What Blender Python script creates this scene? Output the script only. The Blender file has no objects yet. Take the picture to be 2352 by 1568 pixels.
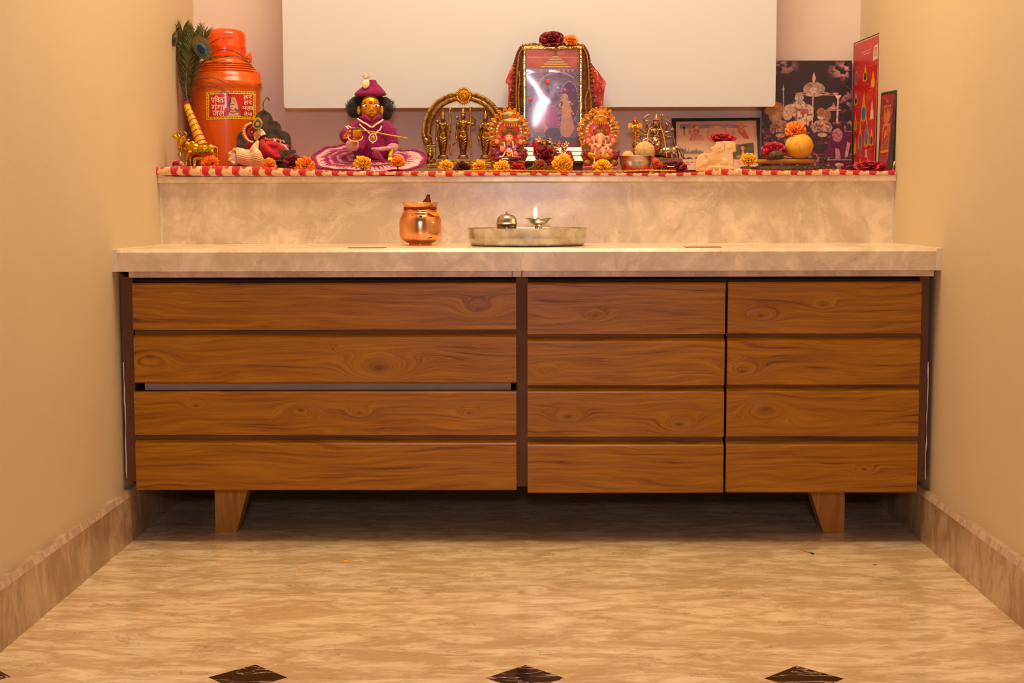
import bpy, math, random
import numpy as np
from mathutils import Vector as V, Matrix

C = bpy.context.scene.collection
S = bpy.context.scene
PI = math.pi

# ------------------------------------------------------------------ camera
FPX, PITCH, YAW, ROLL = 3267.0, 0.09525, 0.01343, -0.00236
CAM = V((0.01375, -3.36468, 0.81648))
def _basis():
    R = V((math.cos(YAW), math.sin(YAW), 0)); F0 = V((-math.sin(YAW), math.cos(YAW), 0)); Z = V((0, 0, 1))
    F = F0 * math.cos(PITCH) - Z * math.sin(PITCH); U = F0 * math.sin(PITCH) + Z * math.cos(PITCH)
    return R * math.cos(ROLL) + U * math.sin(ROLL), U * math.cos(ROLL) - R * math.sin(ROLL), F
CR, CU, CF = _basis()
cam = bpy.data.cameras.new('camera'); camo = bpy.data.objects.new('camera', cam); C.objects.link(camo)
cam.sensor_width = 36.0; cam.lens = 36.0 * FPX / 2352.0; cam.clip_start = 0.05
m = Matrix.Identity(4)
for i in range(3):
    m[i][0], m[i][1], m[i][2], m[i][3] = CR[i], CU[i], -CF[i], CAM[i]
camo.matrix_world = m
S.camera = camo

# ------------------------------------------------------------------ colour management, world, main lights
S.view_settings.view_transform = 'Standard'; S.view_settings.look = 'None'
S.view_settings.gamma = 1.0; S.view_settings.use_curve_mapping = False
S.view_settings.exposure = 0.0
w = bpy.data.worlds.new('world'); S.world = w; w.use_nodes = True
w.node_tree.nodes['Background'].inputs[0].default_value = (1.0, 0.82, 0.74, 1)
w.node_tree.nodes['Background'].inputs[1].default_value = 0.09

def area(name, loc, target, sx, sy, power, col, spread=180):
    l = bpy.data.lights.new(name, 'AREA'); l.shape = 'RECTANGLE'; l.size = sx; l.size_y = sy
    l.energy = power; l.color = col; l.spread = math.radians(spread)
    o = bpy.data.objects.new(name, l); C.objects.link(o); o.location = loc
    d = V(target) - V(loc); o.rotation_euler = d.to_track_quat('-Z', 'Y').to_euler()
    return o
area('ceiling_lamp_light', (0.0, -0.16, 2.68), (0.0, -0.16, 0.0), 1.2, 0.8, 42, (1.0, 0.82, 0.56))
area('cool_front_light', (0.02, -3.95, 1.20), (0.02, 0.9, 0.75), 0.22, 0.16, 25, (0.86, 0.76, 1.0))  # unseen cool source above and behind the camera, inferred from shadows

# ------------------------------------------------------------------ picture-to-place helpers
def at(u, v, Y):
    a, b = u - 1176.0, v - 784.0
    d = CR * a + CU * (-b) + CF * FPX
    return CAM + d * ((Y - CAM.y) / d.y)
def sc(Y): return (Y - CAM.y) / FPX            # metres per pixel at depth Y

class Fr:
    """sketching frame: crop coordinates (x, y) at a real depth Y0 (+dy metres)"""
    def __init__(s, Y0, ox=0, oy=0, k=1.0): s.Y, s.ox, s.oy, s.k = Y0, ox, oy, k; s.s = sc(Y0) / k
    def __call__(s, x, y, dy=0.0): return at(s.ox + x / s.k, s.oy + y / s.k, s.Y + dy)

# ------------------------------------------------------------------ materials
def lin(c):
    return tuple(((x / 255.0) / 12.92 if x / 255.0 <= 0.04045 else ((x / 255.0 + 0.055) / 1.055) ** 2.4) for x in c)
def mat(name, rgb=(200, 200, 200), rough=0.5, metal=0.0, var=0.0, scale=20.0, bump=0.0, bscale=None, rgb2=None,
        coat=0.0, stretch=None, sheen=0.0, trans=0.0, emit=None, sss=0.0, thr=(0.35, 0.65), detail=4.0, alpha=None):
    M = bpy.data.materials.new(name); M.use_nodes = True; nt = M.node_tree; N = nt.nodes; L = nt.links
    b = N['Principled BSDF']; c = lin(rgb)
    b.inputs['Base Color'].default_value = (*c, 1); b.inputs['Roughness'].default_value = rough
    b.inputs['Metallic'].default_value = metal; b.inputs['Coat Weight'].default_value = coat
    b.inputs['Coat Roughness'].default_value = 0.12
    b.inputs['Sheen Weight'].default_value = sheen; b.inputs['Transmission Weight'].default_value = trans
    if sss: b.inputs['Subsurface Weight'].default_value = sss; b.inputs['Subsurface Scale'].default_value = 0.005; b.inputs['Subsurface Radius'].default_value = (1, .6, .3)
    if alpha is not None: b.inputs['Alpha'].default_value = alpha
    if emit: b.inputs['Emission Color'].default_value = (*lin(emit[0]), 1); b.inputs['Emission Strength'].default_value = emit[1]
    if var > 0 or rgb2 or bump > 0:
        tc = N.new('ShaderNodeTexCoord'); mp = N.new('ShaderNodeMapping'); L.new(tc.outputs['Object'], mp.inputs['Vector'])
        if stretch: mp.inputs['Scale'].default_value = stretch
    if var > 0 or rgb2:
        n = N.new('ShaderNodeTexNoise'); n.inputs['Scale'].default_value = scale; n.inputs['Detail'].default_value = detail
        L.new(mp.outputs[0], n.inputs['Vector'])
        r = N.new('ShaderNodeValToRGB'); L.new(n.outputs['Fac'], r.inputs[0])
        r.color_ramp.elements[0].position, r.color_ramp.elements[1].position = thr
        c2 = lin(rgb2) if rgb2 else tuple(x * (1 - var) for x in c)
        r.color_ramp.elements[0].color = (*c2, 1); r.color_ramp.elements[1].color = (*(c if rgb2 else tuple(min(1, x * (1 + var * .5)) for x in c)), 1)
        L.new(r.outputs[0], b.inputs['Base Color'])
    if bump > 0:
        n2 = N.new('ShaderNodeTexNoise'); n2.inputs['Scale'].default_value = bscale or scale * 4; n2.inputs['Detail'].default_value = 3
        L.new(mp.outputs[0], n2.inputs['Vector'])
        bp = N.new('ShaderNodeBump'); bp.inputs['Strength'].default_value = bump; bp.inputs['Distance'].default_value = 0.002
        L.new(n2.outputs['Fac'], bp.inputs['Height']); L.new(bp.outputs[0], b.inputs['Normal'])
    return M
def vcol_mat(name, rough=0.5, coat=0.0, metal=0.0, sheen=0.0, bump=0.0):
    M = mat(name, (255, 255, 255), rough, metal, coat=coat, sheen=sheen, bump=bump, bscale=900)
    N = M.node_tree.nodes; a = N.new('ShaderNodeVertexColor'); a.layer_name = 'Col'
    M.node_tree.links.new(a.outputs[0], N['Principled BSDF'].inputs['Base Color'])
    return M

# ------------------------------------------------------------------ objects
OFF = {}
def link(o, parent):
    C.objects.link(o)
    if parent is not None: o.parent = parent
def thing(name, label, cat, loc, group=None):
    o = bpy.data.objects.new(name, None); o.empty_display_size = 0.02
    C.objects.link(o); o.location = loc; o['label'] = label; o['category'] = cat
    if group: o['group'] = group
    OFF[o.name] = V(loc)
    return o
def tag(o, label=None, cat=None, group=None, kind=None):
    if label: o['label'] = label
    if cat: o['category'] = cat
    if group: o['group'] = group
    if kind: o['kind'] = kind
    return o

class B:
    """collects closed shapes in world coordinates; build() links them as one mesh object"""
    def __init__(s): s.v = []; s.f = []; s.mi = []; s.m = 0; s.col = None; s.sm = []; s.smooth = True
    def add(s, vs, fs):
        o = len(s.v); s.v.extend([tuple(p) for p in vs]); s.f.extend([tuple(o + i for i in f) for f in fs])
        s.mi.extend([s.m] * len(fs)); s.sm.extend([s.smooth] * len(fs)); return s
    def ell(s, c, r, rot=None, nu=14, nv=9):
        if not hasattr(r, '__len__'): r = (r, r, r)
        vs = [V((0, 0, r[2]))]; fs = []
        for j in range(1, nv):
            a = PI * j / nv
            for i in range(nu):
                t = 2 * PI * i / nu; vs.append(V((r[0] * math.sin(a) * math.cos(t), r[1] * math.sin(a) * math.sin(t), r[2] * math.cos(a))))
        vs.append(V((0, 0, -r[2]))); n = len(vs) - 1
        for i in range(nu):
            k = (i + 1) % nu
            fs.append((0, 1 + i, 1 + k)); fs.append((n, 1 + (nv - 2) * nu + k, 1 + (nv - 2) * nu + i))
            for j in range(nv - 2):
                a = 1 + j * nu; fs.append((a + i, a + nu + i, a + nu + k, a + k))
        M = rot or Matrix.Identity(3); c = V(c)
        return s.add([c + M @ p for p in vs], fs)
    def tube(s, pts, rad, n=8, closed=False, flat=1.0, up=None):
        pts = [V(p) for p in pts]; k = len(pts)
        if not hasattr(rad, '__len__'): rad = [rad] * k
        rings = []; nrm = None; vs = []
        for i in range(k):
            if closed: t = (pts[(i + 1) % k] - pts[i - 1])
            else: t = pts[min(i + 1, k - 1)] - pts[max(i - 1, 0)]
            t = t.normalized() if t.length > 1e-9 else V((0, 0, 1))
            if nrm is None:
                nrm = V(up) if up is not None else (V((0, 1, 0)) if abs(t.y) < .9 else V((1, 0, 0)))
            if up is not None: nrm = V(up)
            nrm = (nrm - t * nrm.dot(t)); nrm = nrm.normalized() if nrm.length > 1e-9 else t.orthogonal().normalized()
            bn = t.cross(nrm)
            for j in range(n):
                a = 2 * PI * j / n
                vs.append(pts[i] + bn * (math.cos(a) * rad[i]) + nrm * (math.sin(a) * rad[i] * flat))
        fs = []
        for i in range(k if closed else k - 1):
            a = i * n; b = ((i + 1) % k) * n
            for j in range(n): q = (j + 1) % n; fs.append((a + j, b + j, b + q, a + q))
        if not closed:
            t0 = (pts[0] - pts[1]).normalized() * rad[0] * .7; t1 = (pts[-1] - pts[-2]).normalized() * rad[-1] * .7
            vs.append(pts[0] + t0); vs.append(pts[-1] + t1); e0, e1 = len(vs) - 2, len(vs) - 1
            for j in range(n):
                q = (j + 1) % n; fs.append((e0, j, q)); fs.append((e1, (k - 1) * n + q, (k - 1) * n + j))
        return s.add(vs, fs)
    def box(s, lo, hi, rot=None, c=None):
        x0, y0, z0 = lo; x1, y1, z1 = hi
        vs = [V(p) for p in ((x0, y0, z0), (x1, y0, z0), (x1, y1, z0), (x0, y1, z0), (x0, y0, z1), (x1, y0, z1), (x1, y1, z1), (x0, y1, z1))]
        if rot is not None: c = V(c); vs = [c + rot @ (p - c) for p in vs]
        sv = s.smooth; s.smooth = False
        s.add(vs, [(0, 3, 2, 1), (4, 5, 6, 7), (0, 1, 5, 4), (1, 2, 6, 5), (2, 3, 7, 6), (3, 0, 4, 7)]); s.smooth = sv; return s
    def lathe(s, c, prof, n=32, axis=None, sq=1.0):
        """prof: (radius, height) from bottom to top; open ends with radius 0 close themselves"""
        c = V(c); M = axis or Matrix.Identity(3); vs = []; k = len(prof)
        for r, h in prof:
            for i in range(n):
                t = 2 * PI * i / n; vs.append(c + M @ V((max(r, 1e-5) * math.cos(t), max(r, 1e-5) * math.sin(t) * sq, h)))
        fs = []
        for j in range(k - 1):
            for i in range(n): q = (i + 1) % n; fs.append((j * n + i, j * n + q, (j + 1) * n + q, (j + 1) * n + i))
        fs.append(tuple(range(n - 1, -1, -1))); fs.append(tuple((k - 1) * n + i for i in range(n)))
        return s.add(vs, fs)
    def prism(s, a, b):
        """two matching outlines a (front) and b (back)"""
        n = len(a); nv = V((0, 0, 0))
        for i in range(n): nv += V(a[i]).cross(V(a[(i + 1) % n]))
        d = sum((V(b[i]) - V(a[i]) for i in range(n)), V((0, 0, 0)))
        fwd = nv.dot(d) < 0      # a's normal looks away from b
        fs = [tuple(range(n)) if fwd else tuple(range(n - 1, -1, -1)), tuple(range(2 * n - 1, n - 1, -1)) if fwd else tuple(range(n, 2 * n))]
        for i in range(n):
            q = (i + 1) % n; fs.append((i, n + i, n + q, q) if fwd else (i, q, n + q, n + i))
        sv = s.smooth; s.smooth = False
        s.add(list(a) + list(b), fs); s.smooth = sv; return s
    def grid(s, fn, nu, nv, close_u=False):
        vs = [fn(i / (nu - (0 if close_u else 1)), j / (nv - 1)) for j in range(nv) for i in range(nu)]
        fs = []
        for j in range(nv - 1):
            for i in range(nu if close_u else nu - 1):
                q = (i + 1) % nu; fs.append((j * nu + i, j * nu + q, (j + 1) * nu + q, (j + 1) * nu + i))
        return s.add(vs, fs)
    def build(s, name, mats, parent=None, remesh=0, smoothit=0, bevel=0, solid=0, sub=0, loc=None, flatsh=False):
        me = bpy.data.meshes.new(name)
        off = OFF[parent.name] if parent is not None else V(loc if loc is not None else (0, 0, 0))
        me.from_pydata([(p[0] - off.x, p[1] - off.y, p[2] - off.z) for p in s.v], [], s.f)
        if not isinstance(mats, (list, tuple)): mats = [mats]
        for x in mats: me.materials.append(x)
        if len(mats) > 1: me.polygons.foreach_set('material_index', s.mi)
        me.polygons.foreach_set('use_smooth', [bool(x) and not flatsh for x in s.sm])
        me.update()
        o = bpy.data.objects.new(name, me); link(o, parent); OFF[o.name] = off
        if parent is None: o.location = off
        if remesh:
            r = o.modifiers.new('r', 'REMESH'); r.mode = 'VOXEL'; r.voxel_size = remesh; r.use_smooth_shade = True
            if smoothit:
                q = o.modifiers.new('s', 'SMOOTH'); q.iterations = smoothit; q.factor = 0.5
        if solid: q = o.modifiers.new('so', 'SOLIDIFY'); q.thickness = solid; q.offset = 0
        if bevel: q = o.modifiers.new('b', 'BEVEL'); q.width = bevel; q.segments = 2; q.limit_method = 'ANGLE'; q.angle_limit = math.radians(40); q.harden_normals = False
        if sub: q = o.modifiers.new('su', 'SUBSURF'); q.levels = sub; q.render_levels = sub
        return o

def struct(o): o['kind'] = 'structure'; return o

# ---- painted print: a small raster of colours laid on a mesh grid
class Cv:
    def __init__(s, w, h, col, seed=1):
        s.w, s.h = w, h; s.a = np.zeros((h, w, 3)); s.a[:] = col
        s.X, s.Y = np.meshgrid(np.arange(w) + .5, np.arange(h) + .5); s.rs = np.random.RandomState(seed)
    def put(s, m, col, al=1.0):
        m = np.clip(m, 0, 1)[..., None] * al; s.a = s.a * (1 - m) + np.array(col, float) * m; return s
    def ell(s, x, y, rx, ry, col, rot=0, al=1.0, soft=1.0):
        c, n = math.cos(rot), math.sin(rot); dx, dy = s.X - x, s.Y - y
        d = np.sqrt(((dx * c + dy * n) / rx) ** 2 + ((-dx * n + dy * c) / ry) ** 2)
        return s.put((1 - d) * min(rx, ry) / soft + .5, col, al)
    def ring(s, x, y, rx, ry, w, col, al=1.0):
        d = np.sqrt(((s.X - x) / rx) ** 2 + ((s.Y - y) / ry) ** 2); return s.put(w / 2 - np.abs(d - 1) * min(rx, ry) + .5, col, al)
    def poly(s, pts, col, al=1.0):
        ins = np.zeros(s.X.shape, bool); n = len(pts)
        for i in range(n):
            x0, y0 = pts[i]; x1, y1 = pts[(i + 1) % n]
            if y0 == y1: continue
            c = ((y0 > s.Y) != (y1 > s.Y)) & (s.X < (x1 - x0) * (s.Y - y0) / (y1 - y0) + x0); ins ^= c
        return s.put(ins.astype(float), col, al)
    def rect(s, x0, y0, x1, y1, col, al=1.0):
        return s.put(((s.X >= x0) & (s.X < x1) & (s.Y >= y0) & (s.Y < y1)).astype(float), col, al)
    def line(s, pts, w, col, al=1.0):
        m = np.zeros(s.X.shape)
        for (x0, y0), (x1, y1) in zip(pts[:-1], pts[1:]):
            L = max(1e-6, (x1 - x0) ** 2 + (y1 - y0) ** 2); t = np.clip(((s.X - x0) * (x1 - x0) + (s.Y - y0) * (y1 - y0)) / L, 0, 1)
            d = np.hypot(s.X - x0 - t * (x1 - x0), s.Y - y0 - t * (y1 - y0)); m = np.maximum(m, np.clip(w / 2 - d + .5, 0, 1))
        return s.put(m, col, al)
    def noise(s, sx, sy=None):
        sy = sy or sx; out = np.zeros((s.h, s.w)); amp = 1.0; tot = 0
        for o in range(3):
            gx, gy = max(2, int(s.w / sx) + 2), max(2, int(s.h / sy) + 2); g = s.rs.rand(gy, gx)
            fx, fy = s.X / s.w * (gx - 1.001), s.Y / s.h * (gy - 1.001); ix, iy = fx.astype(int), fy.astype(int); fx -= ix; fy -= iy
            fx = fx * fx * (3 - 2 * fx); fy = fy * fy * (3 - 2 * fy)
            v = (g[iy, ix] * (1 - fx) + g[iy, ix + 1] * fx) * (1 - fy) + (g[iy + 1, ix] * (1 - fx) + g[iy + 1, ix + 1] * fx) * fy
            out += v * amp; tot += amp; amp *= .55; sx /= 2; sy /= 2
        return out / tot
    def clouds(s, sx, sy, col, lo, hi, al=1.0, region=None):
        m = np.clip((s.noise(sx, sy) - lo) / (hi - lo), 0, 1)
        if region is not None: m = m * region
        return s.put(m, col, al)
    def el_mask(s, x, y, rx, ry, soft=.3):
        d = np.sqrt(((s.X - x) / rx) ** 2 + ((s.Y - y) / ry) ** 2); return np.clip((1 - d) / soft, 0, 1)
    def mesh(s, name, fn, material, parent=None, label=None, loc=None):
        """fn(u, v) -> world point; u to the right, v downward, both 0..1"""
        w, h = s.w, s.h; off = OFF[parent.name] if parent is not None else V(loc or (0, 0, 0))
        vs = []
        for j in range(h):
            for i in range(w):
                p = fn(i / (w - 1), j / (h - 1)); vs.append((p[0] - off.x, p[1] - off.y, p[2] - off.z))
        fs = [(j * w + i, (j + 1) * w + i, (j + 1) * w + i + 1, j * w + i + 1) for j in range(h - 1) for i in range(w - 1)]
        me = bpy.data.meshes.new(name); me.from_pydata(vs, [], fs); me.materials.append(material)
        a = np.clip(s.a, 0, 255) / 255.0; a = np.where(a <= .04045, a / 12.92, ((a + .055) / 1.055) ** 2.4)
        col = np.ones((h * w, 4), np.float32); col[:, :3] = a.reshape(-1, 3)
        at_ = me.color_attributes.new('Col', 'FLOAT_COLOR', 'POINT'); at_.data.foreach_set('color', col.ravel())
        me.polygons.foreach_set('use_smooth', [True] * len(fs)); me.update()
        o = bpy.data.objects.new(name, me); link(o, parent); OFF[o.name] = off
        if parent is None: o.location = off
        if label: o['label'] = label
        return o
def quad(a, b, c, d):
    """a top-left, b top-right, c bottom-right, d bottom-left"""
    a, b, c, d = V(a), V(b), V(c), V(d)
    return lambda u, v: (a * (1 - u) + b * u) * (1 - v) + (d * (1 - u) + c * u) * v
# ------------------------------------------------------------------ surface materials
def nodes(M): nt = M.node_tree; return nt, nt.nodes, nt.links, nt.nodes['Principled BSDF']
def mth(N, L, op, a, b=None, c=None):
    n = N.new('ShaderNodeMath'); n.operation = op
    for i, x in enumerate((a, b, c)):
        if x is None: continue
        if isinstance(x, (int, float)): n.inputs[i].default_value = x
        else: L.new(x, n.inputs[i])
    return n.outputs[0]
def ramp(N, L, fac, stops, interp='LINEAR'):
    r = N.new('ShaderNodeValToRGB'); L.new(fac, r.inputs[0]); e = r.color_ramp.elements; r.color_ramp.interpolation = interp
    while len(e) < len(stops): e.new(0.5)
    for x, (p, c) in zip(e, stops): x.position = p; x.color = (*lin(c), 1)
    return r.outputs[0]
def mix(N, L, fac, a, b, mode='MIX'):
    n = N.new('ShaderNodeMix'); n.data_type = 'RGBA'; n.blend_type = mode
    for k, x in ((0, fac), (6, a), (7, b)):
        if isinstance(x, (int, float)): n.inputs[k].default_value = x
        elif isinstance(x, tuple): n.inputs[k].default_value = (*lin(x), 1)
        else: L.new(x, n.inputs[k])
    return n.outputs[2]

def marble_mat(name, c0, c1, cv, stretch=(1, 1, 1), rough=0.25, blot=9.0, vein=.42, fine=26.0):
    M = mat(name, c0, rough); nt, N, L, b = nodes(M)
    tc = N.new('ShaderNodeTexCoord'); mp = N.new('ShaderNodeMapping'); mp.inputs['Scale'].default_value = stretch; L.new(tc.outputs['Object'], mp.inputs[0])
    n0 = N.new('ShaderNodeTexNoise'); n0.inputs['Scale'].default_value = 4; n0.inputs['Detail'].default_value = 6; L.new(mp.outputs[0], n0.inputs[0])
    wv = N.new('ShaderNodeVectorMath'); wv.operation = 'MULTIPLY_ADD'; L.new(n0.outputs['Color'], wv.inputs[0]); wv.inputs[1].default_value = (.35, .35, .35); L.new(mp.outputs[0], wv.inputs[2])
    vo = N.new('ShaderNodeTexVoronoi'); vo.inputs['Scale'].default_value = blot; L.new(wv.outputs[0], vo.inputs[0])
    n1 = N.new('ShaderNodeTexNoise'); n1.inputs['Scale'].default_value = fine; n1.inputs['Detail'].default_value = 9; n1.inputs['Roughness'].default_value = .62; L.new(wv.outputs[0], n1.inputs[0])
    s1 = mth(N, L, 'ADD', mth(N, L, 'MULTIPLY_ADD', vo.outputs['Distance'], -.42, n1.outputs['Fac']), .24)
    base = ramp(N, L, s1, [(.40, c1), (.52, tuple((p + q) // 2 for p, q in zip(c0, c1))), (.62, c0), (.78, tuple(min(255, int(x * 1.07)) for x in c0))])
    n2 = N.new('ShaderNodeTexNoise'); n2.inputs['Scale'].default_value = 3.2; n2.inputs['Detail'].default_value = 8; n2.inputs['Roughness'].default_value = .6; L.new(wv.outputs[0], n2.inputs[0])
    v = mth(N, L, 'ABSOLUTE', mth(N, L, 'SUBTRACT', n2.outputs['Fac'], .5)); v = mth(N, L, 'SUBTRACT', 1.0, mth(N, L, 'MULTIPLY', v, 130.0)); v = mth(N, L, 'MAXIMUM', v, 0.0)
    n3 = N.new('ShaderNodeTexNoise'); n3.inputs['Scale'].default_value = 5; L.new(mp.outputs[0], n3.inputs[0])
    v = mth(N, L, 'MULTIPLY', v, mth(N, L, 'GREATER_THAN', n3.outputs['Fac'], .5)); v = mth(N, L, 'MULTIPLY', v, .55 * vein)
    col = mix(N, L, v, base, cv); L.new(col, b.inputs['Base Color'])
    return M, col
M_wall = mat('cream_paint', (216, 192, 152), .62, var=.03, scale=2.2, bump=.12, bscale=260)
M_wallb = mat('pinkish_cream_paint', (234, 212, 192), .62, var=.03, scale=2.2, bump=.12, bscale=260)
M_ceil = mat('ceiling_paint', (240, 225, 200), .7, var=.02, scale=3)
M_marble, _ = marble_mat('beige_marble', (232, 209, 173), (214, 189, 152), (150, 120, 88))
M_marbled, _ = marble_mat('skirting_marble', (196, 164, 128), (170, 136, 100), (120, 88, 60), stretch=(1, 1.6, .7), rough=.3)
M_bevel, _ = marble_mat('skirting_bevel_marble', (212, 182, 152), (190, 158, 128), (150, 120, 95), stretch=(1, 3, 1))

# floor: big marble slabs, thin joints, a row of dark diamond insets
M_floor, fcol = marble_mat('floor_marble', (240, 211, 166), (212, 176, 128), (140, 104, 70), stretch=(1.0, 2.6, 1), rough=.09, blot=7.0, vein=1.0, fine=20.0)
nt, N, L, b = nodes(M_floor)
g = N.new('ShaderNodeNewGeometry'); sp = N.new('ShaderNodeSeparateXYZ'); L.new(g.outputs['Position'], sp.inputs[0])
AX, PX, YC, DA = 0.0029, 0.4830, -0.961, 0.0693
fx = mth(N, L, 'ADD', mth(N, L, 'DIVIDE', mth(N, L, 'SUBTRACT', sp.outputs[0], AX), PX), 100.5)
fx = mth(N, L, 'MULTIPLY', mth(N, L, 'ABSOLUTE', mth(N, L, 'SUBTRACT', mth(N, L, 'FRACT', fx), .5)), PX)
fy = mth(N, L, 'ADD', mth(N, L, 'DIVIDE', mth(N, L, 'SUBTRACT', sp.outputs[1], YC), 1.45), 100.5)
fy = mth(N, L, 'MULTIPLY', mth(N, L, 'ABSOLUTE', mth(N, L, 'SUBTRACT', mth(N, L, 'FRACT', fy), .5)), 1.45)
dm = mth(N, L, 'MULTIPLY', mth(N, L, 'LESS_THAN', mth(N, L, 'ADD', fx, fy), DA), mth(N, L, 'LESS_THAN', sp.outputs[1], -.5))
dn = N.new('ShaderNodeTexNoise'); dn.inputs['Scale'].default_value = 9; dn.inputs['Detail'].default_value = 5; dn.inputs['Distortion'].default_value = 1.2
mpp = N.new('ShaderNodeMapping'); mpp.inputs['Rotation'].default_value = (0, 0, .9); mpp.inputs['Scale'].default_value = (1, 3.2, 1); L.new(g.outputs['Position'], mpp.inputs[0]); L.new(mpp.outputs[0], dn.inputs[0])
dv = mth(N, L, 'ABSOLUTE', mth(N, L, 'SUBTRACT', dn.outputs['Fac'], .52))
dcol = ramp(N, L, dv, [(0.0, (222, 196, 168)), (.012, (150, 118, 96)), (.022, (44, 30, 22)), (1.0, (30, 20, 15))])
# joints: one cross joint and one skew line by the right wall, as laid
jy = mth(N, L, 'LESS_THAN', mth(N, L, 'ABSOLUTE', mth(N, L, 'SUBTRACT', sp.outputs[1], -.165)), .0012)
jx = mth(N, L, 'LESS_THAN', mth(N, L, 'ABSOLUTE', mth(N, L, 'SUBTRACT', mth(N, L, 'ABSOLUTE', mth(N, L, 'SUBTRACT', sp.outputs[0], 0.0)), .895)), .0011)
jx = mth(N, L, 'MULTIPLY', jx, mth(N, L, 'LESS_THAN', sp.outputs[1], -.165))
jt = mth(N, L, 'MULTIPLY', mth(N, L, 'MAXIMUM', jy, jx), .33)
col = mix(N, L, jt, fcol, (236, 206, 160))
col = mix(N, L, dm, col, dcol); L.new(col, b.inputs['Base Color'])

# teak: grain along X bent round knots (world positions of the knots as seen on the planks)
KN = []
def knot(u, v, r, a): p = at(u, v, .029); KN.append((p.x, p.z, r, a))
for k in ((1100, 708, .035, .9), (870, 845, .05, 1.5), (765, 802, .012, .6), (450, 932, .018, .8), (690, 940, .03, -1.2), (825, 948, .02, .9), (1077, 948, .016, .8),
          (345, 820, .04, -1.0), (1368, 724, .018, .9), (1258, 853, .016, .8), (1305, 957, .026, 1.1), (1748, 725, .03, 1.3), (1705, 852, .03, 1.0), (1890, 700, .02, .6), (1760, 940, .035, -1.0), (1560, 975, .03, .8), (1985, 1078, .016, .7)): knot(*k)
def wood_mat(name, cl, cm, cd, knots=True, vert=False, rough=.36, coat=.12):
    M = mat(name, cm, rough, coat=coat); nt, N, L, b = nodes(M)
    b.inputs['Coat Roughness'].default_value = .2; b.inputs['Specular IOR Level'].default_value = .3
    g = N.new('ShaderNodeNewGeometry'); sp = N.new('ShaderNodeSeparateXYZ'); L.new(g.outputs['Position'], sp.inputs[0])
    X, Z = (sp.outputs[2], sp.outputs[0]) if vert else (sp.outputs[0], sp.outputs[2])
    cb = N.new('ShaderNodeCombineXYZ'); L.new(mth(N, L, 'MULTIPLY', X, 1.6), cb.inputs[0]); L.new(mth(N, L, 'MULTIPLY', Z, 9.0), cb.inputs[2])
    pl = N.new('ShaderNodeTexNoise'); pl.inputs['Scale'].default_value = 1.0; pl.inputs['Detail'].default_value = 3; L.new(cb.outputs[0], pl.inputs[0])
    t = mth(N, L, 'MULTIPLY_ADD', pl.outputs['Fac'], 2.6, mth(N, L, 'MULTIPLY', Z, 26.0))
    kd = None
    if knots:
        for (kx, kz, r, a) in KN:
            dx = mth(N, L, 'MULTIPLY', mth(N, L, 'SUBTRACT', X, kx), .42); dz = mth(N, L, 'SUBTRACT', Z, kz)
            d2 = mth(N, L, 'MULTIPLY_ADD', dx, dx, mth(N, L, 'MULTIPLY', dz, dz)); e = mth(N, L, 'EXPONENT', mth(N, L, 'MULTIPLY', d2, -1.0 / (r * r * .35)))
            t = mth(N, L, 'MULTIPLY_ADD', e, a * 1.6, t)
            e2 = mth(N, L, 'EXPONENT', mth(N, L, 'MULTIPLY', d2, -1.0 / (r * r * .018))); kd = e2 if kd is None else mth(N, L, 'ADD', kd, e2)
    cb2 = N.new('ShaderNodeCombineXYZ'); L.new(mth(N, L, 'MULTIPLY', X, 3.0), cb2.inputs[0]); L.new(mth(N, L, 'MULTIPLY', t, 3.4), cb2.inputs[2])
    n2 = N.new('ShaderNodeTexNoise'); n2.inputs['Scale'].default_value = 1.3; n2.inputs['Detail'].default_value = 7; n2.inputs['Roughness'].default_value = .6; L.new(cb2.outputs[0], n2.inputs[0])
    cb3 = N.new('ShaderNodeCombineXYZ'); L.new(mth(N, L, 'MULTIPLY', X, 9.0), cb3.inputs[0]); L.new(mth(N, L, 'MULTIPLY', t, 26.0), cb3.inputs[2])
    n3 = N.new('ShaderNodeTexNoise'); n3.inputs['Scale'].default_value = 1.0; n3.inputs['Detail'].default_value = 3; L.new(cb3.outputs[0], n3.inputs[0])
    fac = mth(N, L, 'ADD', mth(N, L, 'MULTIPLY', n2.outputs['Fac'], .72), mth(N, L, 'MULTIPLY', n3.outputs['Fac'], .28))
    col = ramp(N, L, fac, [(.33, cd), (.43, cm), (.63, cl)])
    if kd is not None: col = mix(N, L, mth(N, L, 'MINIMUM', mth(N, L, 'MULTIPLY', kd, .6), 1.0), col, (74, 34, 8))
    L.new(col, b.inputs['Base Color'])
    bp = N.new('ShaderNodeBump'); bp.inputs['Strength'].default_value = .25; bp.inputs['Distance'].default_value = .001; L.new(n3.outputs['Fac'], bp.inputs['Height']); L.new(bp.outputs[0], b.inputs['Normal'])
    return M
M_teak = wood_mat('teak', (184, 122, 3), (150, 90, 0), (84, 43, 0))
M_leg = wood_mat('teak_leg', (196, 136, 44), (168, 108, 26), (120, 70, 14), knots=False, vert=True)
M_frame = mat('dark_brown_laminate', (106, 62, 22), .7, var=.15, scale=30, stretch=(1, 1, .2))
M_dark = mat('unlit_plywood', (70, 44, 28), .8, var=.1)
M_grey = mat('grey_laminate', (168, 146, 122), .6, var=.05)
M_board = mat('white_board', (216, 216, 212), .45, var=.01, scale=3)
M_brownedge = mat('raw_board_edge', (150, 92, 50), .7, var=.1)
M_caulk = mat('white_cement', (232, 214, 192), .8, var=.1, scale=80, bump=.4, bscale=200)

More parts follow.
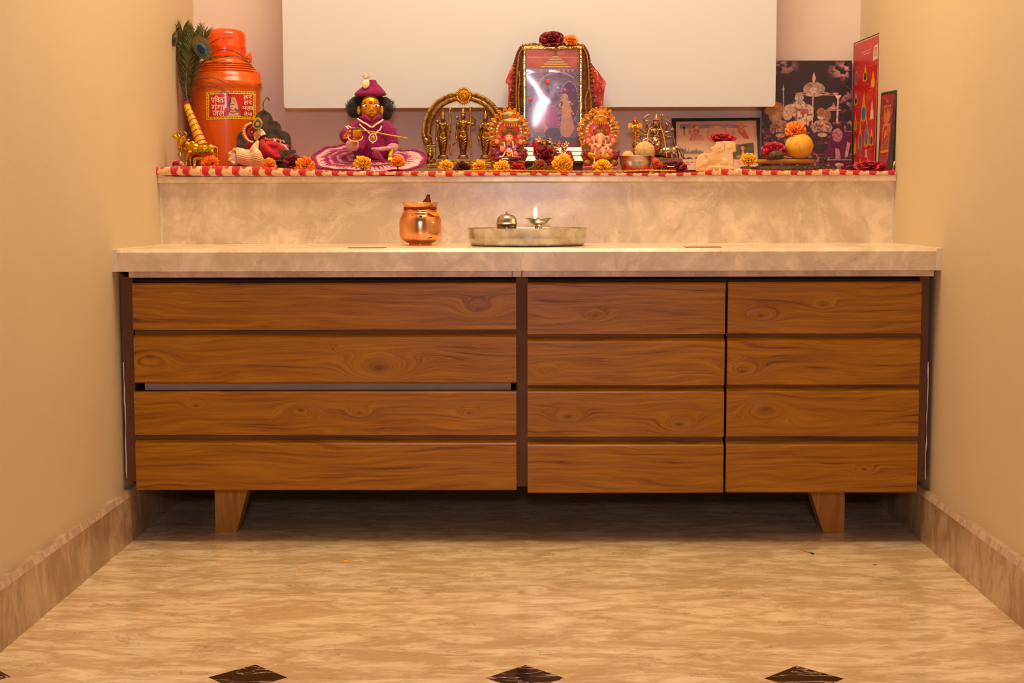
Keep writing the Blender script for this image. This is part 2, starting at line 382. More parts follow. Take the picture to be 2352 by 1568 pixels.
# ------------------------------------------------------------------ room shell
HW, YB, HC, YR = .98, .8885, 2.75, -1.5
def bx(name, lo, hi, m, parent=None, bevel=0, loc=None):
    b = B(); b.box(lo, hi); return b.build(name, m, parent, bevel=bevel, loc=loc)
struct(bx('floor', (-2.2, -5.2, -.1), (2.2, YB + .1, 0), M_floor))
struct(bx('wall_back', (-HW - .1, YB, 0), (HW + .1, YB + .1, HC), M_wallb))
struct(bx('wall_left', (-HW - .1, YR, 0), (-HW, YB, HC), M_wall))
struct(bx('wall_right', (HW, YR, 0), (HW + .1, YB, HC), M_wall))
struct(bx('ceiling', (-HW - .1, -2.6, HC), (HW + .1, YB + .1, HC + .1), M_ceil))
for s, nm in ((-1, 'left'), (1, 'right')): struct(bx('wall_front_' + nm, (min(s * (HW + .1), s * 2.2), YR, 0), (max(s * (HW + .1), s * 2.2), YR + .1, HC), M_wall))
for s, nm in ((-1, 'left'), (1, 'right')):
    x0, x1 = s * HW, s * (HW - .0167); xo = s * (HW + .004)
    b = B(); pr = [(xo, 0), (x1, 0), (x1, .113), (x1 + s * .005, .127), (xo, .127)]
    b.prism([V((x, YR, z)) for x, z in pr], [V((x, YB, z)) for x, z in pr])
    o = struct(b.build('baseboard_' + nm, [M_marbled, M_bevel]))
    for p in o.data.polygons:
        c = p.center
        if .113 < c.z <= .127 and len(p.vertices) == 4: p.material_index = 1

# ------------------------------------------------------------------ marble counter and stepped shelf
b = B(); zt, zb = .7158, .6624
pr = [(.0, zb), (.0, zt - .0085), (.0075, zt), (.475, zt), (.475, zb)]
b.prism([V((-HW, y, z)) for y, z in pr], [V((HW, y, z)) for y, z in pr])
for x in (-HW, HW - .014 if False else HW - .012):
    b.m = 1; b.box((x, -.0012, zb), (x + .012, .004, zt - .002)); b.m = 0
cnt = b.build('marble_counter', [M_marble, M_caulk]); tag(cnt, 'long beige marble counter slab laid over the teak cabinet', 'counter')
for nm, x0, x1 in (('marble_strip', -.945, -.0315), ('marble_strip', -.0305, -.0085), ('marble_strip', -.0072, .9665)):
    lb = {-.945: 'thin beige stone strip under the counter over the long drawers', -.0305: 'short stone block between the two strips under the counter', -.0072: 'thin beige stone strip under the counter over the two doors'}[x0]
    tag(bx(nm, (x0, .012, .6476), (x1, .05, zb), M_bevel, bevel=.0008), lb, 'stone strip')
b = B(); b.box((-HW, .4508, zt), (HW, .475, .8778)); b.m = 1
for x in (-HW, HW - .006): b.box((x, .4495, zt), (x + .006, .452, .878))
ris = b.build('marble_riser', [M_marble, M_caulk]); tag(ris, 'upright beige marble panel behind the copper pot and tray', 'panel')
ZS = .8954
shelf = bx('marble_shelf', (-HW, .428, .8778), (HW, YB, ZS), M_marble, bevel=.003); tag(shelf, 'raised beige marble shelf carrying the idols and pictures', 'shelf')

# ------------------------------------------------------------------ white board on the back wall
t = thing('wall_board', 'large plain white board hung on the back wall above the idols', 'board', (0.01, .80, 1.2))
pa, pb = at(652, 247, .76), at(1781, 247, .76); r = .008
def rr(x0, x1, z0, z1, r, y):
    o = []
    for cx, cz, a0 in ((x1 - r, z0 + r, -90), (x1 - r, z1 - r, 0), (x0 + r, z1 - r, 90), (x0 + r, z0 + r, 180)):
        for k in range(5): a = math.radians(a0 + k * 22.5); o.append(V((cx + r * math.cos(a), y, cz + r * math.sin(a))))
    return o
b = B(); zz = (pa.z + pb.z) / 2
b.prism(rr(pa.x, pb.x, zz, 1.95, .008, .76), rr(pa.x, pb.x, zz, 1.95, .008, .778)); b.build('panel', M_board, t, bevel=.001)
b = B()
for x in (-.45, .45): b.box((x - .02, .778, 1.25), (x + .02, YB, 1.9))
b.build('batten', M_brownedge, t)

# ------------------------------------------------------------------ teak cabinet
cab = thing('cabinet', 'low teak cabinet with two wide drawers and two doors', 'cabinet', (0, .25, 0))
def zv(v): return at(1200, v, .029).z
b = B(); b.box((-.9745, .046, .150), (-.946, .44, .6475)); b.build('side_panel', M_frame, cab)
b = B(); b.box((.943, .046, .150), (.9665, .44, .6475)); b.build('side_panel', M_frame, cab)
b = B(); b.box((-.0215, .044, .137), (.0065, .44, .6475)); b.build('divider', M_frame, cab)
b = B(); b.box((-.946, .062, .134), (-.0215, .44, .15)); b.box((.0065, .06, .134), (.943, .44, .15)); b.build('bottom_panel', M_dark, cab)
b = B(); b.box((-.96, .43, .15), (.96, .44, .645)); b.build('back_panel', M_dark, cab)
b = B(); b.box((-.946, .075, .60), (-.0215, .43, .6475)); b.box((.0065, .075, .60), (.943, .43, .6475)); b.build('top_rail', M_dark, cab)
M_groove_shade = mat('groove_shade', (70, 38, 4), .7, rgb2=(116, 72, 16), scale=14, stretch=(.3, 1, 6), thr=(.4, .7))  # dark strips laid in the grooves: their shade put into the colour
def front(name, x0, x1, planks, label=None):
    """planks: list of (z_top, z_bottom); shallow grooves between them; returns the mesh"""
    yf, yb = .029, .053; p = [(yb, planks[0][0])]
    for i, (z1, z0) in enumerate(planks):
        if i == 0: p += [(yf + .003, z1), (yf, z1 - .004)]
        else: p += [(yf + .020, z1 + .004), (yf + .010, z1 + .0015), (yf, z1 - .008)]
        if i == len(planks) - 1: p += [(yf, z0 + .003), (yf + .003, z0)]
        else: p += [(yf, z0 + .001), (yf + .001, z0), (yf + .020, z0 + .001)]
    p.append((yb, planks[-1][1]))
    b = B(); b.prism([V((x0, y, z)) for y, z in p], [V((x1, y, z)) for y, z in p])
    o = b.build(name, M_teak, cab, bevel=.0012)
    if label: o['label'] = label
    for (a_, b_), (c_, d_) in zip(planks[:-1], planks[1:]): g_ = B(); g_.box((x0 + .0015, yf + .0125, b_ - .0015), (x1 - .0015, yf + .0195, c_ + .0012)); g_.build('groove_shade_strip', M_groove_shade, o)
    return o
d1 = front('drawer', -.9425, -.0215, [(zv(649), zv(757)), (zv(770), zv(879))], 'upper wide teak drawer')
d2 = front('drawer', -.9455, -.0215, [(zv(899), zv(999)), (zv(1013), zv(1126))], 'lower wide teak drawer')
b = B(); b.box((-.925, .0555, zv(898)), (-.035, .40, zv(879) - .001)); b.build('drawer_box', M_grey, d1)
b = B(); b.box((-.925, .0555, .20), (-.035, .40, zv(905))); b.build('drawer_box', M_grey, d2)
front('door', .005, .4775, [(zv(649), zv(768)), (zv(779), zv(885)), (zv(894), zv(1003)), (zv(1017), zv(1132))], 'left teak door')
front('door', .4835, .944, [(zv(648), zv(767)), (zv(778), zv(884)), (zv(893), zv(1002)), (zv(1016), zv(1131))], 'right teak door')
for s, xa, xb, xt in ((-1, -.781, -.727, -.690), (1, .797, .744, .700)):
    b = B(); pr = [(xa, 0), (xb, 0), (xt, .136), (xa, .136)]
    b.prism([V((x, .143, z)) for x, z in pr], [V((x, .205, z)) for x, z in pr]); b.build('leg', M_leg, cab, bevel=.001)
# rough plaster left along the cabinet sides
random.seed(4)
for s in (-1, 1):
    b = B(); xs = -.972 if s < 0 else .9675
    pts = []
    for k in range(14):
        z = .155 + k * .022; pts.append(V((xs + random.uniform(-.001, .0012), .044, z)))
    b.tube(pts, [random.uniform(.0006, .0022) for _ in pts], 6)
    tag(b.build('plaster_bead', M_caulk), ('thin ragged white plaster bead down the left side of the cabinet' if s < 0 else 'thin ragged white plaster bead down the right side of the cabinet'), 'plaster')
# ------------------------------------------------------------------ object materials
M_brass = mat('aged_brass', (176, 134, 66), .34, 1.0, rgb2=(92, 66, 28), scale=120, thr=(.3, .6), bump=.25, bscale=700)
M_brassy = mat('golden_brass', (232, 176, 44), .26, 1.0, rgb2=(178, 120, 20), scale=90, bump=.2, bscale=600)
M_gold = mat('gold_paint', (238, 176, 30), .38, .55, rgb2=(206, 136, 16), scale=150)
M_silver = mat('silver_brass', (206, 176, 138), .22, 1.0, rgb2=(120, 92, 62), scale=110, bump=.2, bscale=500)
M_pewter = mat('dark_pewter', (104, 90, 74), .5, .8, rgb2=(70, 58, 44), scale=60, bump=.25, bscale=420)
M_steel = mat('stainless_steel', (214, 212, 210), .3, 1.0, rgb2=(184, 178, 170), scale=40)
M_steeld = mat('dull_steel', (150, 134, 108), .3, 1.0, rgb2=(110, 92, 66), scale=60)
M_copper = mat('copper', (250, 186, 132), .22, 1.0, rgb2=(224, 142, 88), scale=26, thr=(.35, .6), stretch=(1, 1, .6))
M_copperd = mat('dark_copper', (120, 52, 28), .4, .9, rgb2=(80, 30, 14), scale=90)
M_tarn = mat('tarnish', (52, 34, 20), .55, .5)
M_red = mat('bright_red', (206, 14, 10), .55, var=.2, scale=80)
M_redcloth = mat('red_fleece', (214, 36, 44), .9, sheen=.15, var=.25, scale=70, bump=.8, bscale=900)
M_magenta = mat('magenta_wool', (172, 2, 98), .9, sheen=.08, rgb2=(128, 0, 70), scale=160, bump=1.0, bscale=800)
M_pinkwool = mat('pale_pink_wool', (238, 184, 176), .9, sheen=.1, rgb2=(216, 140, 140), scale=200, bump=.9, bscale=800)
M_black = mat('black_hair', (18, 13, 12), .8, sheen=.2, var=.3, scale=200, bump=1.0, bscale=700)
M_blk = mat('black_plastic', (30, 24, 20), .4)
M_pearl = mat('pearl', (244, 222, 180), .25, coat=.5)
M_ruby = mat('ruby_gem', (150, 10, 16), .1, coat=1)
M_turq = mat('turquoise_gem', (40, 160, 190), .12, coat=1)
M_opal = mat('opal_gem', (170, 206, 190), .1, coat=1)
M_blue = mat('blue_gem', (44, 48, 160), .15, coat=1)
M_green = mat('leaf_green', (96, 120, 30), .55, rgb2=(66, 92, 20), scale=90)
M_dgreen = mat('dark_green', (34, 60, 24), .5, var=.2, scale=100)
M_orange = mat('orange_plastic', (226, 94, 0), .28, sss=.08, coat=.3, var=.02)
M_white = mat('white_enamel', (240, 226, 214), .4)
M_yel = mat('yellow_cord', (250, 178, 10), .6, rgb2=(230, 140, 4), scale=200, bump=.5, bscale=900)
M_pinkskin = mat('painted_skin', (246, 176, 130), .4, sss=.1)
M_pink = mat('pink_paint', (240, 84, 130), .5)
M_salmon = mat('salmon_paint', (250, 132, 110), .45)
M_orangep = mat('vermilion_paint', (244, 72, 10), .45, rgb2=(236, 104, 10), scale=120)
M_wine = mat('wine_paint', (120, 24, 66), .4, coat=.3, rgb2=(160, 40, 60), scale=160)
M_shell = mat('conch_shell', (240, 206, 160), .4, coat=.25, rgb2=(230, 160, 92), scale=34, thr=(.3, .62), bump=.35, bscale=260)
M_shello = mat('shell_orange', (236, 140, 50), .5)
M_seed = mat('brown_seeds', (112, 82, 50), .85, rgb2=(66, 44, 24), scale=320, bump=1.0, bscale=500)
M_ply = mat('yellow_marble_board', (214, 150, 44), .4, rgb2=(190, 120, 30), scale=24)
M_ball = mat('yellow_melon_skin', (250, 190, 66), .5, rgb2=(244, 170, 34), scale=26, sss=.1)
M_vein = mat('melon_vein', (232, 150, 40), .5)
M_laddu = mat('besan_sweet', (226, 184, 120), .8, rgb2=(206, 156, 88), scale=130, bump=.7, bscale=400)
M_stone = mat('cream_soapstone', (246, 214, 158), .42, rgb2=(236, 186, 116), scale=22, sss=.15, bump=.15, bscale=120)
M_glass = mat('clear_glass', (255, 255, 255), .04, trans=1.0)

def petal(b, base, ax, side, Ln, Wd, curl=.3, cup=.2, ruf=0.0, nl=4, nw=3, tipw=.9, rnd=random):
    """one petal: base point, outward axis ax, sideways vector side; curls toward ax x side"""
    nrm = ax.cross(side).normalized(); vs = []; ph = rnd.random() * 6
    for i in range(nl):
        t = i / (nl - 1); wd = Wd * (.28 + (tipw - .28) * math.sin(min(1, t * 1.25) * PI / 2)) * (1 if t < .95 else .82)
        for j in range(nw):
            s_ = j / (nw - 1) * 2 - 1
            rf = ruf * math.sin(ph + s_ * 5 + t * 3) * t
            tip = -.13 * Ln * s_ * s_ * t
            vs.append(base + ax * (Ln * (t - curl * .25 * t * t) + tip) + side * (s_ * wd * .5) + nrm * (curl * Ln * t * t + cup * Wd * s_ * s_ + rf))
    fs = [(j + i * nw, j + 1 + i * nw, j + 1 + (i + 1) * nw, j + (i + 1) * nw) for i in range(nl - 1) for j in range(nw - 1)]
    b.add(vs, fs)
def frame_of(n):
    n = V(n).normalized(); a = V((0, 0, 1)) if abs(n.z) < .9 else V((1, 0, 0)); u = a.cross(n).normalized(); return u, n.cross(u), n

M_mo = [mat('marigold_orange', (255, 142, 4), .6, rgb2=(250, 110, 0), scale=120, sss=.15), mat('marigold_yellow', (255, 190, 10), .6, rgb2=(250, 160, 4), scale=120, sss=.15),
        mat('marigold_deep_orange', (252, 116, 2), .6, rgb2=(236, 92, 0), scale=120, sss=.15), mat('marigold_wilted', (206, 110, 10), .7, rgb2=(110, 44, 10), scale=150), mat('marigold_dried_red', (104, 22, 14), .8, rgb2=(60, 16, 10), scale=150)]
def marigold(label, u, v, Y, rpx, tilt=(0, -1, .4), kind=0, stem=False, seed=0, dense=1.0, group='marigold flowers', squash=.72):
    """a ruffled marigold head; rpx is its radius in photograph pixels, tilt the way it faces"""
    rd = random.Random(seed); R = rpx * sc(Y); c = at(u, v, Y); U_, W_, n = frame_of(tilt)
    t = thing('marigold', label, 'flower', (c.x, c.y, c.z - R * .8), group)
    b = B(); layers = 6
    for l in range(layers):
        f = l / (layers - 1); ang = f * 1.5; cnt = int((5 + 15 * f) * dense)
        for k in range(cnt):
            a = 2 * PI * (k + rd.random() * .7) / cnt + l
            rad = U_ * math.cos(a) + W_ * math.sin(a)
            ax = (n * math.cos(ang) + rad * math.sin(ang)).normalized()
            sd = ax.cross(n if ang > .2 else rad).normalized()
            Ln = R * (.62 + .36 * f) * rd.uniform(.85, 1.1); Wd = R * rd.uniform(.42, .6)
            petal(b, c - n * R * .3 + ax * R * .08, ax, sd, Ln if l else Ln * .8, Wd, curl=rd.uniform(-.15, .25), cup=rd.uniform(.1, .35), ruf=R * .09, rnd=rd, nw=4)
    b.build('petals', M_mo[kind], t, solid=R * .02)
    if stem:
        b = B(); b.lathe(c - n * R * .95, [(R * .16, 0), (R * .27, R * .2), (R * .3, R * .5), (R * .2, R * .75)], 12, Matrix((U_, W_, n)).transposed())
        b.tube([c - n * R * .9, c - n * R * 1.25 + U_ * R * .05], [R * .1, R * .07], 6)
        b.build('calyx', M_green, t)
    return t
M_rose = mat('rose_petal', (146, 0, 26), .5, rgb2=(98, 0, 14), scale=50, sheen=.05)
M_roseb = mat('rose_petal_bright', (204, 10, 44), .5, rgb2=(160, 2, 26), scale=50, sheen=.05)
def rose(label, u, v, Y, rx, rz, tilt=(0, -1, .3), seed=0, bright=False, open_=1.0, flat=None, group='red roses', n_out=9):
    rd = random.Random(seed); s = sc(Y); R = rx * s; Q = rz / rx; c = at(u, v, Y); U_, W_, n = frame_of(tilt)
    t = thing('rose', label, 'flower', (c.x, c.y, c.z - rz * s), group)
    b = B(); L = [(3, .22, .25), (4, .38, .45), (5, .56, .75), (6, .76, 1.05), (n_out, .95, 1.4 * open_)]
    for l, (cnt, rr, ang) in enumerate(L):
        for k in range(cnt):
            a = 2 * PI * (k + rd.uniform(-.2, .2)) / cnt + l * 1.1; rad = (U_ * math.cos(a) + W_ * math.sin(a))
            ax = (n * math.cos(ang) + rad * math.sin(ang)).normalized(); sd = ax.cross(rad if ang < .6 else n).normalized() if abs(ax.dot(n)) < .999 else U_
            Ln = R * (.55 + rr * .42) * rd.uniform(.9, 1.08); Wd = R * (.55 + .5 * rr)
            petal(b, c - n * R * .35 + rad * R * .06, ax, sd, Ln, Wd, curl=(.35 - .5 * rr) * rd.uniform(.7, 1.3), cup=.28, ruf=R * .05, nl=6, nw=6, tipw=1.0, rnd=rd)
    if Q != 1: b.v = [(p[0], p[1], c.z + (p[2] - c.z) * Q) for p in b.v]
    b.build('petals', M_roseb if bright else M_rose, t, solid=R * .02)
    return t
# ------------------------------------------------------------------ printed runner cloth along the shelf edge
ET = ZS + .004            # level on which things stand (top of the runner)
cv = Cv(1500, 26, (240, 196, 138), 3)
rs = random.Random(8)
for k in range(46):
    x = k * 33 + rs.uniform(-5, 5)
    cv.poly([(x - 6, -2), (x + 8, -2), (x + 12, 5), (x + 7, 10), (x + 14, 17), (x + 16, 28), (x + 3, 28), (x + 2, 18), (x - 5, 11)], (204, 28, 26)); cv.ell(x + 18, 3, 5, 3, (204, 34, 30))
    cv.line([(x + 14, 24), (x + 26, 20), (x + 31, 8)], 2.6, (210, 46, 38)); cv.ell(x + 27, 14, 7, 6.5, (246, 206, 158)); cv.ell(x + 24, 22, 6, 4, (240, 196, 150))
    for a in range(4): cv.line([(x + 27, 19), (x + 27 + 7 * math.cos(a * .8 + .3), 19 - 9 * math.sin(a * .8 + .3))], .8, (216, 110, 80))
cv.clouds(8, 8, (222, 150, 90), .55, .8, .35)
M_cloth = vcol_mat('printed_runner', .85, sheen=.3, bump=.4)
edge_t = [(357, 384), (480, 381), (600, 383), (680, 388), (760, 392), (850, 393), (900, 394), (1020, 393), (1200, 396), (1420, 397), (1545, 397), (1600, 395), (1640, 388), (1700, 387), (1760, 391), (1850, 392), (1900, 388), (1960, 391), (2030, 393), (2057, 390)]
edge_b = [(357, 402), (480, 404), (600, 404), (700, 404), (860, 403), (900, 402), (1010, 407), (1080, 404), (1200, 403), (1420, 403), (1545, 406), (1600, 402), (1640, 402), (1700, 402), (1760, 402), (1850, 402), (1900, 402), (1960, 402), (2030, 402), (2057, 402)]
def lerp(tab, x):
    for (a, p), (b_, q) in zip(tab[:-1], tab[1:]):
        if x <= b_: return p + (q - p) * max(0, x - a) / (b_ - a)
    return tab[-1][1]
def rollfn(u, v):
    x = 357 + u * 1700; yt, yb = lerp(edge_t, x), lerp(edge_b, x); Y = .4275; s = sc(Y); r = (yb - yt) * .5
    if v < .62:
        a = PI * (v / .62); ctr = at(x, (yt + yb) / 2, Y)
        return V((ctr.x, ctr.y - math.sin(a) * r * s * .8, max(ctr.z, 0) + math.cos(a) * r * s))
    w_ = (v - .62) / .38; c0 = at(x, yb, Y); return V((c0.x, c0.y + .0003, c0.z + w_ * r * 1.9 * s))
t = thing('table_runner', 'red and cream printed cloth runner with a rolled edge along the marble shelf', 'cloth', (0, .55, ZS))
cv.mesh('rolled_hem', rollfn, M_cloth, t)
cv2 = Cv(220, 50, (226, 180, 120), 5); cv2.clouds(6, 6, (196, 40, 34), .5, .56); cv2.clouds(30, 20, (200, 140, 90), .5, .8, .4)
def topfn(u, v):
    x = 357 + u * 1700; a = at(x, lerp(edge_t, x), .43)
    return V((max(-.972, min(.972, a.x * (1 + .12 * v))), .432 + v * .44, ET - .0006 - (.0 if v > .05 else 0)))
cv2.mesh('cloth_top', topfn, M_cloth, t)
fr = Fr(.60, 380, 270, 11.2)
b = B(); pts = [fr(90, 1215), fr(150, 1180), fr(240, 1165), fr(340, 1160), fr(430, 1200), fr(480, 1250)]
b.tube(pts, [.001, .0045, .0075, .008, .006, .002], 10); b.build('folded_corner', mat('runner_back', (214, 160, 130), .85, rgb2=(170, 40, 44), scale=40, thr=(.44, .5)), t)
fr = Fr(.452, 1940, 60, 4.479)
b = B(); b.tube([fr(470, 1508), fr(492, 1480), fr(500, 1430), fr(510, 1396), fr(530, 1400), fr(538, 1440), fr(525, 1490), fr(505, 1508)], .0028, 8, flat=3.0, up=(0, 1, 0)); b.build('curled_end', M_cloth2 if 'M_cloth2' in globals() else mat('runner_end', (240, 206, 160), .85, rgb2=(206, 60, 50), scale=60, thr=(.42, .5)), t)

# red mat with scalloped yellow edge
fr = Fr(.47)
t = thing('puja_mat', 'small red cloth mat with scalloped yellow edge under the middle idols', 'mat', (.05, .56, ET))
b = B(); xs = [at(1012, 398, .452).x, at(1553, 398, .452).x]
ZM = ET + .0025
b.grid(lambda u, v: V((xs[0] + (xs[1] - xs[0]) * u, .449 + .235 * v, ET + .0008 + .0009 * math.sin(u * 9) ** 2 + (0.0014 if v > .06 else 0))), 40, 8)
b.build('mat_cloth', M_red, t, solid=.001)
b = B(); n = 180
for row in (0, 1):
    pts = []
    for i in range(n):
        x = 1011 + (1553 - 1011) * i / (n - 1); y = lerp([(1010, 395), (1080, 392.5), (1180, 391.5), (1300, 393.5), (1420, 393.5), (1480, 391), (1553, 392)], x) + (1.1 * math.sin(i * 1.6 + row * PI))
        pts.append(at(x, y, .4495 - row * .001))
    b.tube(pts, .0013, 6)
b.build('edging', M_yel, t)

# ------------------------------------------------------------------ orange water canister
F = Fr(.765, 340, 30, 4.0194); s = F.s
cc = F(732, 1390); cx_, cy_ = cc.x, .765; zb = ET
def zc(y): return F(700, y).z
t = thing('water_canister', 'tall orange plastic water canister with a printed sticker, back left of the shelf', 'canister', (cx_, cy_, zb))
prof = []
# silhouettes traced: radius in crop px at crop height
for y, r in ((1405, 262), (1300, 276), (1100, 300), (900, 318), (740, 322), (705, 328), (690, 338), (660, 342), (640, 338), (622, 322), (600, 318), (560, 300), (520, 270), (480, 240), (450, 222), (430, 212)):
    prof.append((r * .965 * s, max(zc(y), zb) - zb))
prof[0] = (prof[0][0], 0.0)
# fine rings on the shoulder
b = B(); b.lathe((cx_, cy_, zb), [(prof[0][0] - .004, 0)] + [(prof[0][0], .004)] + prof[1:], 128); 
body = b.build('body', M_orange, t)
b = B()
for y, r in ((545, 292), (522, 272), (500, 255), (478, 240)):
    pts = [V((cx_ + r * s * math.cos(a), cy_ + r * s * math.sin(a), zc(y))) for a in [2 * PI * k / 60 for k in range(60)]]; b.tube(pts, .0016, 6, closed=True)
b.build('shoulder_ring', M_orange, t)
b = B(); b.lathe((cx_, cy_, 0), [(205 * s, zc(446)), (200 * s, zc(436)), (196 * s, zc(420)), (190 * s, zc(330)), (193 * s, zc(322)), (188 * s, zc(312)), (186 * s, zc(210)), (176 * s, zc(182)), (150 * s, zc(162)), (90 * s, zc(150)), (0, zc(148))], 56)
b.build('lid', mat('orange_lid_plastic', (250, 78, 4), .24, sss=.25, coat=.4, var=.02), t)
b = B(); b.tube([F(905, 408), F(942, 408)], [22 * s, 18 * s], 10); b.ell(F(942, 410), (16 * s, 20 * s, 50 * s)); b.ell(F(905, 400), (30 * s, 30 * s, 30 * s))
b.build('knob', M_orange, t)
b = B(); b.prism([F(930, 512, -.03), F(1030, 540, -.03), F(1036, 610, -.03), F(1046, 660, -.03), F(940, 660, -.03)], [F(940, 512, .05), F(1030, 540, .05), F(1036, 610, .05), F(1046, 660, .05), F(940, 660, .05)])
b.build('handle_lug', M_orange, t, bevel=.003)
# sticker, drawn on the curved wall
cv = Cv(230, 134, (244, 196, 20), 7); cv.rect(13, 14, 218, 121, (208, 22, 26))
cv.clouds(60, 60, (214, 40, 70), .5, .7, .8, cv.el_mask(90, 30, 60, 50))
cv.put(((cv.X > 13) & (cv.X < 218) & (cv.Y > 14) & (cv.Y < 121)).astype(float) * 0, (0, 0, 0))
for yy in (7, 127):
    x = 10
    while x < 222:
        wd = rs.randint(5, 14); cv.rect(x, yy - 2, x + wd, yy + 2, (66, 84, 20), .75); cv.line([(x, yy - 3), (x + wd, yy - 3)], .9, (66, 84, 20)); x += wd + 5
for xx in (6, 224):
    y = 18
    while y < 118:
        hd = rs.randint(5, 12); cv.rect(xx - 2, y, xx + 2, y + hd, (80, 90, 20), .7); y += hd + 5
# seated figure's head and hair in the middle of the sticker
cv.poly([(92, 108), (98, 60), (112, 24), (124, 18), (138, 34), (150, 70), (166, 112), (150, 121), (96, 121)], (150, 84, 80))
cv.poly([(96, 90), (104, 48), (116, 26), (112, 60), (108, 96)], (84, 60, 80)); cv.poly([(128, 22), (140, 44), (150, 84), (140, 90), (132, 50)], (222, 160, 130))
cv.ell(123, 42, 8, 15, (230, 150, 30)); cv.ell(124, 70, 14, 19, (238, 178, 140)); cv.ell(120, 64, 12, 3, (120, 70, 60)); cv.ell(119, 78, 5, 1.6, (200, 60, 50)); cv.line([(117, 64), (115, 73)], 1.2, (200, 130, 100))
cv.poly([(104, 104), (116, 92), (134, 92), (150, 106), (150, 116), (104, 116)], (232, 170, 132)); cv.line([(106, 98), (124, 106), (144, 98)], 4, (130, 80, 60)); cv.ell(100, 84, 8, 12, (190, 80, 70)); cv.rect(100, 114, 160, 121, (226, 160, 120))
cv.line([(147, 96), (158, 116)], 3, (196, 130, 100))
M_print = vcol_mat('printed_paper', .35, coat=.25)
la0, la1 = F(535, 725), F(996, 990)
def cyl(x, y, lift=.0012):
    """point on the canister wall seen at crop position (x, y)"""
    Y = cy_ - .1
    for _ in range(8):
        p = at(340 + x / 4.0194, 30 + y / 4.0194, Y); hh = p.z - zb; r = .09
        for (r0, h0), (r1, h1) in zip(prof[:-1], prof[1:]):
            if h0 <= hh <= h1: r = r0 + (r1 - r0) * (hh - h0) / (h1 - h0); break
        dx = max(-r * .97, min(r * .97, p.x - cx_)); Y = cy_ - math.sqrt((r + lift) ** 2 - dx * dx)
    return at(340 + x / 4.0194, 30 + y / 4.0194, Y)
stk = cv.mesh('sticker', lambda u, v: cyl(538 + (994 - 538) * u, (728 - 8 * math.sin(u * 3)) + (984 - 726) * v), M_print, t, 'yellow and red paper sticker')
# Devanagari words on the sticker
M_let = mat('cream_ink', (250, 222, 178), .5)
def word(txt, x0, y0, x1, y1, par):
    c = bpy.data.curves.new('word', 'FONT'); c.body = txt; c.size = 1; c.offset = .012; tmp = bpy.data.objects.new('tmp', c); C.objects.link(tmp)
    dg = bpy.context.evaluated_depsgraph_get(); me = bpy.data.meshes.new_from_object(tmp.evaluated_get(dg)); bpy.data.objects.remove(tmp)
    if not len(me.vertices): return None
    P = [v.co.copy() for v in me.vertices]; mnx, mxx = min(p.x for p in P), max(p.x for p in P); mny, mxy = min(p.y for p in P), max(p.y for p in P)
    for v_, p in zip(me.vertices, P):
        q = cyl(x0 + (x1 - x0) * (p.x - mnx) / (mxx - mnx), y1 + (y0 - y1) * (p.y - mny) / (mxy - mny), .0021); v_.co = q - OFF[par.name]
    me.materials.clear(); me.materials.append(M_let); o = bpy.data.objects.new('lettering', me); link(o, par); OFF[o.name] = OFF[par.name]; return o
word('\u092a\u093f\u0935\u0924', 580, 762, 694, 828, stk)
word('\u0917\u0902\u0917\u093e', 586, 832, 714, 896, stk)
word('\u091c\u0932', 594, 902, 706, 952, stk)
word('\u0939\u0930', 880, 758, 960, 800, stk); word('\u0939\u0930', 884, 808, 960, 850, stk)
word('\u092e\u0939\u093e', 868, 862, 972, 902, stk); word('\u0926\u0947\u0935', 886, 908, 962, 952, stk)
b = B()
def stroke(pts, r): b.tube([cyl(x, y, .0024) for x, y in pts], r, 6, flat=.4)
stroke([(676, 784), (722, 784)], .0011); stroke([(712, 784), (712, 826)], .0011); stroke([(694, 820), (712, 806)], .001)
b.build('lettering', M_let, stk)
# ------------------------------------------------------------------ peacock feather whisk
M_barb = mat('feather_brown_green', (104, 86, 28), .7, rgb2=(62, 44, 16), scale=60)
M_barbg = mat('feather_green', (84, 112, 24), .55, rgb2=(90, 80, 20), scale=50)
F = Fr(.66, 340, 30, 4.0194); s = F.s; rd = random.Random(11)
base = F(355, 840)
t = thing('peacock_feather_whisk', 'bundle of peacock feathers in a yellow and red wrapped handle by the left wall', 'feathers', (F(500, 1230).x, .64, ET))
def bez(P, n):
    """smooth curve through the given points"""
    P = [V(p) for p in P]; out = []
    for i in range(len(P) - 1):
        p0, p1, p2, p3 = P[max(i - 1, 0)], P[i], P[i + 1], P[min(i + 2, len(P) - 1)]
        for k in range(n):
            q = k / n; out.append(.5 * ((2 * p1) + (p2 - p0) * q + (2 * p0 - 5 * p1 + 4 * p2 - p3) * q * q + (3 * p1 - p0 - 3 * p2 + p3) * q ** 3))
    out.append(P[-1]); return out
b = B(); H0, H1 = F(357, 850, .0), F(512, 1260, -.02); ax = (H1 - H0)
b.tube([H0 + ax * k / 10 for k in range(11)], [30 * s + .0013 * k / 10 * 6 for k in range(11)], 16); b.build('handle', mat('yellow_ribbon', (246, 190, 10), .35, rgb2=(230, 160, 6), scale=90, coat=.4), t)
b = B(); u_, w_, n_ = frame_of(ax)
for k in (0, .16, .27, .38, .5, .62, .74, .86, .95):
    thick = .0024 if k == 0 else (.0010 if int(k * 100) % 4 else .0006)
    pts = []
    for a in range(20):
        an = 2 * PI * a / 20; r = 29.5 * s + .0078 * k + (.0006 if k else -.001); pts.append(H0 + ax * k + u_ * math.cos(an) * r + w_ * math.sin(an) * r + n_ * math.cos(an + .5) * .006)
    b.tube(pts, thick, 6, closed=True)
b.build('red_band', M_red, t)
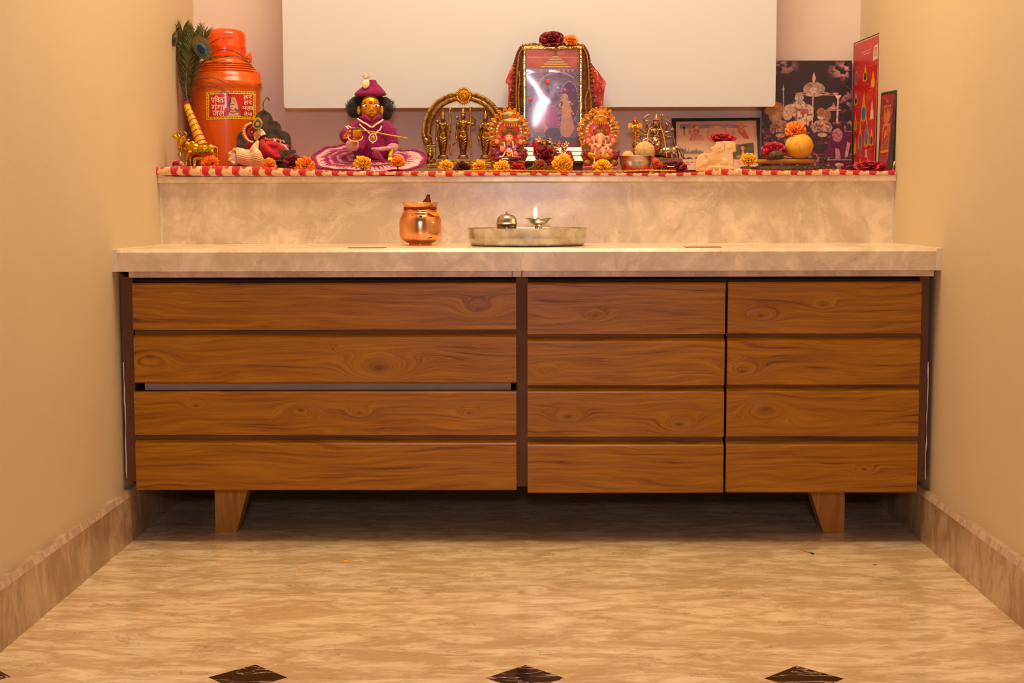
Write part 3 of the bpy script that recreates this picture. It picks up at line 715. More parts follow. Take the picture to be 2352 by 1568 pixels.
rach = [[(352, 838, 0), (300, 600, .0), (240, 340, .01), (228, 200, .02)], [(372, 838, .01), (392, 620, 0), (440, 420, -.005), (500, 240, 0)], [(362, 838, .0), (330, 560, .01), (330, 330, .01), (322, 190, .015)], [(365, 838, .0), (352, 620, -.01), (385, 380, -.01), (420, 220, 0)]]
bb, bg, bs = B(), B(), B()
for ri, rc in enumerate(rach):
    C_ = bez([F(*p) for p in rc], 12); bs.tube(C_, [.0016 * (1 - .6 * k / len(C_)) for k in range(len(C_))], 6)
    for k in range(2, len(C_)):
        tq = k / len(C_); T = (C_[min(k + 1, len(C_) - 1)] - C_[k - 1]).normalized()
        for sd in (-1, 1):
            for m_ in range(6):
                sv = V((sd, rd.uniform(-.5, .3), 0)); Ln = (30 + 100 * math.sin(min(1, tq * 1.5) * PI * .55)) * s * rd.uniform(.7, 1.2)
                if ri in (0,) and sd < 0: Ln *= .35
                p0 = C_[k] + T * rd.uniform(-.5, .5) * .012
                p1 = p0 + (T * 1.1 + sv * .35).normalized() * Ln * .5; p2 = p1 + (T * .75 + sv * .5 + V((0, 0, rd.uniform(-.35, .2)))).normalized() * Ln * .6
                if p2.x < -.975: p2.x = -.975
                if p1.x < -.975: p1.x = -.975
                tgt = bg if (tq > .45 and rd.random() < .45) else bb
                tgt.tube([p0, p1, p2], [.0011, .0010, .0003], 4)
for k in range(26):            # wisps at the top
    x = rd.uniform(215, 540); y = rd.uniform(120, 190); d = rd.uniform(-40, 50)
    bb.tube(bez([F(x, y + 50), F(x + d * .3, y), F(x + d, y - rd.uniform(5, 50))], 3), [.0009] * 6 + [.0002], 4)
for P in ([(400, 580), (500, 460), (640, 350), (780, 352), (880, 400), (962, 500)], [(400, 600), (520, 450), (700, 395), (830, 400), (905, 440), (930, 465)], [(410, 540), (520, 440), (660, 400), (800, 405), (880, 440)], [(400, 520), (540, 470), (690, 440), (760, 455), (800, 470)],
          [(390, 660), (450, 620), (590, 597), (700, 635), (795, 690)], [(390, 690), (470, 640), (560, 640), (660, 680), (770, 765)], [(390, 740), (440, 700), (540, 680), (640, 690), (765, 765)], [(385, 700), (440, 640), (500, 670), (560, 740), (575, 800)], [(395, 640), (470, 600), (560, 610)],
          [(520, 320), (600, 270), (680, 235), (770, 225)], [(540, 300), (620, 250), (660, 220)], [(575, 420), (640, 395), (720, 398)], [(560, 430), (700, 470), (770, 455)], [(640, 340), (760, 340), (870, 400), (905, 460)], [(420, 470), (600, 425), (760, 400), (860, 425), (920, 455)]):
    bb.tube(bez([F(x, y, -.012 - i * .004) for i, (x, y) in enumerate(P)], 5), .0008, 4)
bb.build('barbs', M_barb, t); bg.build('barbs', M_barbg, t)['label'] = 'green barbs'
bs.build('quill', mat('quill', (170, 140, 110), .5), t)
def eye(x, y, sx, sy, rot, dy):
    Mr = Matrix.Rotation(rot, 3, 'Y')
    for nm, a, m_, k in (('eye_spot', 1.0, mat('feather_bronze', (120, 84, 26), .5, .2, rgb2=(80, 62, 20), scale=120), 0), ('eye_spot', .56, mat('feather_teal', (10, 110, 110), .3, .2), 1), ('eye_spot', .42, mat('feather_indigo', (26, 20, 60), .35, .2), 2)):
        b = B(); o_ = (-18 * sx if k else 0); b.ell(F(x + (-.1 * sx * (1 if k else 0)), y + (.12 * sy if k else 0), dy - .003 * k), (sx * a * s * (.9 if k == 2 else 1), .0022, sy * a * s), Mr, 22, 9); b.build(nm, m_, t)
eye(500, 320, 80, 118, -.62, -.02); eye(246, 240, 28, 70, .12, -.035)

# ------------------------------------------------------------------ brass cow with calf
F = Fr(.51, 380, 270, 11.2); s = F.s
t = thing('cow_figurine', 'small golden brass cow with a calf beneath, at the left end of the shelf', 'figurine', (F(900, 1255).x, .51, ET))
b = B()
b.ell(F(740, 800), (190 * s, 125 * s, 160 * s)); b.ell(F(950, 805), (250 * s, 125 * s, 128 * s)); b.ell(F(1150, 810), (130 * s, 115 * s, 140 * s)); b.ell(F(690, 665), (80 * s, 58 * s, 72 * s))
b.tube([F(640, 780), F(560, 700), F(480, 600, -.004)], [110 * s, 85 * s, 62 * s], 12)
b.tube([F(600, 860), F(500, 830), F(430, 740)], [70 * s, 60 * s, 46 * s], 10)
b.tube([F(470, 520, -.006), F(410, 590, -.010), F(360, 740, -.014), F(345, 800, -.015)], [104 * s, 104 * s, 66 * s, 54 * s], 12)
for pts, r in (([(620, 880, -.008), (565, 1020, -.009), (545, 1120, -.009), (530, 1250, -.009)], (80, 40, 26, 30)), ([(660, 900, .010), (640, 1050, .011), (650, 1150, .011), (652, 1250, .011)], (70, 34, 26, 32)),
               ([(1180, 880, -.008), (1240, 1000, -.008), (1220, 1110, -.008), (1250, 1255, -.008)], (90, 50, 28, 32)), ([(1180, 880, .008), (1300, 1010, .009), (1290, 1120, .009), (1330, 1255, .009)], (90, 48, 28, 30))):
    b.tube([F(*p) for p in pts], [q * s for q in r], 10)
b.build('body', M_brassy, t, remesh=.0012, smoothit=3)
for P, r in (([(365, 500), (318, 430), (320, 360), (400, 350)], (34, 32, 24, 8)), ([(500, 500), (540, 450), (530, 400), (485, 365)], (30, 28, 18, 8))):
    b = B(); b.tube(bez([F(x, y, -.006) for x, y in P], 4), [r[0] * s * (1 - k / 16) + .0004 for k in range(13)], 8); b.build('horn', M_brassy, t)
b = B(); b.ell(F(265, 505, -.006), (105 * s, 18 * s, 42 * s), Matrix.Rotation(.5, 3, 'Y')); b.build('ear', M_brassy, t)
b = B(); b.ell(F(575, 575, .0), (55 * s, 18 * s, 30 * s), Matrix.Rotation(-.2, 3, 'Y')); b.build('ear', M_brassy, t)
b = B(); b.tube(bez([F(1230, 740), F(1330, 800), F(1345, 900), F(1330, 1010), F(1365, 1150), F(1385, 1220)], 4), [22 * s] * 12 + [26 * s] * 5 + [30 * s] * 3 + [14 * s], 8); b.build('tail', M_brassy, t)
b = B(); b.grid(lambda u, v: F(660 + 440 * u + 40 * v, 690 + 10 * math.sin(u * 3) + 215 * v, -(math.sin(v * 1.7) * 118 * s + .0005)), 14, 8)
b.build('saddle_cloth', mat('chased_brass', (190, 140, 40), .4, 1.0, rgb2=(60, 44, 10), scale=240, thr=(.42, .55), bump=.8, bscale=500), t, solid=.001)
b = B(); b.tube([F(390, 720, -.014), F(430, 800, -.016), F(440, 880, -.016), F(400, 930, -.014)], .0016, 8); b.lathe(F(372, 985, -.014), [(70 * s, 0), (62 * s, 10 * s), (48 * s, 45 * s), (40 * s, 90 * s), (12 * s, 100 * s)], 14); b.build('neck_bell', M_brass, t)
b = B(); b.tube([F(320, 660, -.026), F(360, 720, -.024), F(420, 730, -.022)], .0007, 5); b.build('halter', M_red, t)
b = B(); b.ell(F(870, 1050, -.004), (130 * s, 45 * s, 50 * s)); b.tube([F(770, 1050, -.004), F(735, 1100, -.004), F(745, 1170, -.004)], [45 * s, 40 * s, 28 * s], 10)
for x in (735, 775, 930, 975): b.tube([F(x + 10, 1070, -.004), F(x, 1160, -.004), F(x, 1252, -.004)], [30 * s, 20 * s, 22 * s], 8)
b.build('calf', M_brassy, t, remesh=.001, smoothit=2)

# ------------------------------------------------------------------ pewter throne with dressed idol
F = Fr(.645, 510, 210, 7.841); s = F.s
t = thing('miniature_throne', 'small dark pewter throne with scalloped back and hooked rod', 'throne', (F(750, 1380).x, .615, ET))
half = [(0, 318), (45, 350), (105, 388), (150, 450), (170, 520), (235, 535), (300, 600), (330, 700), (390, 712), (455, 755), (488, 830), (490, 1395)]
out = [(750 + x, y) for x, y in half] + [(750 - x, y) for x, y in half[:0:-1]]
b = B(); b.prism([F(x, y, 0) for x, y in out], [F(x, y, .003) for x, y in out]); b.build('back_plate', M_pewter, t, bevel=.0006)
for x, y in half[3:-1]:
    for sg in (-1, 1): b = B(); b.ell(F(750 + sg * (x - 24), y + 26, -.0008), (.0012, .0009, .0012), None, 8, 5); b.build('rivet', M_pewter, t)
b = B(); b.tube(bez([F(745, 330), F(740, 210), F(775, 150), F(812, 98)], 4), .0017, 8); b.tube([F(812, 98), F(830, 120), F(852, 160)], [.002, .0026, .0018], 8); b.build('hook_rod', M_brass, t)
b = B()
zz0 = ET; zt_ = F(750, 1235, -.07).z; q = .058
xa, xb_ = F(300, 1300, -.03).x, F(1235, 1300, -.03).x
b.box((xa, .557, zt_ - .004), (xb_, .645, zt_)); b.build('seat', M_pewter, t, bevel=.0006)
for x in (xa + .006, xb_ - .006):
    for y in (.562, .639): b = B(); b.tube([V((x, y, zt_ - .003)), V((x, y, ET + .002))], [.004, .003], 8); b.build('leg', M_pewter, t)
b = B(); G = Fr(.557, 510, 210, 7.841); b.prism([G(1045, 1060), G(1325, 1050), G(1335, 1110), G(1240, 1140), G(1120, 1200), G(1045, 1190)], [G(1045, 1060, .002), G(1325, 1050, .002), G(1335, 1110, .002), G(1240, 1140, .002), G(1120, 1200, .002), G(1045, 1190, .002)]); b.build('side_bracket', M_pewter, t)
F = Fr(.595, 510, 210, 7.841); s = F.s
t = thing('seated_idol', 'small idol wrapped in red fleece with a gold crescent turban on the throne', 'idol', (F(800, 1235).x, .595, zt_))
b = B()
for x, y, rx, ry, rz, dy in ((880, 980, 190, 120, 90, 0), (700, 990, 130, 110, 110, 0), (1060, 1060, 110, 100, 95, 0), (860, 1110, 210, 110, 95, -.008), (480, 970, 75, 70, 62, 0), (1010, 1180, 110, 100, 60, -.01), (640, 1080, 120, 100, 110, 0), (1150, 1000, 55, 50, 60, .01)):
    b.ell(F(x, y, dy), (rx * s, ry * s * .9, rz * s))
b.tube([F(720, 900, -.018), F(760, 1000, -.026), F(900, 1130, -.026), F(930, 1180, -.024)], [60 * s, 70 * s, 60 * s, 30 * s], 10)
b.build('red_robe', M_redcloth, t, remesh=.0018, smoothit=3)
b = B(); b.ell(F(680, 770, -.004), (90 * s, 80 * s, 90 * s)); b.tube([F(700, 830, -.002), F(720, 900, 0)], [60 * s, 80 * s], 10); b.build('head', mat('dark_bronze', (120, 80, 30), .4, .9), t, remesh=.0014)
b = B(); b.prism([F(560, 770, -.02), F(640, 690, -.018), F(690, 660, -.018), F(740, 690, -.018), F(800, 775, -.016), F(700, 800, -.022), F(640, 880, -.02), F(580, 870, -.018)], [F(560, 770, -.008), F(640, 690, -.006), F(690, 660, -.006), F(740, 690, -.006), F(800, 775, -.006), F(700, 800, -.006), F(640, 880, -.006), F(580, 870, -.006)]); b.build('crown', mat('gold_foil', (214, 140, 50), .35, .8, rgb2=(240, 220, 180), scale=160, thr=(.45, .6), bump=.8, bscale=400), t, bevel=.001)
b = B(); P = bez([F(520, 570, -.02), F(430, 620, -.022), F(392, 720, -.022), F(420, 820, -.022), F(480, 890, -.02), F(560, 915, -.016)], 5); b.tube(P, [.004 + .0018 * math.sin(k / 26 * PI) for k in range(len(P))], 10); b.build('crescent_band', mat('orange_gold', (224, 130, 30), .4, .4), t)
b = B()
for p in P[::2]: b.ell(p + V((.001, -.0045, 0)), .0026, None, 10, 6)
b.build('sequin', M_pearl, t)
b = B(); b.ell(F(510, 730, -.014), (100 * s, 40 * s, 110 * s)); b.build('turban', M_ruby, t); 
for k, (a, m_) in enumerate(((1.0, M_gold), (.72, mat('emerald_enamel', (10, 90, 50), .2, coat=1)), (.34, mat('amber_enamel', (226, 120, 30), .2, coat=1)))):
    pts = []
    for i in range(26):
        an = 2 * PI * i / 26; r = 1 - .0 * i; x = 640 + 95 * a * math.sin(an) * (1 - .35 * max(0, math.cos(an))); y = 570 + (12 if k else 0) - 112 * a * math.cos(an); pts.append((x + .25 * (570 - y) * .3, y))
    b = B(); b.prism([F(x, y, -.034 - .0015 * k) for x, y in pts], [F(x, y, -.022) for x, y in pts]); b.build('brooch', m_, t)
b = B()
for k in range(9): x = 780 + 33 * k; b.ell(F(x, 850 + 12 * math.sin(k * .8) + 4 * k, -.024), (20 * s, 20 * s, 24 * s), None, 8, 6)
b.build('amber_beads', mat('amber_bead', (232, 90, 20), .1, coat=1), t)
b = B(); b.ell(F(952, 886, -.03), 26 * s); b.build('crystal', mat('crystal', (220, 240, 250), .05, coat=1), t)
F = Fr(.57, 510, 210, 7.841); s = F.s
b = B(); b.tube(bez([F(1195, 1080), F(1150, 1010), F(1100, 960), F(1060, 950), F(1050, 910), F(1100, 880), F(1120, 920)], 4), [26 * s] * 6 + [18 * s] * 6 + [12 * s] * 13, 10); b.ell(F(1195, 1085), (34 * s, 26 * s, 26 * s))
g = b.build('glass_swan', mat('frosted_glass', (240, 235, 225), .1, trans=.6, coat=.6), None, loc=F(1195, 1110)); tag(g, 'tiny clear glass swan leaning on the red robe on the throne', 'ornament')

# ------------------------------------------------------------------ conch
F = Fr(.52, 510, 210, 7.841); s = F.s
t = thing('conch_shell', 'large cream conch shell with knobbly spire in front of the throne', 'shell', (F(450, 1345).x, .52, ET))
b = B()
def sh(u, v):
    th = 2 * PI * u; x = 230 + 530 * v; top = lerp([(0, 1030), (.12, 1010), (.3, 1040), (.5, 1060), (.66, 1000), (.76, 1020), (.88, 1090), (1.0, 1230)], v); bot = 1352 - (60 * max(0, v - .8) * 5 * .3) - (70 * (1 - v) ** 3)
    c, r = (top + bot) / 2, (bot - top) / 2; rr_ = r * (1 + .035 * math.sin(th * 26 + v * 3)) * (1 + .06 * max(0, math.sin(v * 30)) * max(0, math.cos(th * 2)))
    return F(x + 40 * math.sin(th * .5) * (1 - v), c - rr_ * math.cos(th), -rr_ * s * math.sin(th) * .9)
b.grid(sh, 150, 60, close_u=True)
b.build('body_whorl', M_shell, t)
b = B(); P = bez([F(560, 1120), F(590, 1020), F(620, 950), F(648, 895)], 5)
b.tube(P, [92 * s * (1 - .72 * k / (len(P) - 1)) for k in range(len(P))], 14)
b.build('horn_tip', M_shell, t)
b = B(); b.tube([F(600, 1015, -.008), F(540, 1050, -.014), F(500, 1075, -.019)], [.0018, .0028, .0016], 6, flat=.5); b.build('orange_paste', M_shello, t)
b = B(); rd = random.Random(5)
for k in range(34):
    a = rd.uniform(-1.4, 1.5); r_ = rd.uniform(30, 130); x = 235 - abs(math.cos(a)) * r_; y = 1170 - math.sin(a) * (150 - r_ * .4)
    b.tube([F(x + 40, y + (1170 - y) * .4, 0), F(x - 14, y + (y - 1170) * .12, -.004 - .012 * rd.random())], [36 * s, 17 * s], 8)
b.ell(F(210, 1190, 0), (100 * s, 90 * s, 140 * s)); b.build('knobbly_spire', M_shell, t, remesh=.0011, smoothit=1)

# ------------------------------------------------------------------ dressed doll idol
F = Fr(.60, 680, 150, 5.806); s = F.s
t = thing('dressed_doll_idol', 'golden-faced idol in a magenta knitted dress and hat holding a flute', 'idol', (F(1000, 1420).x, .60, ET))
# skirt
cv = Cv(260, 60, (160, 0, 90), 9)
for k in range(64):
    u0 = k / 64 * 260; right = not (64 * .25 < k < 64 * .75)
    for r0, r1, ww in (((.42, .60, 2.6), (.66, .93, 3.8)) if right else ((.3, .40, 1.6), (.5, .58, 1.8), (.66, .72, 2.0), (.78, .93, 3.6))):
        h = (u0 + ww * .5) % 260; cv.poly([(h - ww * .5, r1 * 60), (h + ww * .5 + 1.2, r1 * 60 - 1.5), (h + .9, r0 * 60), (h, r0 * 60 + .5)], (240, 186, 178))
cv.clouds(5, 5, (110, 0, 60), .55, .8, .4)
top_t = [(0, 0), (215, 1215), (300, 1150), (400, 1100), (640, 1062), (900, 1090), (1000, 1120), (1200, 1120), (1350, 1138), (1600, 1140), (1690, 1160), (1745, 1235), (1800, 1235)]
bot_t = [(0, 0), (215, 1225), (240, 1320), (300, 1370), (600, 1395), (800, 1405), (1020, 1428), (1300, 1405), (1560, 1385), (1680, 1330), (1745, 1240), (1800, 1235)]
def skirt(u, v):
    th = 2 * PI * u; r = v; ex = 765 * (1 if math.cos(th) > 0 else 1)
    x = 980 + ex * r * math.cos(th); yr = 1250
    xe = 980 + ex * math.cos(th)
    ye = lerp(top_t[1:], xe) if math.sin(th) > 0 else lerp(bot_t[1:], xe)
    y = yr + (ye - yr) * r - 26 * math.sin(PI * min(r * 1.05, 1)) * (1 if math.sin(th) < .2 else .3) + (6 * math.cos(th * 14) * r * r)
    return F(x, y, (.128 if math.sin(th) < 0 else .15) * math.sin(th) * r)
cv.mesh('knitted_skirt', skirt, vcol_mat('knit_stripes', .9, sheen=.08, bump=.6), t)
b = B(); P = [skirt(k / 120, 1.0) for k in range(120)]; b.tube(P, [.0032 + .0006 * math.sin(k * 2.4) for k in range(120)], 8, closed=True); b.build('skirt_hem', M_magenta, t)
b = B(); b.tube(bez([F(1030, 1180, -.07), F(1100, 1210, -.10), F(1180, 1300, -.118)], 5), [.009, .010, .011, .011, .010, .010, .009, .008, .007, .005, .002], 12, flat=.5); b.build('skirt_fold', M_magenta, t)
b = B()
b.tube([F(985, 720), F(1000, 800), F(1010, 930), F(1020, 1110), F(1020, 1200)], [130 * s, 215 * s, 235 * s, 285 * s, 250 * s], 20, flat=.62)
b.tube([F(1165, 810), F(1240, 900, -.01), F(1285, 1060, -.02)], [105 * s, 112 * s, 84 * s], 14)
b.tube([F(830, 830), F(720, 900, -.02), F(655, 960, -.045)], [105 * s, 110 * s, 92 * s], 14)
b.tube([F(860, 960, -.03), F(900, 1040, -.045), F(850, 1120, -.055)], [60 * s, 60 * s, 50 * s], 12)
b.build('knitted_jacket', M_magenta, t, remesh=.0024, smoothit=4)
b = B(); b.tube([F(1010, 1112, -.056), F(1090, 1122, -.058), F(1180, 1112, -.054), F(1260, 1100, -.046)], [.004, .006, .006, .005], 12); b.tube([F(1290, 1060, -.022), F(1282, 1130, -.026)], [78 * s, 76 * s], 14, flat=.9); b.build('pale_cuff', M_pinkwool, t)
b = B(); b.lathe(F(752, 1100, -.06), [(60 * s, -40 * s), (84 * s, 0), (88 * s, 60 * s), (66 * s, 90 * s)], 18); b.build('pale_cuff', M_pinkwool, t)
b = B(); b.tube([F(905, 735, -.034), F(870, 700, -.03), F(915, 690, -.036), F(990, 745, -.045)], [26 * s, 34 * s, 34 * s, 18 * s], 10); b.tube([F(1010, 750, -.045), F(1080, 700, -.038), F(1125, 685, -.03), F(1110, 730, -.03)], [18 * s, 32 * s, 34 * s, 24 * s], 10); b.build('collar', M_magenta, t)
# golden face
M_gface = mat('gilded_face', (236, 172, 16), .3, .5, rgb2=(214, 140, 10), scale=30)
b = B(); b.ell(F(993, 545, -.01), (122 * s, 112 * s, 150 * s), None, 28, 20); b.ell(F(1005, 640, -.018), (78 * s, 80 * s, 62 * s)); b.tube([F(1000, 680, -.005), F(1000, 760, 0)], [62 * s, 70 * s], 14)
b.tube([F(1002, 520, -.031), F(1008, 570, -.036), F(1010, 596, -.039)], [9 * s, 15 * s, 22 * s], 10); b.ell(F(985, 602, -.034), 13 * s); b.ell(F(1034, 602, -.034), 13 * s)
b.build('face', M_gface, t, remesh=.0011, smoothit=2)
for x in (838, 1142): b = B(); b.ell(F(x, 600, 0), (26 * s, 14 * s, 62 * s)); b.build('ear', M_gface, t)
fy = -.0325
for x, sg in ((935, -1), (1068, 1)):
    b = B(); b.ell(F(x, 543, fy + (.0035 if sg > 0 else .0042)), (47 * s, 24 * s, 21 * s), Matrix.Rotation(.0, 3, 'Y'), 18, 10); e_ = b.build('eye', M_white, t)
    b = B(); b.ell(F(x + 1, 541, fy - .0002 + (.0 if sg > 0 else .0)), (15 * s, 9 * s, 15 * s)); b.build('pupil', mat('pupil', (20, 26, 30), .1, coat=1), e_)
    b = B(); b.tube(bez([F(x - 50, 524, fy + .0052), F(x, 505, fy + .0008), F(x + 48, 522, fy + .0052)], 4), .0007, 6); b.tube(bez([F(x - 52, 500, fy + .0060), F(x, 484, fy + .0024), F(x + 50, 498, fy + .0060)], 4), .0007, 6); b.build('brow_line', M_copperd, t)
b = B(); b.ell(F(995, 495, fy + .0000), (25 * s, 10 * s, 23 * s)); b.build('bindi', M_red, t)
b = B(); b.tube(bez([F(972, 642, -.035), F(992, 634, -.0385), F(1008, 638, -.039), F(1024, 634, -.0385), F(1046, 642, -.035)], 3), [.0009] * 13, 6); b.tube(bez([F(984, 662, -.036), F(1010, 672, -.0375), F(1036, 662, -.036)], 3), .0012, 6); b.build('lips', mat('gilded_lips', (186, 110, 20), .35, .5), t)
b = B(); rd = random.Random(2)
for x, y, rx, rz, dy in ((765, 590, 92, 112, .012), (800, 500, 80, 90, .016), (1210, 610, 80, 125, .014), (1190, 510, 80, 90, .016), (990, 480, 190, 130, .028), (740, 530, 60, 60, .01), (830, 660, 50, 60, .018), (1235, 560, 62, 70, .01)):
    b.ell(F(x, y, dy), (rx * s, 78 * s, rz * s))
b.build('hair', M_black, t, remesh=.002, smoothit=1)
for sd in (-1, 1):
    b = B()
    for k in range(110):
        a = rd.uniform(-.9, 1.25); cx0, cy0 = (775, 560) if sd < 0 else (1205, 560); r0 = rd.uniform(80, 108); r1 = r0 + rd.uniform(6, 40); a2 = a + rd.uniform(-.35, .45)
        b.tube([F(cx0 + sd * r0 * math.cos(a), cy0 - r0 * math.sin(a), .01), F(cx0 + sd * r1 * math.cos(a2), cy0 - r1 * math.sin(a2), rd.uniform(0, .02))], [.0004, .00015], 4)
    b.build('loose_hair', M_black, t)
b = B(); b.lathe(F(985, 415, .004), [(150 * s, 0), (205 * s, 12 * s), (212 * s, 34 * s), (190 * s, 62 * s), (150 * s, 100 * s), (110 * s, 140 * s), (70 * s, 170 * s), (52 * s, 200 * s), (40 * s, 216 * s), (0, 220 * s)], 32, sq=.8)
b.v = [(p[0] + max(0, (p[2] - F(985, 415).z)) * .18, p[1], p[2]) for p in b.v]
b.build('knitted_hat', M_magenta, t)
b = B(); b.ell(F(930, 248, -.026), (50 * s, 22 * s, 62 * s), Matrix.Rotation(.35, 3, 'Y')); b.build('shell_button', M_pearl, t)
b = B()
for k in range(70):
    a = rd.uniform(-.75, .75); r_ = rd.uniform(60, 110); b.tube([F(935, 210, -.018), F(935 + r_ * .6 * math.sin(a), 210 - r_ * .6, -.018 + rd.uniform(-.006, .006)), F(935 + r_ * 1.2 * math.sin(a), 205 - r_ * math.cos(a) * rd.uniform(.7, 1.15), -.018 + rd.uniform(-.012, .012))], [.0006, .0007, .0003], 4)
b.build('plume', mat('cream_plume', (236, 214, 180), .9), t)
b = B(); P = bez([F(825, 715, -.040), F(880, 752, -.050), F(940, 785, -.056), F(1010, 825, -.058), F(1070, 785, -.056), F(1120, 755, -.050), F(1155, 730, -.040)], 5)
for p in P: b.ell(p, 13 * s, None, 8, 6)
P = bez([F(850, 790, -.05), F(890, 830, -.056), F(930, 860, -.058), F(975, 905, -.06)], 4) + bez([F(1140, 815, -.05), F(1120, 860, -.055), F(1080, 885, -.058), F(1060, 915, -.06)], 4)
for p in P: b.ell(p, 11 * s, None, 8, 6)
b.build('necklace', M_pearl, t)
b = B(); b.ell(F(1025, 968, -.062), (34 * s, 14 * s, 34 * s)); b.build('pendant', M_gold, t)
b = B()
for k in range(18): a = 2 * PI * k / 18; b.ell(F(1025 + 50 * math.cos(a), 968 + 56 * math.sin(a), -.062), 10 * s, None, 8, 6)
b.ell(F(1022, 1035, -.062), 12 * s); b.build('pendant_pearl', M_white, t)
for x, y, d in ((1025, 968, -.0655), (1010, 800, -.062)): b = B(); b.ell(F(x, y, d), 11 * s, None, 8, 6); b.build('pendant_gem', M_ruby, t)
for x in (850, 1135): b = B(); b.ell(F(x, 655, -.008), 12 * s, None, 8, 6); b.build('earring', M_dgreen, t)
# hand with flute (five fingers) and lowered hand
b = B(); b.ell(F(812, 925, -.086), (50 * s, 30 * s, 46 * s)); b.tube([F(770, 1060, -.07), F(790, 980, -.08)], [34 * s, 38 * s], 10)
for k in range(4): b.tube([F(768 + 26 * k, 940, -.094), F(768 + 27 * k, 890, -.100), F(778 + 26 * k, 866, -.094)], [13 * s, 14 * s, 11 * s], 8)
b.tube([F(850, 950, -.09), F(872, 915, -.096), F(858, 885, -.1)], [15 * s, 14 * s, 11 * s], 8); b.build('hand', M_gface, t, remesh=.0009, smoothit=1)
b = B(); b.ell(F(1255, 1215, -.06), (30 * s, 22 * s, 38 * s)); b.tube([F(1280, 1120, -.03), F(1262, 1190, -.055)], [30 * s, 30 * s], 10)
for k in range(5): b.tube([F(1235 + 12 * k, 1230, -.066), F(1228 + 14 * k, 1262, -.07), F(1230 + 14 * k, 1280, -.068)], [9 * s, 9 * s, 7 * s], 7)
b.build('hand', M_gface, t, remesh=.0009)
b = B(); n = 22
for k in range(n): a = PI * (.05 + 1.05 * k / n); b.ell(F(790 + 98 * math.cos(a), 945 + 68 * math.sin(a), -.09), (12 * s), None, 8, 6)
b.build('bracelet', M_pearl, t)
b = B()
for x, y in ((650, 940), (668, 970), (672, 915), (690, 890), (716, 880), (700, 925), (722, 940), (640, 965)): b.ell(F(x, y, -.09), 16 * s, None, 8, 6)
b.build('gold_bead', M_gold, t)
b = B(); b.tube([F(690, 815, -.098), F(880, 862, -.104), F(1200, 922, -.108), F(1490, 972, -.11)], [7 * s, 9 * s, 9 * s, 8 * s], 10); b.build('flute', M_gold, t)
b = B(); b.tube([F(745, 850, -.104), F(830, 838, -.106), F(905, 862, -.107)], [6 * s, 13 * s, 5 * s], 8, flat=.5); b.build('flute_leaf', M_green, t)
b = B()
for x, y in ((672, 822), (700, 812), (690, 840), (725, 825)): b.ell(F(x, y, -.1), (20 * s, 10 * s, 11 * s), Matrix.Rotation(.4, 3, 'Y'), 8, 6)
b.build('flute_tassel', M_pearl, t)
# ------------------------------------------------------------------ brass arch with three standing figures
F = Fr(.69, 950, 180, 6.817); s = F.s; AXC = 782
t = thing('brass_arch_shrine', 'aged brass arch with sun face over three standing deities', 'idol group', (F(AXC, 1400).x, .69, ET))
def mirror(P): return P + [(2 * AXC - x, y) for x, y in P[::-1]]
arc_in = mirror([(262, 1040), (236, 900), (235, 780), (270, 640), (350, 500), (450, 405), (560, 350), (660, 318), (740, 308)])
arc_out = mirror([(205, 1040), (160, 900), (165, 740), (205, 600), (290, 455), (400, 350), (520, 285), (640, 255), (740, 245)])
b = B(); P = bez([F(x, y) for x, y in arc_in], 4); b.tube(P, 40 * s, 12, flat=.8); b.build('arch_band', M_brass, t)
b = B(); P = bez([F(x, y) for x, y in arc_out], 9)
for k in range(0, len(P) - 1):
    T = (P[k + 1] - P[k]).normalized(); a = math.atan2(T.z, T.x); b.ell(P[k], (16 * s, 22 * s, 40 * s), Matrix.Rotation(-a + .6, 3, 'Y'), 8, 6)
b.build('beaded_rim', M_brass, t)
b = B(); b.ell(F(785, 272, -.006), (84 * s, 34 * s, 90 * s), None, 24, 12); b.build('sun_face', M_brassy, t)
b = B()
for k in range(28):
    a = 2 * PI * k / 28; b.tube([F(785 + 80 * math.cos(a), 274 + 84 * math.sin(a), -.006), F(785 + 112 * math.cos(a + .1), 274 + 116 * math.sin(a + .1), -.007), F(785 + 134 * math.cos(a + .14), 274 + 140 * math.sin(a + .14), -.004)], [.0012, .0022, .0009], 6)
b.build('sun_rays', M_brassy, t)
b = B(); yy = -.0112
for sg in (-1, 1): b.tube(bez([F(785 + sg * 20, 256, yy), F(785 + sg * 38, 266, yy + .0004), F(785 + sg * 58, 254, yy + .0018)], 3), .0006, 5); b.tube(bez([F(785 + sg * 16, 240, yy + .0003), F(785 + sg * 40, 230, yy + .0012), F(785 + sg * 60, 240, yy + .0024)], 3), .0005, 5)
b.tube([F(785, 240, yy), F(783, 284, yy - .0018)], [.0008, .0018], 6); b.tube(bez([F(766, 306, yy + .0002), F(785, 300, yy - .0006), F(804, 306, yy + .0002)], 3), .0009, 5); b.tube([F(770, 320, yy + .001), F(800, 320, yy + .001)], .0008, 5)
b.build('sun_features', M_brass, t)
b = B(); b.ell(F(785, 200, -.0095), (32 * s, 8 * s, 20 * s)); b.build('vermilion_mark', M_orangep, t)
b = B()
zz = [F(700, y).z for y in (1278, 1318, 1345, 1400)]
for (x0, x1, z0, z1, d) in ((330, 1234, zz[1], zz[0], .030), (300, 1264, zz[2], zz[1], .036), (215, 1350, max(ET, zz[3]), zz[2], .044)): b.box((F(x0, 0).x, .69 - d, z0), (F(x1, 0).x, .69 + d * .5, z1))
b.build('base', M_brass, t, bevel=.001)
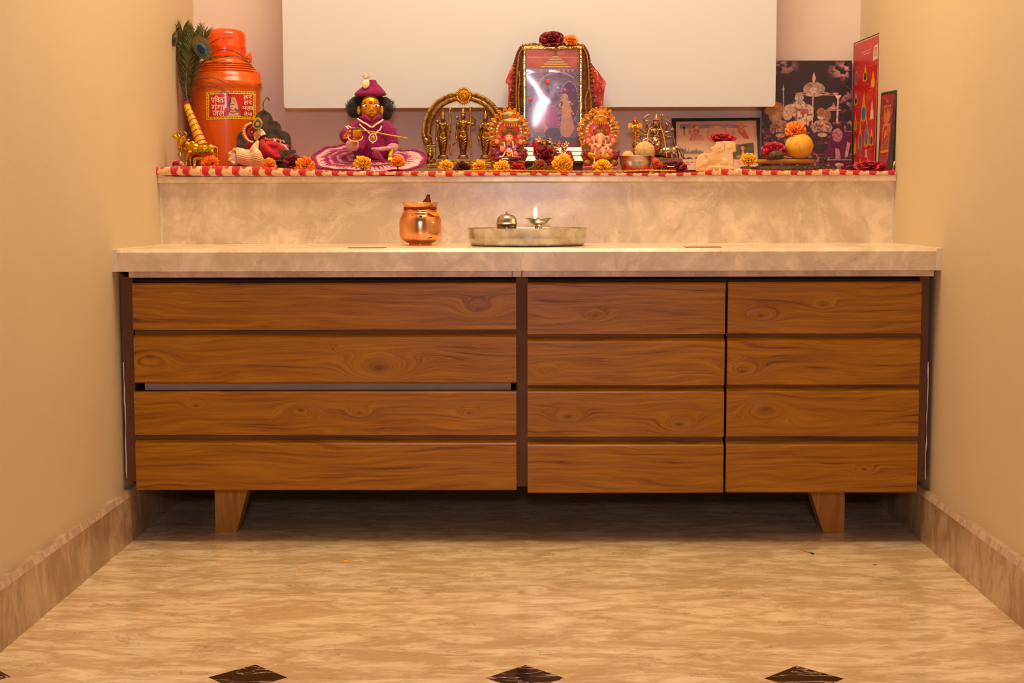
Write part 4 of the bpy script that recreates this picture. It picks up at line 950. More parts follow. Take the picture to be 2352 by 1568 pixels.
for sg in (-1, 1):
    X = lambda x: AXC + sg * (x - AXC)
    b = B(); x0, x1 = sorted((F(X(205), 0).x, F(X(340), 0).x)); b.box((x0, .675, F(0, 1275).z), (x1, .705, F(0, 1060).z)); b.box((x0 - .001, .673, F(0, 1075).z), (x1 + .001, .707, F(0, 1050).z)); b.build('pillar', M_brass, t, bevel=.0008)
    b = B(); b.ell(F(X(200), 985, -.004), (52 * s, 40 * s, 60 * s)); b.ell(F(X(165), 930, -.004), (34 * s, 26 * s, 60 * s)); b.tube(bez([F(X(250), 1010, -.006), F(X(275), 940, -.008), F(X(245), 880, -.008), F(X(215), 860, -.008), F(X(232), 905, -.01)], 3), [.003] * 9 + [.002] * 4, 8); b.ell(F(X(310), 1030, -.004), (36 * s, 30 * s, 30 * s)); b.build('scroll_beast', M_brass, t, remesh=.0012)
b = B()   # kneeling attendant
b.ell(F(262, 1160, -.03), (38 * s, 34 * s, 44 * s)); b.ell(F(262, 1112, -.03), (20 * s, 20 * s, 24 * s)); b.tube([F(260, 1180, -.03), F(240, 1260, -.03), F(250, 1310, -.03)], [40 * s, 36 * s, 40 * s], 10)
b.tube([F(245, 1300, -.03), F(330, 1296, -.034), F(345, 1262, -.036)], [26 * s, 20 * s, 14 * s], 8); b.tube([F(250, 1320, -.03), F(225, 1370, -.03), F(300, 1392, -.032)], [34 * s, 26 * s, 20 * s], 8); b.tube([F(240, 1200, -.034), F(290, 1220, -.04), F(300, 1170, -.042)], [16 * s, 14 * s, 12 * s], 8)
b.tube(bez([F(215, 1340, -.026), F(200, 1240, -.02), F(230, 1160, -.02)], 4), 12 * s, 6); b.build('kneeling_attendant', M_brass, t, remesh=.0011)
def standing(cx, tip, hd, sh, waist, feet, bow, arm_up):
    b = B(); w_ = 1.0
    b.tube([F(cx, hd - 40), F(cx, hd - 70), F(cx, tip)], [40 * s, 34 * s, 10 * s], 12); b.ell(F(cx, hd, -.002), (38 * s, 38 * s, 52 * s)); b.tube([F(cx, hd + 30), F(cx, sh)], [20 * s, 24 * s], 10)
    b.ell(F(cx, hd - 46), (46 * s, 44 * s, 16 * s)); b.ell(F(cx, hd + 4, -.0058), (8 * s, 9 * s, 15 * s))
    b.tube([F(cx - 55, sh + 22), F(cx + 55, sh + 22)], 36 * s, 10); b.tube([F(cx, sh + 20), F(cx, waist)], [72 * s, 50 * s], 14, flat=.75)
    b.tube([F(cx, waist), F(cx, waist + 110), F(cx, feet - 150), F(cx, feet - 20)], [58 * s, 80 * s, 62 * s, 44 * s], 14, flat=.7)
    for k in range(5): b.tube(bez([F(cx - 60 + 10 * k, waist + 60 + k * 44, -.008), F(cx, waist + 95 + k * 48, -.0115), F(cx + 60 - 8 * k, waist + 70 + k * 44, -.008)], 3), .0009, 5)
    b.tube([F(cx, waist + 10, -.008), F(cx - 8, waist + 160, -.011), F(cx + 6, feet - 60, -.009)], [8 * s, 14 * s, 10 * s], 6)
    for sg in (-1, 1): b.tube([F(cx + sg * 42, sh + 50, -.007), F(cx, sh + 105, -.0085)], 6 * s, 5)
    b.tube([F(cx - 78, sh + 30), F(cx - 92, waist - 30), F(cx - 108, waist + 70, -.004), F(cx - 96, waist + 130, -.008)], [28 * s, 22 * s, 18 * s, 16 * s], 9)
    if arm_up == 1: b.tube([F(cx + 78, sh + 30), F(cx + 180, sh + 50, -.004), F(cx + 190, sh - 20, -.006), F(cx + 130, hd - 10, -.008)], [28 * s, 22 * s, 20 * s, 15 * s], 9)
    elif arm_up == 0: b.tube([F(cx + 78, sh + 30), F(cx + 96, waist - 60, -.002), F(cx + 112, waist - 10, -.008), F(cx + 112, waist - 40, -.01)], [28 * s, 23 * s, 20 * s, 16 * s], 9)
    else: b.tube([F(cx - 78, sh + 30, -.004), F(cx - 90, sh + 110, -.01), F(cx - 76, sh + 60, -.014)], [26 * s, 20 * s, 20 * s], 9); b.tube([F(cx + 78, sh + 30), F(cx + 90, waist + 40), F(cx + 86, waist + 110)], [28 * s, 22 * s, 14 * s], 9)
    b.build('deity', M_brass, t, remesh=.00105, smoothit=1)
    b = B(); b.lathe(F(cx, feet + 40), [(86 * s, 0), (90 * s, 12 * s), (70 * s, 30 * s), (76 * s, 44 * s), (60 * s, 56 * s)], 22, sq=.6); b.build('pedestal', M_brass, t)
    if bow:
        b = B(); x0 = cx + bow[0]; b.tube(bez([F(x0, bow[1], -.008), F(x0 - 8, bow[1] + 60, -.008), F(x0 + 2, bow[1] + 200, -.011), F(x0 - 18, bow[1] + 380, -.012), F(x0 + 8, bow[2] - 40, -.01), F(x0, bow[2], -.01)], 4), [.0026] * 3 + [.0022] * 15 + [.003] * 3, 8); b.ell(F(x0 + 4, bow[1] - 6, -.008), (24 * s, 16 * s, 18 * s)); b.build('bow', M_brassy, t)
    b = B(); b.tube([F(cx, tip + 30), F(cx, tip)], [15 * s, 7 * s], 8); b.ell(F(cx, hd - 62, -.006), (14 * s, 8 * s, 12 * s)); b.build('vermilion_mark', M_orangep, t)
standing(458, 490, 632, 700, 850, 1215, (112, 490, 1185), 0)
standing(775, 462, 592, 672, 830, 1215, (118, 462, 1180), 1)
standing(1125, 512, 632, 706, 850, 1215, None, 2)
b = B(); b.tube([F(640, 1010, -.01), F(612, 1050, -.01)], [.003, .0018], 6); b.tube([F(690, 640, .004), F(672, 600, .005)], [.004, .0046], 8); b.tube([F(378, 700, .004), F(364, 665, .005)], [.004, .0044], 8); b.build('quiver', M_brass, t)

# ------------------------------------------------------------------ two painted resin idols with gem halos
M_halo = mat('mustard_gold_resin', (242, 166, 20), .42, .15, rgb2=(210, 120, 12), scale=90)
M_tex = mat('textured_gold_resin', (206, 140, 20), .45, .3, rgb2=(120, 66, 14), scale=260, bump=1, bscale=400)
M_omat = mat('orange_enamel', (246, 84, 10), .35, coat=.4, rgb2=(226, 40, 8), scale=40)
M_hair2 = mat('brown_paint', (96, 44, 14), .5)
def gem_halo(F, t, pet, gems, blues, pearls, hc, hr, oc, orr):
    s = F.s; b = B()
    b.ell(F(hc[0], hc[1], .012), (hr[0] * s, 26 * s, hr[1] * s), None, 30, 16)
    b.build('halo_plate', M_halo, t)
    b = B()
    for x, y in pet:
        dx, dy = x - hc[0], y - hc[1]; L_ = math.hypot(dx, dy); a = math.atan2(-dy, dx); Rm = Matrix.Rotation(-a, 3, 'Y')
        b.ell(F(x - dx / L_ * 10, y - dy / L_ * 10, .008), (88 * s, 30 * s, 48 * s), Rm, 14, 9)
        P = [F(x - dx / L_ * 10 + 74 * math.cos(q) * math.cos(a) - 38 * math.sin(q) * math.sin(a), y - dy / L_ * 10 - 74 * math.cos(q) * math.sin(a) - 38 * math.sin(q) * math.cos(a), .0050) for q in [2 * PI * k / 14 for k in range(14)]]
        b.tube(P, 7 * s, 6, closed=True)
    b.build('halo_petals', M_halo, t)
    for nm, G, m_ in (('ruby_gem', gems[0], M_ruby), ('opal_gem', gems[1], M_opal), ('blue_gem', blues, M_blue)):
        b = B()
        for x, y in G:
            a = math.atan2(-(y - hc[1]), x - hc[0]); b.ell(F(x, y, .0035), ((34 if m_ is not M_blue else 22) * s, 16 * s, 21 * s), Matrix.Rotation(-a, 3, 'Y'), 10, 7)
        b.build(nm, m_, t)
    b = B(); b.ell(F(oc[0], oc[1], .004), (orr[0] * s, 22 * s, orr[1] * s), None, 26, 14); b.build('orange_backing', M_omat, t)
    b = B(); c = B()
    for x, y in pearls: b.ell(F(x, y, .001), (25 * s, 12 * s, 25 * s), None, 12, 7); c.ell(F(x, y, -.0008), 9 * s, None, 8, 6)
    b.build('pearl_stud', M_pearl, t); c.build('stud_gem', M_ruby, t)
def beads(F, P, r, n, m_, t, nm='pearl_string'):
    b = B(); Q = bez([F(*p) for p in P], n)
    for q in Q: b.ell(q, r * F.s, None, 8, 6)
    b.build(nm, m_, t)
def fan(F, t, x, y, sg, sc_=1.0):
    b = B(); s = F.s
    for k in range(9):
        a = -.35 + .21 * k; L_ = (170 + 20 * math.sin(k * 2)) * sc_
        b.tube([F(x, y, -.008), F(x + sg * L_ * .5 * math.cos(a), y + L_ * .5 * math.sin(a), -.016), F(x + sg * L_ * math.cos(a), y + L_ * math.sin(a), -.012)], [8 * s, 17 * s, 20 * s], 7)
    b.build('pleated_scarf', M_wine, t)
def common(F, t, cx, cy, wd):
    s = F.s; b = B(); rd = random.Random(int(cx))
    b.ell(F(cx, cy + 190, .004), (wd * s, 120 * s, 190 * s), None, 26, 16)
    for k in range(34):
        a = PI * k / 33; b.ell(F(cx - wd * .93 * math.cos(a), cy + 150 - 120 * math.sin(a) * (1 if .15 < a < 3 else 0), -.002), (rd.uniform(40, 60) * s, 40 * s, rd.uniform(36, 52) * s))
    b.lathe(F(cx, cy + 372, .004), [(wd * .86 * s, 0), (wd * .9 * s, 20 * s), (wd * .86 * s, 60 * s), (wd * .7 * s, 100 * s)], 30, sq=.42)
    b.build('seat', M_tex, t, remesh=.0016)

# left idol
F = Fr(.515, 1110, 230, 9.225); s = F.s
t = thing('goddess_idol', 'seated goddess figurine with gem petal halo, left of the framed picture', 'idol', (F(530, 1390).x, .515, ET + .003))
pet = [(200, 888), (172, 795), (160, 702), (165, 612), (190, 520), (235, 432), (300, 358), (355, 275), (460, 225), (560, 235), (655, 245), (720, 330), (785, 385), (850, 440), (890, 520), (915, 612), (915, 702), (900, 795), (870, 880)]
gem_halo(F, t, pet, ([(205, 880), (178, 703), (205, 543), (305, 395), (457, 235), (690, 360), (815, 465), (890, 617), (882, 790)], [(178, 783), (178, 605), (248, 462), (752, 405), (865, 524), (892, 697), (868, 868)]), [(330, 290), (637, 258)],
         [(412, 462), (360, 498), (320, 550), (300, 610), (296, 676), (765, 552), (790, 612), (800, 682), (806, 748)], (535, 640), (330, 385), (545, 640), (222, 200))
common(F, t, 525, 1010, 400)
b = B(); b.ell(F(545, 330, -.004), (150 * s, 60 * s, 90 * s)); b.tube(bez([F(400, 400, -.004), F(380, 320, -.008), F(450, 300, -.01), F(470, 360, -.01)], 4), 20 * s, 8); b.tube(bez([F(690, 400, -.004), F(700, 300, -.008), F(620, 290, -.01), F(560, 340, -.012)], 4), 20 * s, 8)
b.lathe(F(590, 505, -.006), [(130 * s, 0), (150 * s, 20 * s), (148 * s, 40 * s), (158 * s, 60 * s), (150 * s, 90 * s), (120 * s, 120 * s)], 26, sq=.5); b.build('crown', M_halo, t)
b = B(); b.ell(F(500, 320, -.0125), (38 * s, 18 * s, 38 * s)); b.build('turquoise_gem', M_turq, t)
beads(F, [(465, 425, -.0125), (550, 432, -.0155), (640, 435, -.0155), (725, 425, -.0125)], 19, 4, M_pearl, t)
b = B()
for k in range(6): x = 455 + 50 * k; b.tube([F(x, 498, -.012), F(x, 540, -.0125), F(x, 575, -.012)], [10 * s, 18 * s, 9 * s], 7)
b.build('crown_tassels', M_halo, t)
b = B(); b.ell(F(545, 660, -.004), (170 * s, 26 * s, 76 * s)); b.build('headdress', mat('amber_resin', (206, 110, 14), .4, .2, rgb2=(150, 60, 10), scale=140), t)
b = B(); b.tube(bez([F(405, 725, -.0105), F(412, 675, -.0115), F(470, 690, -.012), F(545, 636, -.013), F(640, 680, -.012), F(700, 680, -.0115), F(705, 718, -.0105), F(660, 705, -.011), F(550, 660, -.012), F(450, 715, -.011)], 4), 8 * s, 6, closed=True); b.build('green_trim', mat('verdigris', (70, 104, 60), .5), t)
b = B(); b.ell(F(545, 815, -.008), (82 * s, 62 * s, 98 * s), None, 20, 14); b.tube([F(540, 880, -.004), F(535, 960, -.004)], [50 * s, 70 * s], 12); b.ell(F(545, 822, -.0155), (10 * s, 10 * s, 18 * s)); b.build('face', M_pinkskin, t, remesh=.001)
b = B()
for x in (512, 580): b.ell(F(x, 765, -.0142), (20 * s, 6 * s, 10 * s), None, 10, 6)
b.build('eye', M_dgreen, t)
b = B(); b.ell(F(545, 860, -.0150), (24 * s, 6 * s, 8 * s)); b.ell(F(545, 705, -.013), (12 * s, 6 * s, 26 * s)); b.build('lips', M_red, t)
b = B()
for sg in (-1, 1): b.tube(bez([F(545, 725, -.008), F(545 + sg * 80, 770, -.006), F(545 + sg * 105, 850, -.004), F(545 + sg * 110, 920, -.003)], 4), 30 * s, 8)
b.build('hair', M_omat, t)
def lotus(F, x, y, r, t):
    b = B(); rd = random.Random(int(x + y))
    for l in range(3):
        for k in range(6):
            a = 2 * PI * k / 6 + l * .5; ax = V((math.cos(a) * (l + .3), -1.6, math.sin(a) * (l + .3))).normalized(); b.ell(F(x, y, -.008) + ax * r * F.s * .55, (r * .34 * F.s, r * .3 * F.s, r * .34 * F.s), None, 8, 6)
    b.build('lotus', M_pink, t, remesh=.0009)
lotus(F, 332, 790, 62, t); lotus(F, 752, 790, 66, t)
def palm(F, x, y, w_, h_, t, dy=-.012, up=True):
    """open hand: a palm with four fingers and a thumb"""
    s = F.s; b = B(); sg = -1 if up else 1; q = (w_ * .24)
    b.ell(F(x, y, dy), (w_ * .5 * s, w_ * .3 * s, h_ * .36 * s))
    for k in range(4): b.tube([F(x - w_ * .36 + k * w_ * .24, y + sg * h_ * .2, dy), F(x - w_ * .38 + k * w_ * .25, y + sg * h_ * (.5 + (.06 if k in (1, 2) else 0)), dy - .0008)], [q * .55 * s, q * .42 * s], 7)
    b.tube([F(x + w_ * .4, y, dy), F(x + w_ * .62, y + sg * h_ * .22, dy - .001)], [q * .5 * s, q * .38 * s], 7)
    b.build('hand', M_salmon, t, remesh=.0009)
palm(F, 288, 895, 84, 120, t); palm(F, 790, 900, 92, 130, t, up=True); palm(F, 400, 1045, 104, 150, t, -.022); palm(F, 682, 1130, 92, 150, t, -.024, up=False)
b = B(); b.tube([F(535, 960, -.004), F(535, 1030, -.006), F(535, 1130, -.008)], [120 * s, 130 * s, 200 * s], 18, flat=.7)
for sg in (-1, 1):
    b.tube([F(535 + sg * 120, 980, -.004), F(535 + sg * 200, 990, -.006), F(535 + sg * 250, 950, -.008)], [40 * s, 36 * s, 30 * s], 9); b.tube([F(535 + sg * 120, 1000, -.006), F(535 + sg * 150, 1080, -.014)], [44 * s, 40 * s], 9)
b.ell(F(535, 1230, -.010), (330 * s, 110 * s, 80 * s)); b.build('robe', M_wine, t, remesh=.0014)
fan(F, t, 330, 1070, -1); fan(F, t, 740, 1090, 1)
b = B(); b.tube([F(400, 935, -.012), F(412, 900, -.014)], [18 * s, 14 * s], 8); b.build('green_bud', mat('lime_paint', (150, 200, 30), .5), t)
for P in ([(440, 900, -.016), (450, 960, -.018), (460, 990, -.018)], [(620, 880, -.016), (632, 950, -.018), (630, 1000, -.018)], [(470, 1085, -.024), (440, 1150, -.026), (400, 1190, -.026), (350, 1200, -.026)], [(600, 1080, -.022), (612, 1130, -.024), (620, 1190, -.026)], [(400, 1250, -.028), (460, 1235, -.030), (520, 1250, -.030)]): beads(F, P, 17, 3, M_pearl, t)
b = B()
for k in range(6): a = PI * k / 3; b.ell(F(548 + 36 * math.cos(a), 1140 + 36 * math.sin(a), -.027), (24 * s, 9 * s, 24 * s), None, 8, 6)
b.build('gold_flower', M_yel, t)
b = B(); b.ell(F(545, 970, -.016), 20 * s); b.build('blue_gem', M_blue, t)
b = B(); rd = random.Random(3)
for k in range(16): x = 200 + 44 * k; b.ell(F(x, 1310 + 14 * math.sin(k * 1.3), -.02), (34 * s, 18 * s, 20 * s), None, 8, 6)
b.build('lotus_base', M_tex, t)

# right idol, elephant-headed
F = Fr(.515, 1315, 235, 9.5); s = F.s
t = thing('elephant_headed_idol', 'elephant-headed deity figurine with gem petal halo, right of the framed picture', 'idol', (F(590, 1440).x, .515, ET + .003))
pet = [(240, 880), (205, 790), (180, 690), (165, 590), (190, 485), (245, 405), (320, 320), (405, 260), (450, 205), (520, 180), (620, 150), (705, 185), (800, 225), (810, 320), (868, 375), (925, 460), (955, 550), (960, 650), (945, 745), (920, 835)]
gem_halo(F, t, pet, ([(213, 795), (195, 592), (280, 420), (433, 318), (618, 162), (790, 360), (900, 490), (952, 652)], [(258, 853), (203, 690), (225, 490), (345, 358), (843, 420), (937, 553), (932, 732), (822, 885)]), [(450, 207), (800, 235)],
         [(445, 440), (400, 470), (350, 518), (322, 580), (318, 648), (772, 455), (822, 510), (845, 575), (850, 645)], (565, 560), (345, 400), (590, 570), (228, 215))
common(F, t, 600, 1000, 400)
b = B(); b.ell(F(610, 280, -.004), (170 * s, 60 * s, 95 * s)); b.ell(F(620, 225, -.008), (40 * s, 30 * s, 70 * s)); b.lathe(F(610, 430, -.006), [(128 * s, 0), (150 * s, 20 * s), (146 * s, 50 * s), (158 * s, 75 * s), (148 * s, 110 * s), (110 * s, 140 * s)], 26, sq=.5)
for sg in (-1, 1): b.tube(bez([F(610 + sg * 130, 310, -.006), F(610 + sg * 120, 230, -.01), F(610 + sg * 60, 220, -.012), F(610 + sg * 80, 270, -.012)], 4), 16 * s, 8)
b.build('crown', M_halo, t)
beads(F, [(500, 318, -.0125), (560, 295, -.0155), (650, 290, -.0155), (740, 325, -.0125)], 13, 5, M_pearl, t)
b = B()
for k in range(7): x = 490 + 40 * k; b.tube([F(x, 420, -.012), F(x, 450, -.0125), F(x, 490, -.012)], [10 * s, 16 * s, 8 * s], 7)
b.build('crown_tassels', M_halo, t)
b = B(); b.ell(F(610, 620, -.004), (165 * s, 26 * s, 80 * s)); b.build('headdress', mat('amber_resin', (216, 130, 16), .4, .2, rgb2=(160, 70, 10), scale=140), t)
b = B(); b.ell(F(612, 508, -.010), (32 * s, 14 * s, 44 * s)); b.ell(F(520, 565, -.010), (36 * s, 10 * s, 20 * s), Matrix.Rotation(.5, 3, 'Y')); b.ell(F(695, 575, -.010), (36 * s, 10 * s, 20 * s), Matrix.Rotation(-.5, 3, 'Y')); b.build('ruby_gem', M_ruby, t)
b = B()
for sg in (-1, 1): b.tube(bez([F(610 + sg * 30, 645, -.011), F(610 + sg * 90, 672, -.011), F(610 + sg * 140, 680, -.010), F(610 + sg * 145, 630, -.010)], 4), 8 * s, 6)
b.build('green_trim', mat('verdigris', (70, 104, 60), .5), t)
b = B(); b.ell(F(600, 770, -.006), (120 * s, 80 * s, 100 * s), None, 22, 14); b.tube(bez([F(608, 740, -.016), F(600, 840, -.021), F(592, 920, -.022), F(555, 965, -.024), F(515, 935, -.025), F(512, 900, -.025)], 4), [62 * s - k * 1.9 * s for k in range(21)], 12)
b.tube([F(540, 900, -.010), F(500, 935, -.018)], [20 * s, 8 * s], 8); b.tube([F(660, 900, -.010), F(700, 930, -.018)], [20 * s, 8 * s], 8)
b.build('elephant_head', M_pinkskin, t, remesh=.0011, smoothit=1)
for x, sg in ((462, -1), (752, 1)):
    b = B(); b.ell(F(x, 800, -.002), (66 * s, 16 * s, 76 * s), Matrix.Rotation(sg * .2, 3, 'Y')); b.ell(F(x - sg * 4, 800, -.0045), (40 * s, 10 * s, 50 * s), Matrix.Rotation(sg * .2, 3, 'Y')); b.build('ear', M_pinkskin, t)
b = B(); b.ell(F(750, 790, -.008), (22 * s, 10 * s, 24 * s)); b.build('blue_gem', M_blue, t)
b = B()
for x in (560, 658): b.ell(F(x, 728, -.0145), (20 * s, 6 * s, 11 * s), None, 10, 6)
b.build('eye', M_dgreen, t)
b = B(); b.ell(F(612, 735, -.0215), (18 * s, 8 * s, 34 * s)); b.build('tilak', M_red, t)
beads(F, [(628, 790, -.0285), (626, 860, -.0300), (612, 930, -.030), (575, 968, -.031), (530, 945, -.031)], 9, 6, M_pearl, t)
lotus(F, 370, 730, 58, t); lotus(F, 842, 735, 60, t)
palm(F, 340, 860, 90, 140, t); palm(F, 880, 850, 100, 140, t); palm(F, 440, 1010, 84, 130, t, -.022); palm(F, 822, 1085, 96, 130, t, -.024)
b = B(); b.ell(F(615, 1080, -.008), (165 * s, 130 * s, 130 * s), None, 20, 14)
for sg in (-1, 1): b.tube([F(610 + sg * 110, 960, -.004), F(610 + sg * 200, 940, -.008), F(610 + sg * 260, 900, -.01)], [50 * s, 40 * s, 32 * s], 9); b.tube([F(610 + sg * 130, 990, -.006), F(610 + sg * 190, 1060, -.018)], [46 * s, 38 * s], 9)
b.build('belly', M_pinkskin, t, remesh=.0013, smoothit=1)
b = B(); b.ell(F(480, 1170, -.014), (170 * s, 90 * s, 80 * s), Matrix.Rotation(.3, 3, 'Y')); b.ell(F(740, 1180, -.014), (160 * s, 90 * s, 80 * s), Matrix.Rotation(-.2, 3, 'Y')); b.build('dhoti', M_halo, t)
fan(F, t, 370, 1080, -1, .8); fan(F, t, 880, 1100, 1, .85)
for P in ([(470, 800, -.018), (470, 880, -.02), (495, 960, -.026), (490, 1080, -.028), (475, 1180, -.030), (480, 1270, -.030)], [(715, 850, -.018), (725, 940, -.022), (700, 1060, -.028), (640, 1140, -.028)]): beads(F, P, 16, 4, M_pearl, t)
b = B()
for x, y in ((495, 948), (735, 1005), (615, 1105), (608, 1180), (475, 1165)): b.ell(F(x, y, -.030), 22 * s, None, 8, 6)
b.build('red_bead', M_ruby, t)
b = B()
for k in range(12): x = 260 + 62 * k; b.ell(F(x, 1420 - 10 * math.sin(k), -.022), (40 * s, 18 * s, 24 * s), None, 8, 6)
b.build('lotus_base', M_pink, t)
for x in (330, 900): b = B(); b.ell(F(x, 1320, -.012), (90 * s, 40 * s, 75 * s)); b.build('gilt_foot', M_tex, t)
# ------------------------------------------------------------------ framed picture in the middle, with veil
F = Fr(.70, 1100, 50, 4.354); s = F.s
t = thing('framed_picture', 'framed deity picture on a stepped silver stand at the centre', 'picture frame', (F(750, 1480).x, .70, ET + .003))
cv = Cv(132, 242, (120, 96, 118), 21); W_, H_ = 132, 242
cv.rect(0, 0, W_, 48, (176, 78, 56)); cv.clouds(14, 10, (196, 110, 70), .5, .7, .6, (cv.Y < 46).astype(float)); cv.rect(0, 20, W_, 22, (222, 180, 160), .5); cv.clouds(20, 20, (150, 130, 150), .45, .7, .7, (cv.Y > 48).astype(float)); cv.clouds(10, 12, (88, 60, 90), .5, .75, .6, (cv.Y > 48).astype(float))
for k in range(5): cv.rect(74 - 8 - 7 * k, 18 + 6 * k, 74 + 8 + 7 * k, 23 + 6 * k, (206, 156, 70)); cv.rect(74 - 8 - 7 * k, 22 + 6 * k, 74 + 8 + 7 * k, 24 + 6 * k, (120, 70, 30))
cv.poly([(72, 6), (76, 6), (80, 18), (68, 18)], (110, 80, 40))
for k in range(8): cv.poly([(34 + 11 * k, 50), (44 + 11 * k, 50), (39 + 11 * k, 58)], (190, 130, 80))
for R0, c in ((44, (220, 190, 170)), (36, (110, 60, 100))):
    for k in range(30): a = PI * 1.05 + k * .075; cv.ell(80 + R0 * 1.2 * math.cos(a), 102 + R0 * math.sin(a), 1.2, 1.2, c)
cv.ell(40, 150, 26, 50, (150, 120, 150), 0, .8); cv.ell(34, 146, 8, 10, (206, 150, 110)); cv.ell(28, 180, 16, 26, (196, 130, 100), 0, .8); cv.ell(52, 178, 9, 30, (216, 160, 120), .1, .7); cv.ell(64, 172, 18, 30, (170, 90, 140), 0, .8)
for k in range(26): a = k * .24; cv.ell(64 + 19 * math.cos(a), 172 + 31 * math.sin(a), 1, 1, (240, 200, 210))
cv.ell(108, 130, 22, 50, (96, 56, 88), 0, .85)
for k in range(40): a = k * .16; cv.ell(108 + 22 * math.cos(a), 130 + 50 * math.sin(a), 1.1, 1.1, (220, 190, 170))
cv.ell(96, 122, 9, 12, (206, 150, 110)); cv.ell(100, 150, 12, 22, (200, 140, 100)); 
for k in range(26): cv.ell(96 + rs.uniform(-20, 26), 90 + rs.uniform(0, 80), 2.4, 2.4, [(220, 180, 60), (200, 70, 90), (80, 120, 90), (230, 200, 170), (60, 60, 130)][k % 5], 0, .8)
cv.poly([(88, 160), (112, 160), (120, 196), (104, 222), (84, 210)], (204, 150, 110), .8); cv.rect(0, 218, W_, 228, (70, 90, 70)); cv.ell(66, 210, 20, 16, (90, 80, 90)); cv.rect(0, 228, W_, H_, (120, 40, 56)); cv.clouds(6, 6, (160, 90, 90), .5, .7, .6, (cv.Y > 226).astype(float))
p00, p10, p11, p01 = F(472, 272, -.004), F(998, 272, -.004), F(1004, 1250, -.004), F(476, 1250, -.004)
base_q = quad(p00, p10, p11, p01); Hm, Wm = (p00 - p01).length, (p10 - p00).length
def segd(x, y, P):
    d = 9
    for (x0, y0), (x1, y1) in zip(P[:-1], P[1:]):
        tt = max(0, min(1, ((x - x0) * (x1 - x0) + (y - y0) * (y1 - y0)) / ((x1 - x0) ** 2 + (y1 - y0) ** 2))); d = min(d, math.hypot(x - x0 - tt * (x1 - x0), y - y0 - tt * (y1 - y0)))
    return d
VC = [(x * Wm, y * Hm) for x, y in ((0, .23), (.2, .34), (.36, .47), (.45, .50), (.56, .42), (.62, .36))]; VD = [(x * Wm, y * Hm) for x, y in ((0, .99), (.07, .93), (.12, .82))]; VE = [(x * Wm, y * Hm) for x, y in ((0, .205), (.5, .19), (1, .215))]
def qd(d, w): return d * d if d < w else 2 * w * d - w * w
def bulge(u, v):
    p = base_q(u, v); x, y = u * Wm, v * Hm
    d = segd(x, y, VC); h = .95 * qd(d, .02); d2 = segd(x, y, VD); h2 = .9 * qd(d2, .012); d3 = segd(x, y, VE); h3 = 2.4 * min(d3, .012) ** 2
    return V((p.x, p.y - .003 + (h + h2 + h3) - (.1159 * p.z * p.z - .2306 * p.z + .1143) * -1 * -1, p.z))
cv.mesh('picture', bulge, vcol_mat('acrylic_print', .35, coat=1.0), t)['label'] = 'printed picture under bowed acrylic'
t.children[0].data.materials[0].node_tree.nodes['Principled BSDF'].inputs['Coat Roughness'].default_value = .10
b = B(); b.ell(F(688, 596, -.009), (22 * s, .0012, 22 * s)); b.ell(F(514, 774, -.009), (20 * s, .0012, 20 * s)); b.build('vermilion_dot', M_orangep, t)
M_gfoil = mat('gold_mirror_strip', (250, 196, 96), .12, 1.0, rgb2=(230, 150, 50), scale=50, bump=.3, bscale=160); M_sfoil = mat('silver_foil', (236, 228, 214), .22, 1.0, rgb2=(200, 186, 160), scale=160, bump=1.0, bscale=300)
M_dk = mat('dark_frame_lip', (84, 66, 50), .5)
b = B()
for x0, x1 in ((446, 466), (1008, 1028)): b.prism([F(x0, 262, -.010), F(x1, 262, -.010), F(x1, 1262, -.010), F(x0, 1262, -.010)], [F(x0, 262, .008), F(x1, 262, .008), F(x1, 1262, .008), F(x0, 1262, .008)])
b.build('mirror_border', M_gfoil, t, bevel=.001)
b = B(); b.prism([F(446, 248, -.009), F(1028, 248, -.009), F(1028, 270, -.009), F(446, 270, -.009)], [F(446, 248, .008), F(1028, 248, .008), F(1028, 270, .008), F(446, 270, .008)]); b.build('top_border', M_gfoil, t, bevel=.001)
b = B()
for x0, x1 in ((466, 474), (1000, 1008)): b.prism([F(x0, 262, -.008), F(x1, 262, -.008), F(x1, 1255, -.008), F(x0, 1255, -.008)], [F(x0, 262, .004), F(x1, 262, .004), F(x1, 1255, .004), F(x0, 1255, .004)])
b.prism([F(446, 262, .004), F(1028, 262, .004), F(1028, 1262, .004), F(446, 1262, .004)], [F(446, 262, .010), F(1028, 262, .010), F(1028, 1262, .010), F(446, 1262, .010)]); b.build('frame_back', M_dk, t)
b = B()
for i, (x0, x1, y0, y1) in enumerate(((452, 1024, 1254, 1294), (446, 1030, 1302, 1334), (436, 1040, 1342, 1392))):
    dd = -.012 - .010 * i; b.prism([F(x0, y0, dd), F(x1, y0, dd), F(x1 + 8, y1, dd - .006), F(x0 - 8, y1, dd - .006)], [F(x0, y0, .012), F(x1, y0, .012), F(x1 + 8, y1, .012), F(x0 - 8, y1, .012)])
b.build('stepped_plinth', M_sfoil, t, bevel=.001)
b = B()
for i, (x0, x1, y) in enumerate(((446, 1032, 1296), (438, 1040, 1336))):
    dd = -.018 - .010 * i; b.tube([F(x0, y, dd), F(x1, y, dd)], .0016, 8)
b.build('gilt_moulding', M_gfoil, t)
b = B(); zlo = ET + .003; z1, z2 = F(700, 1392, -.03).z, F(700, 1425, -.03).z
x0, x1 = F(430, 0, -.03).x, F(1050, 0, -.03).x
b.box((x0, .655, z2), (x1, .72, z1)); b.box((x0 + .004, .66, zlo), (x0 + .028, .715, z2)); b.box((x1 - .028, .66, zlo), (x1 - .004, .715, z2)); b.build('maroon_base', mat('maroon_wood', (60, 6, 8), .6), t, bevel=.002)

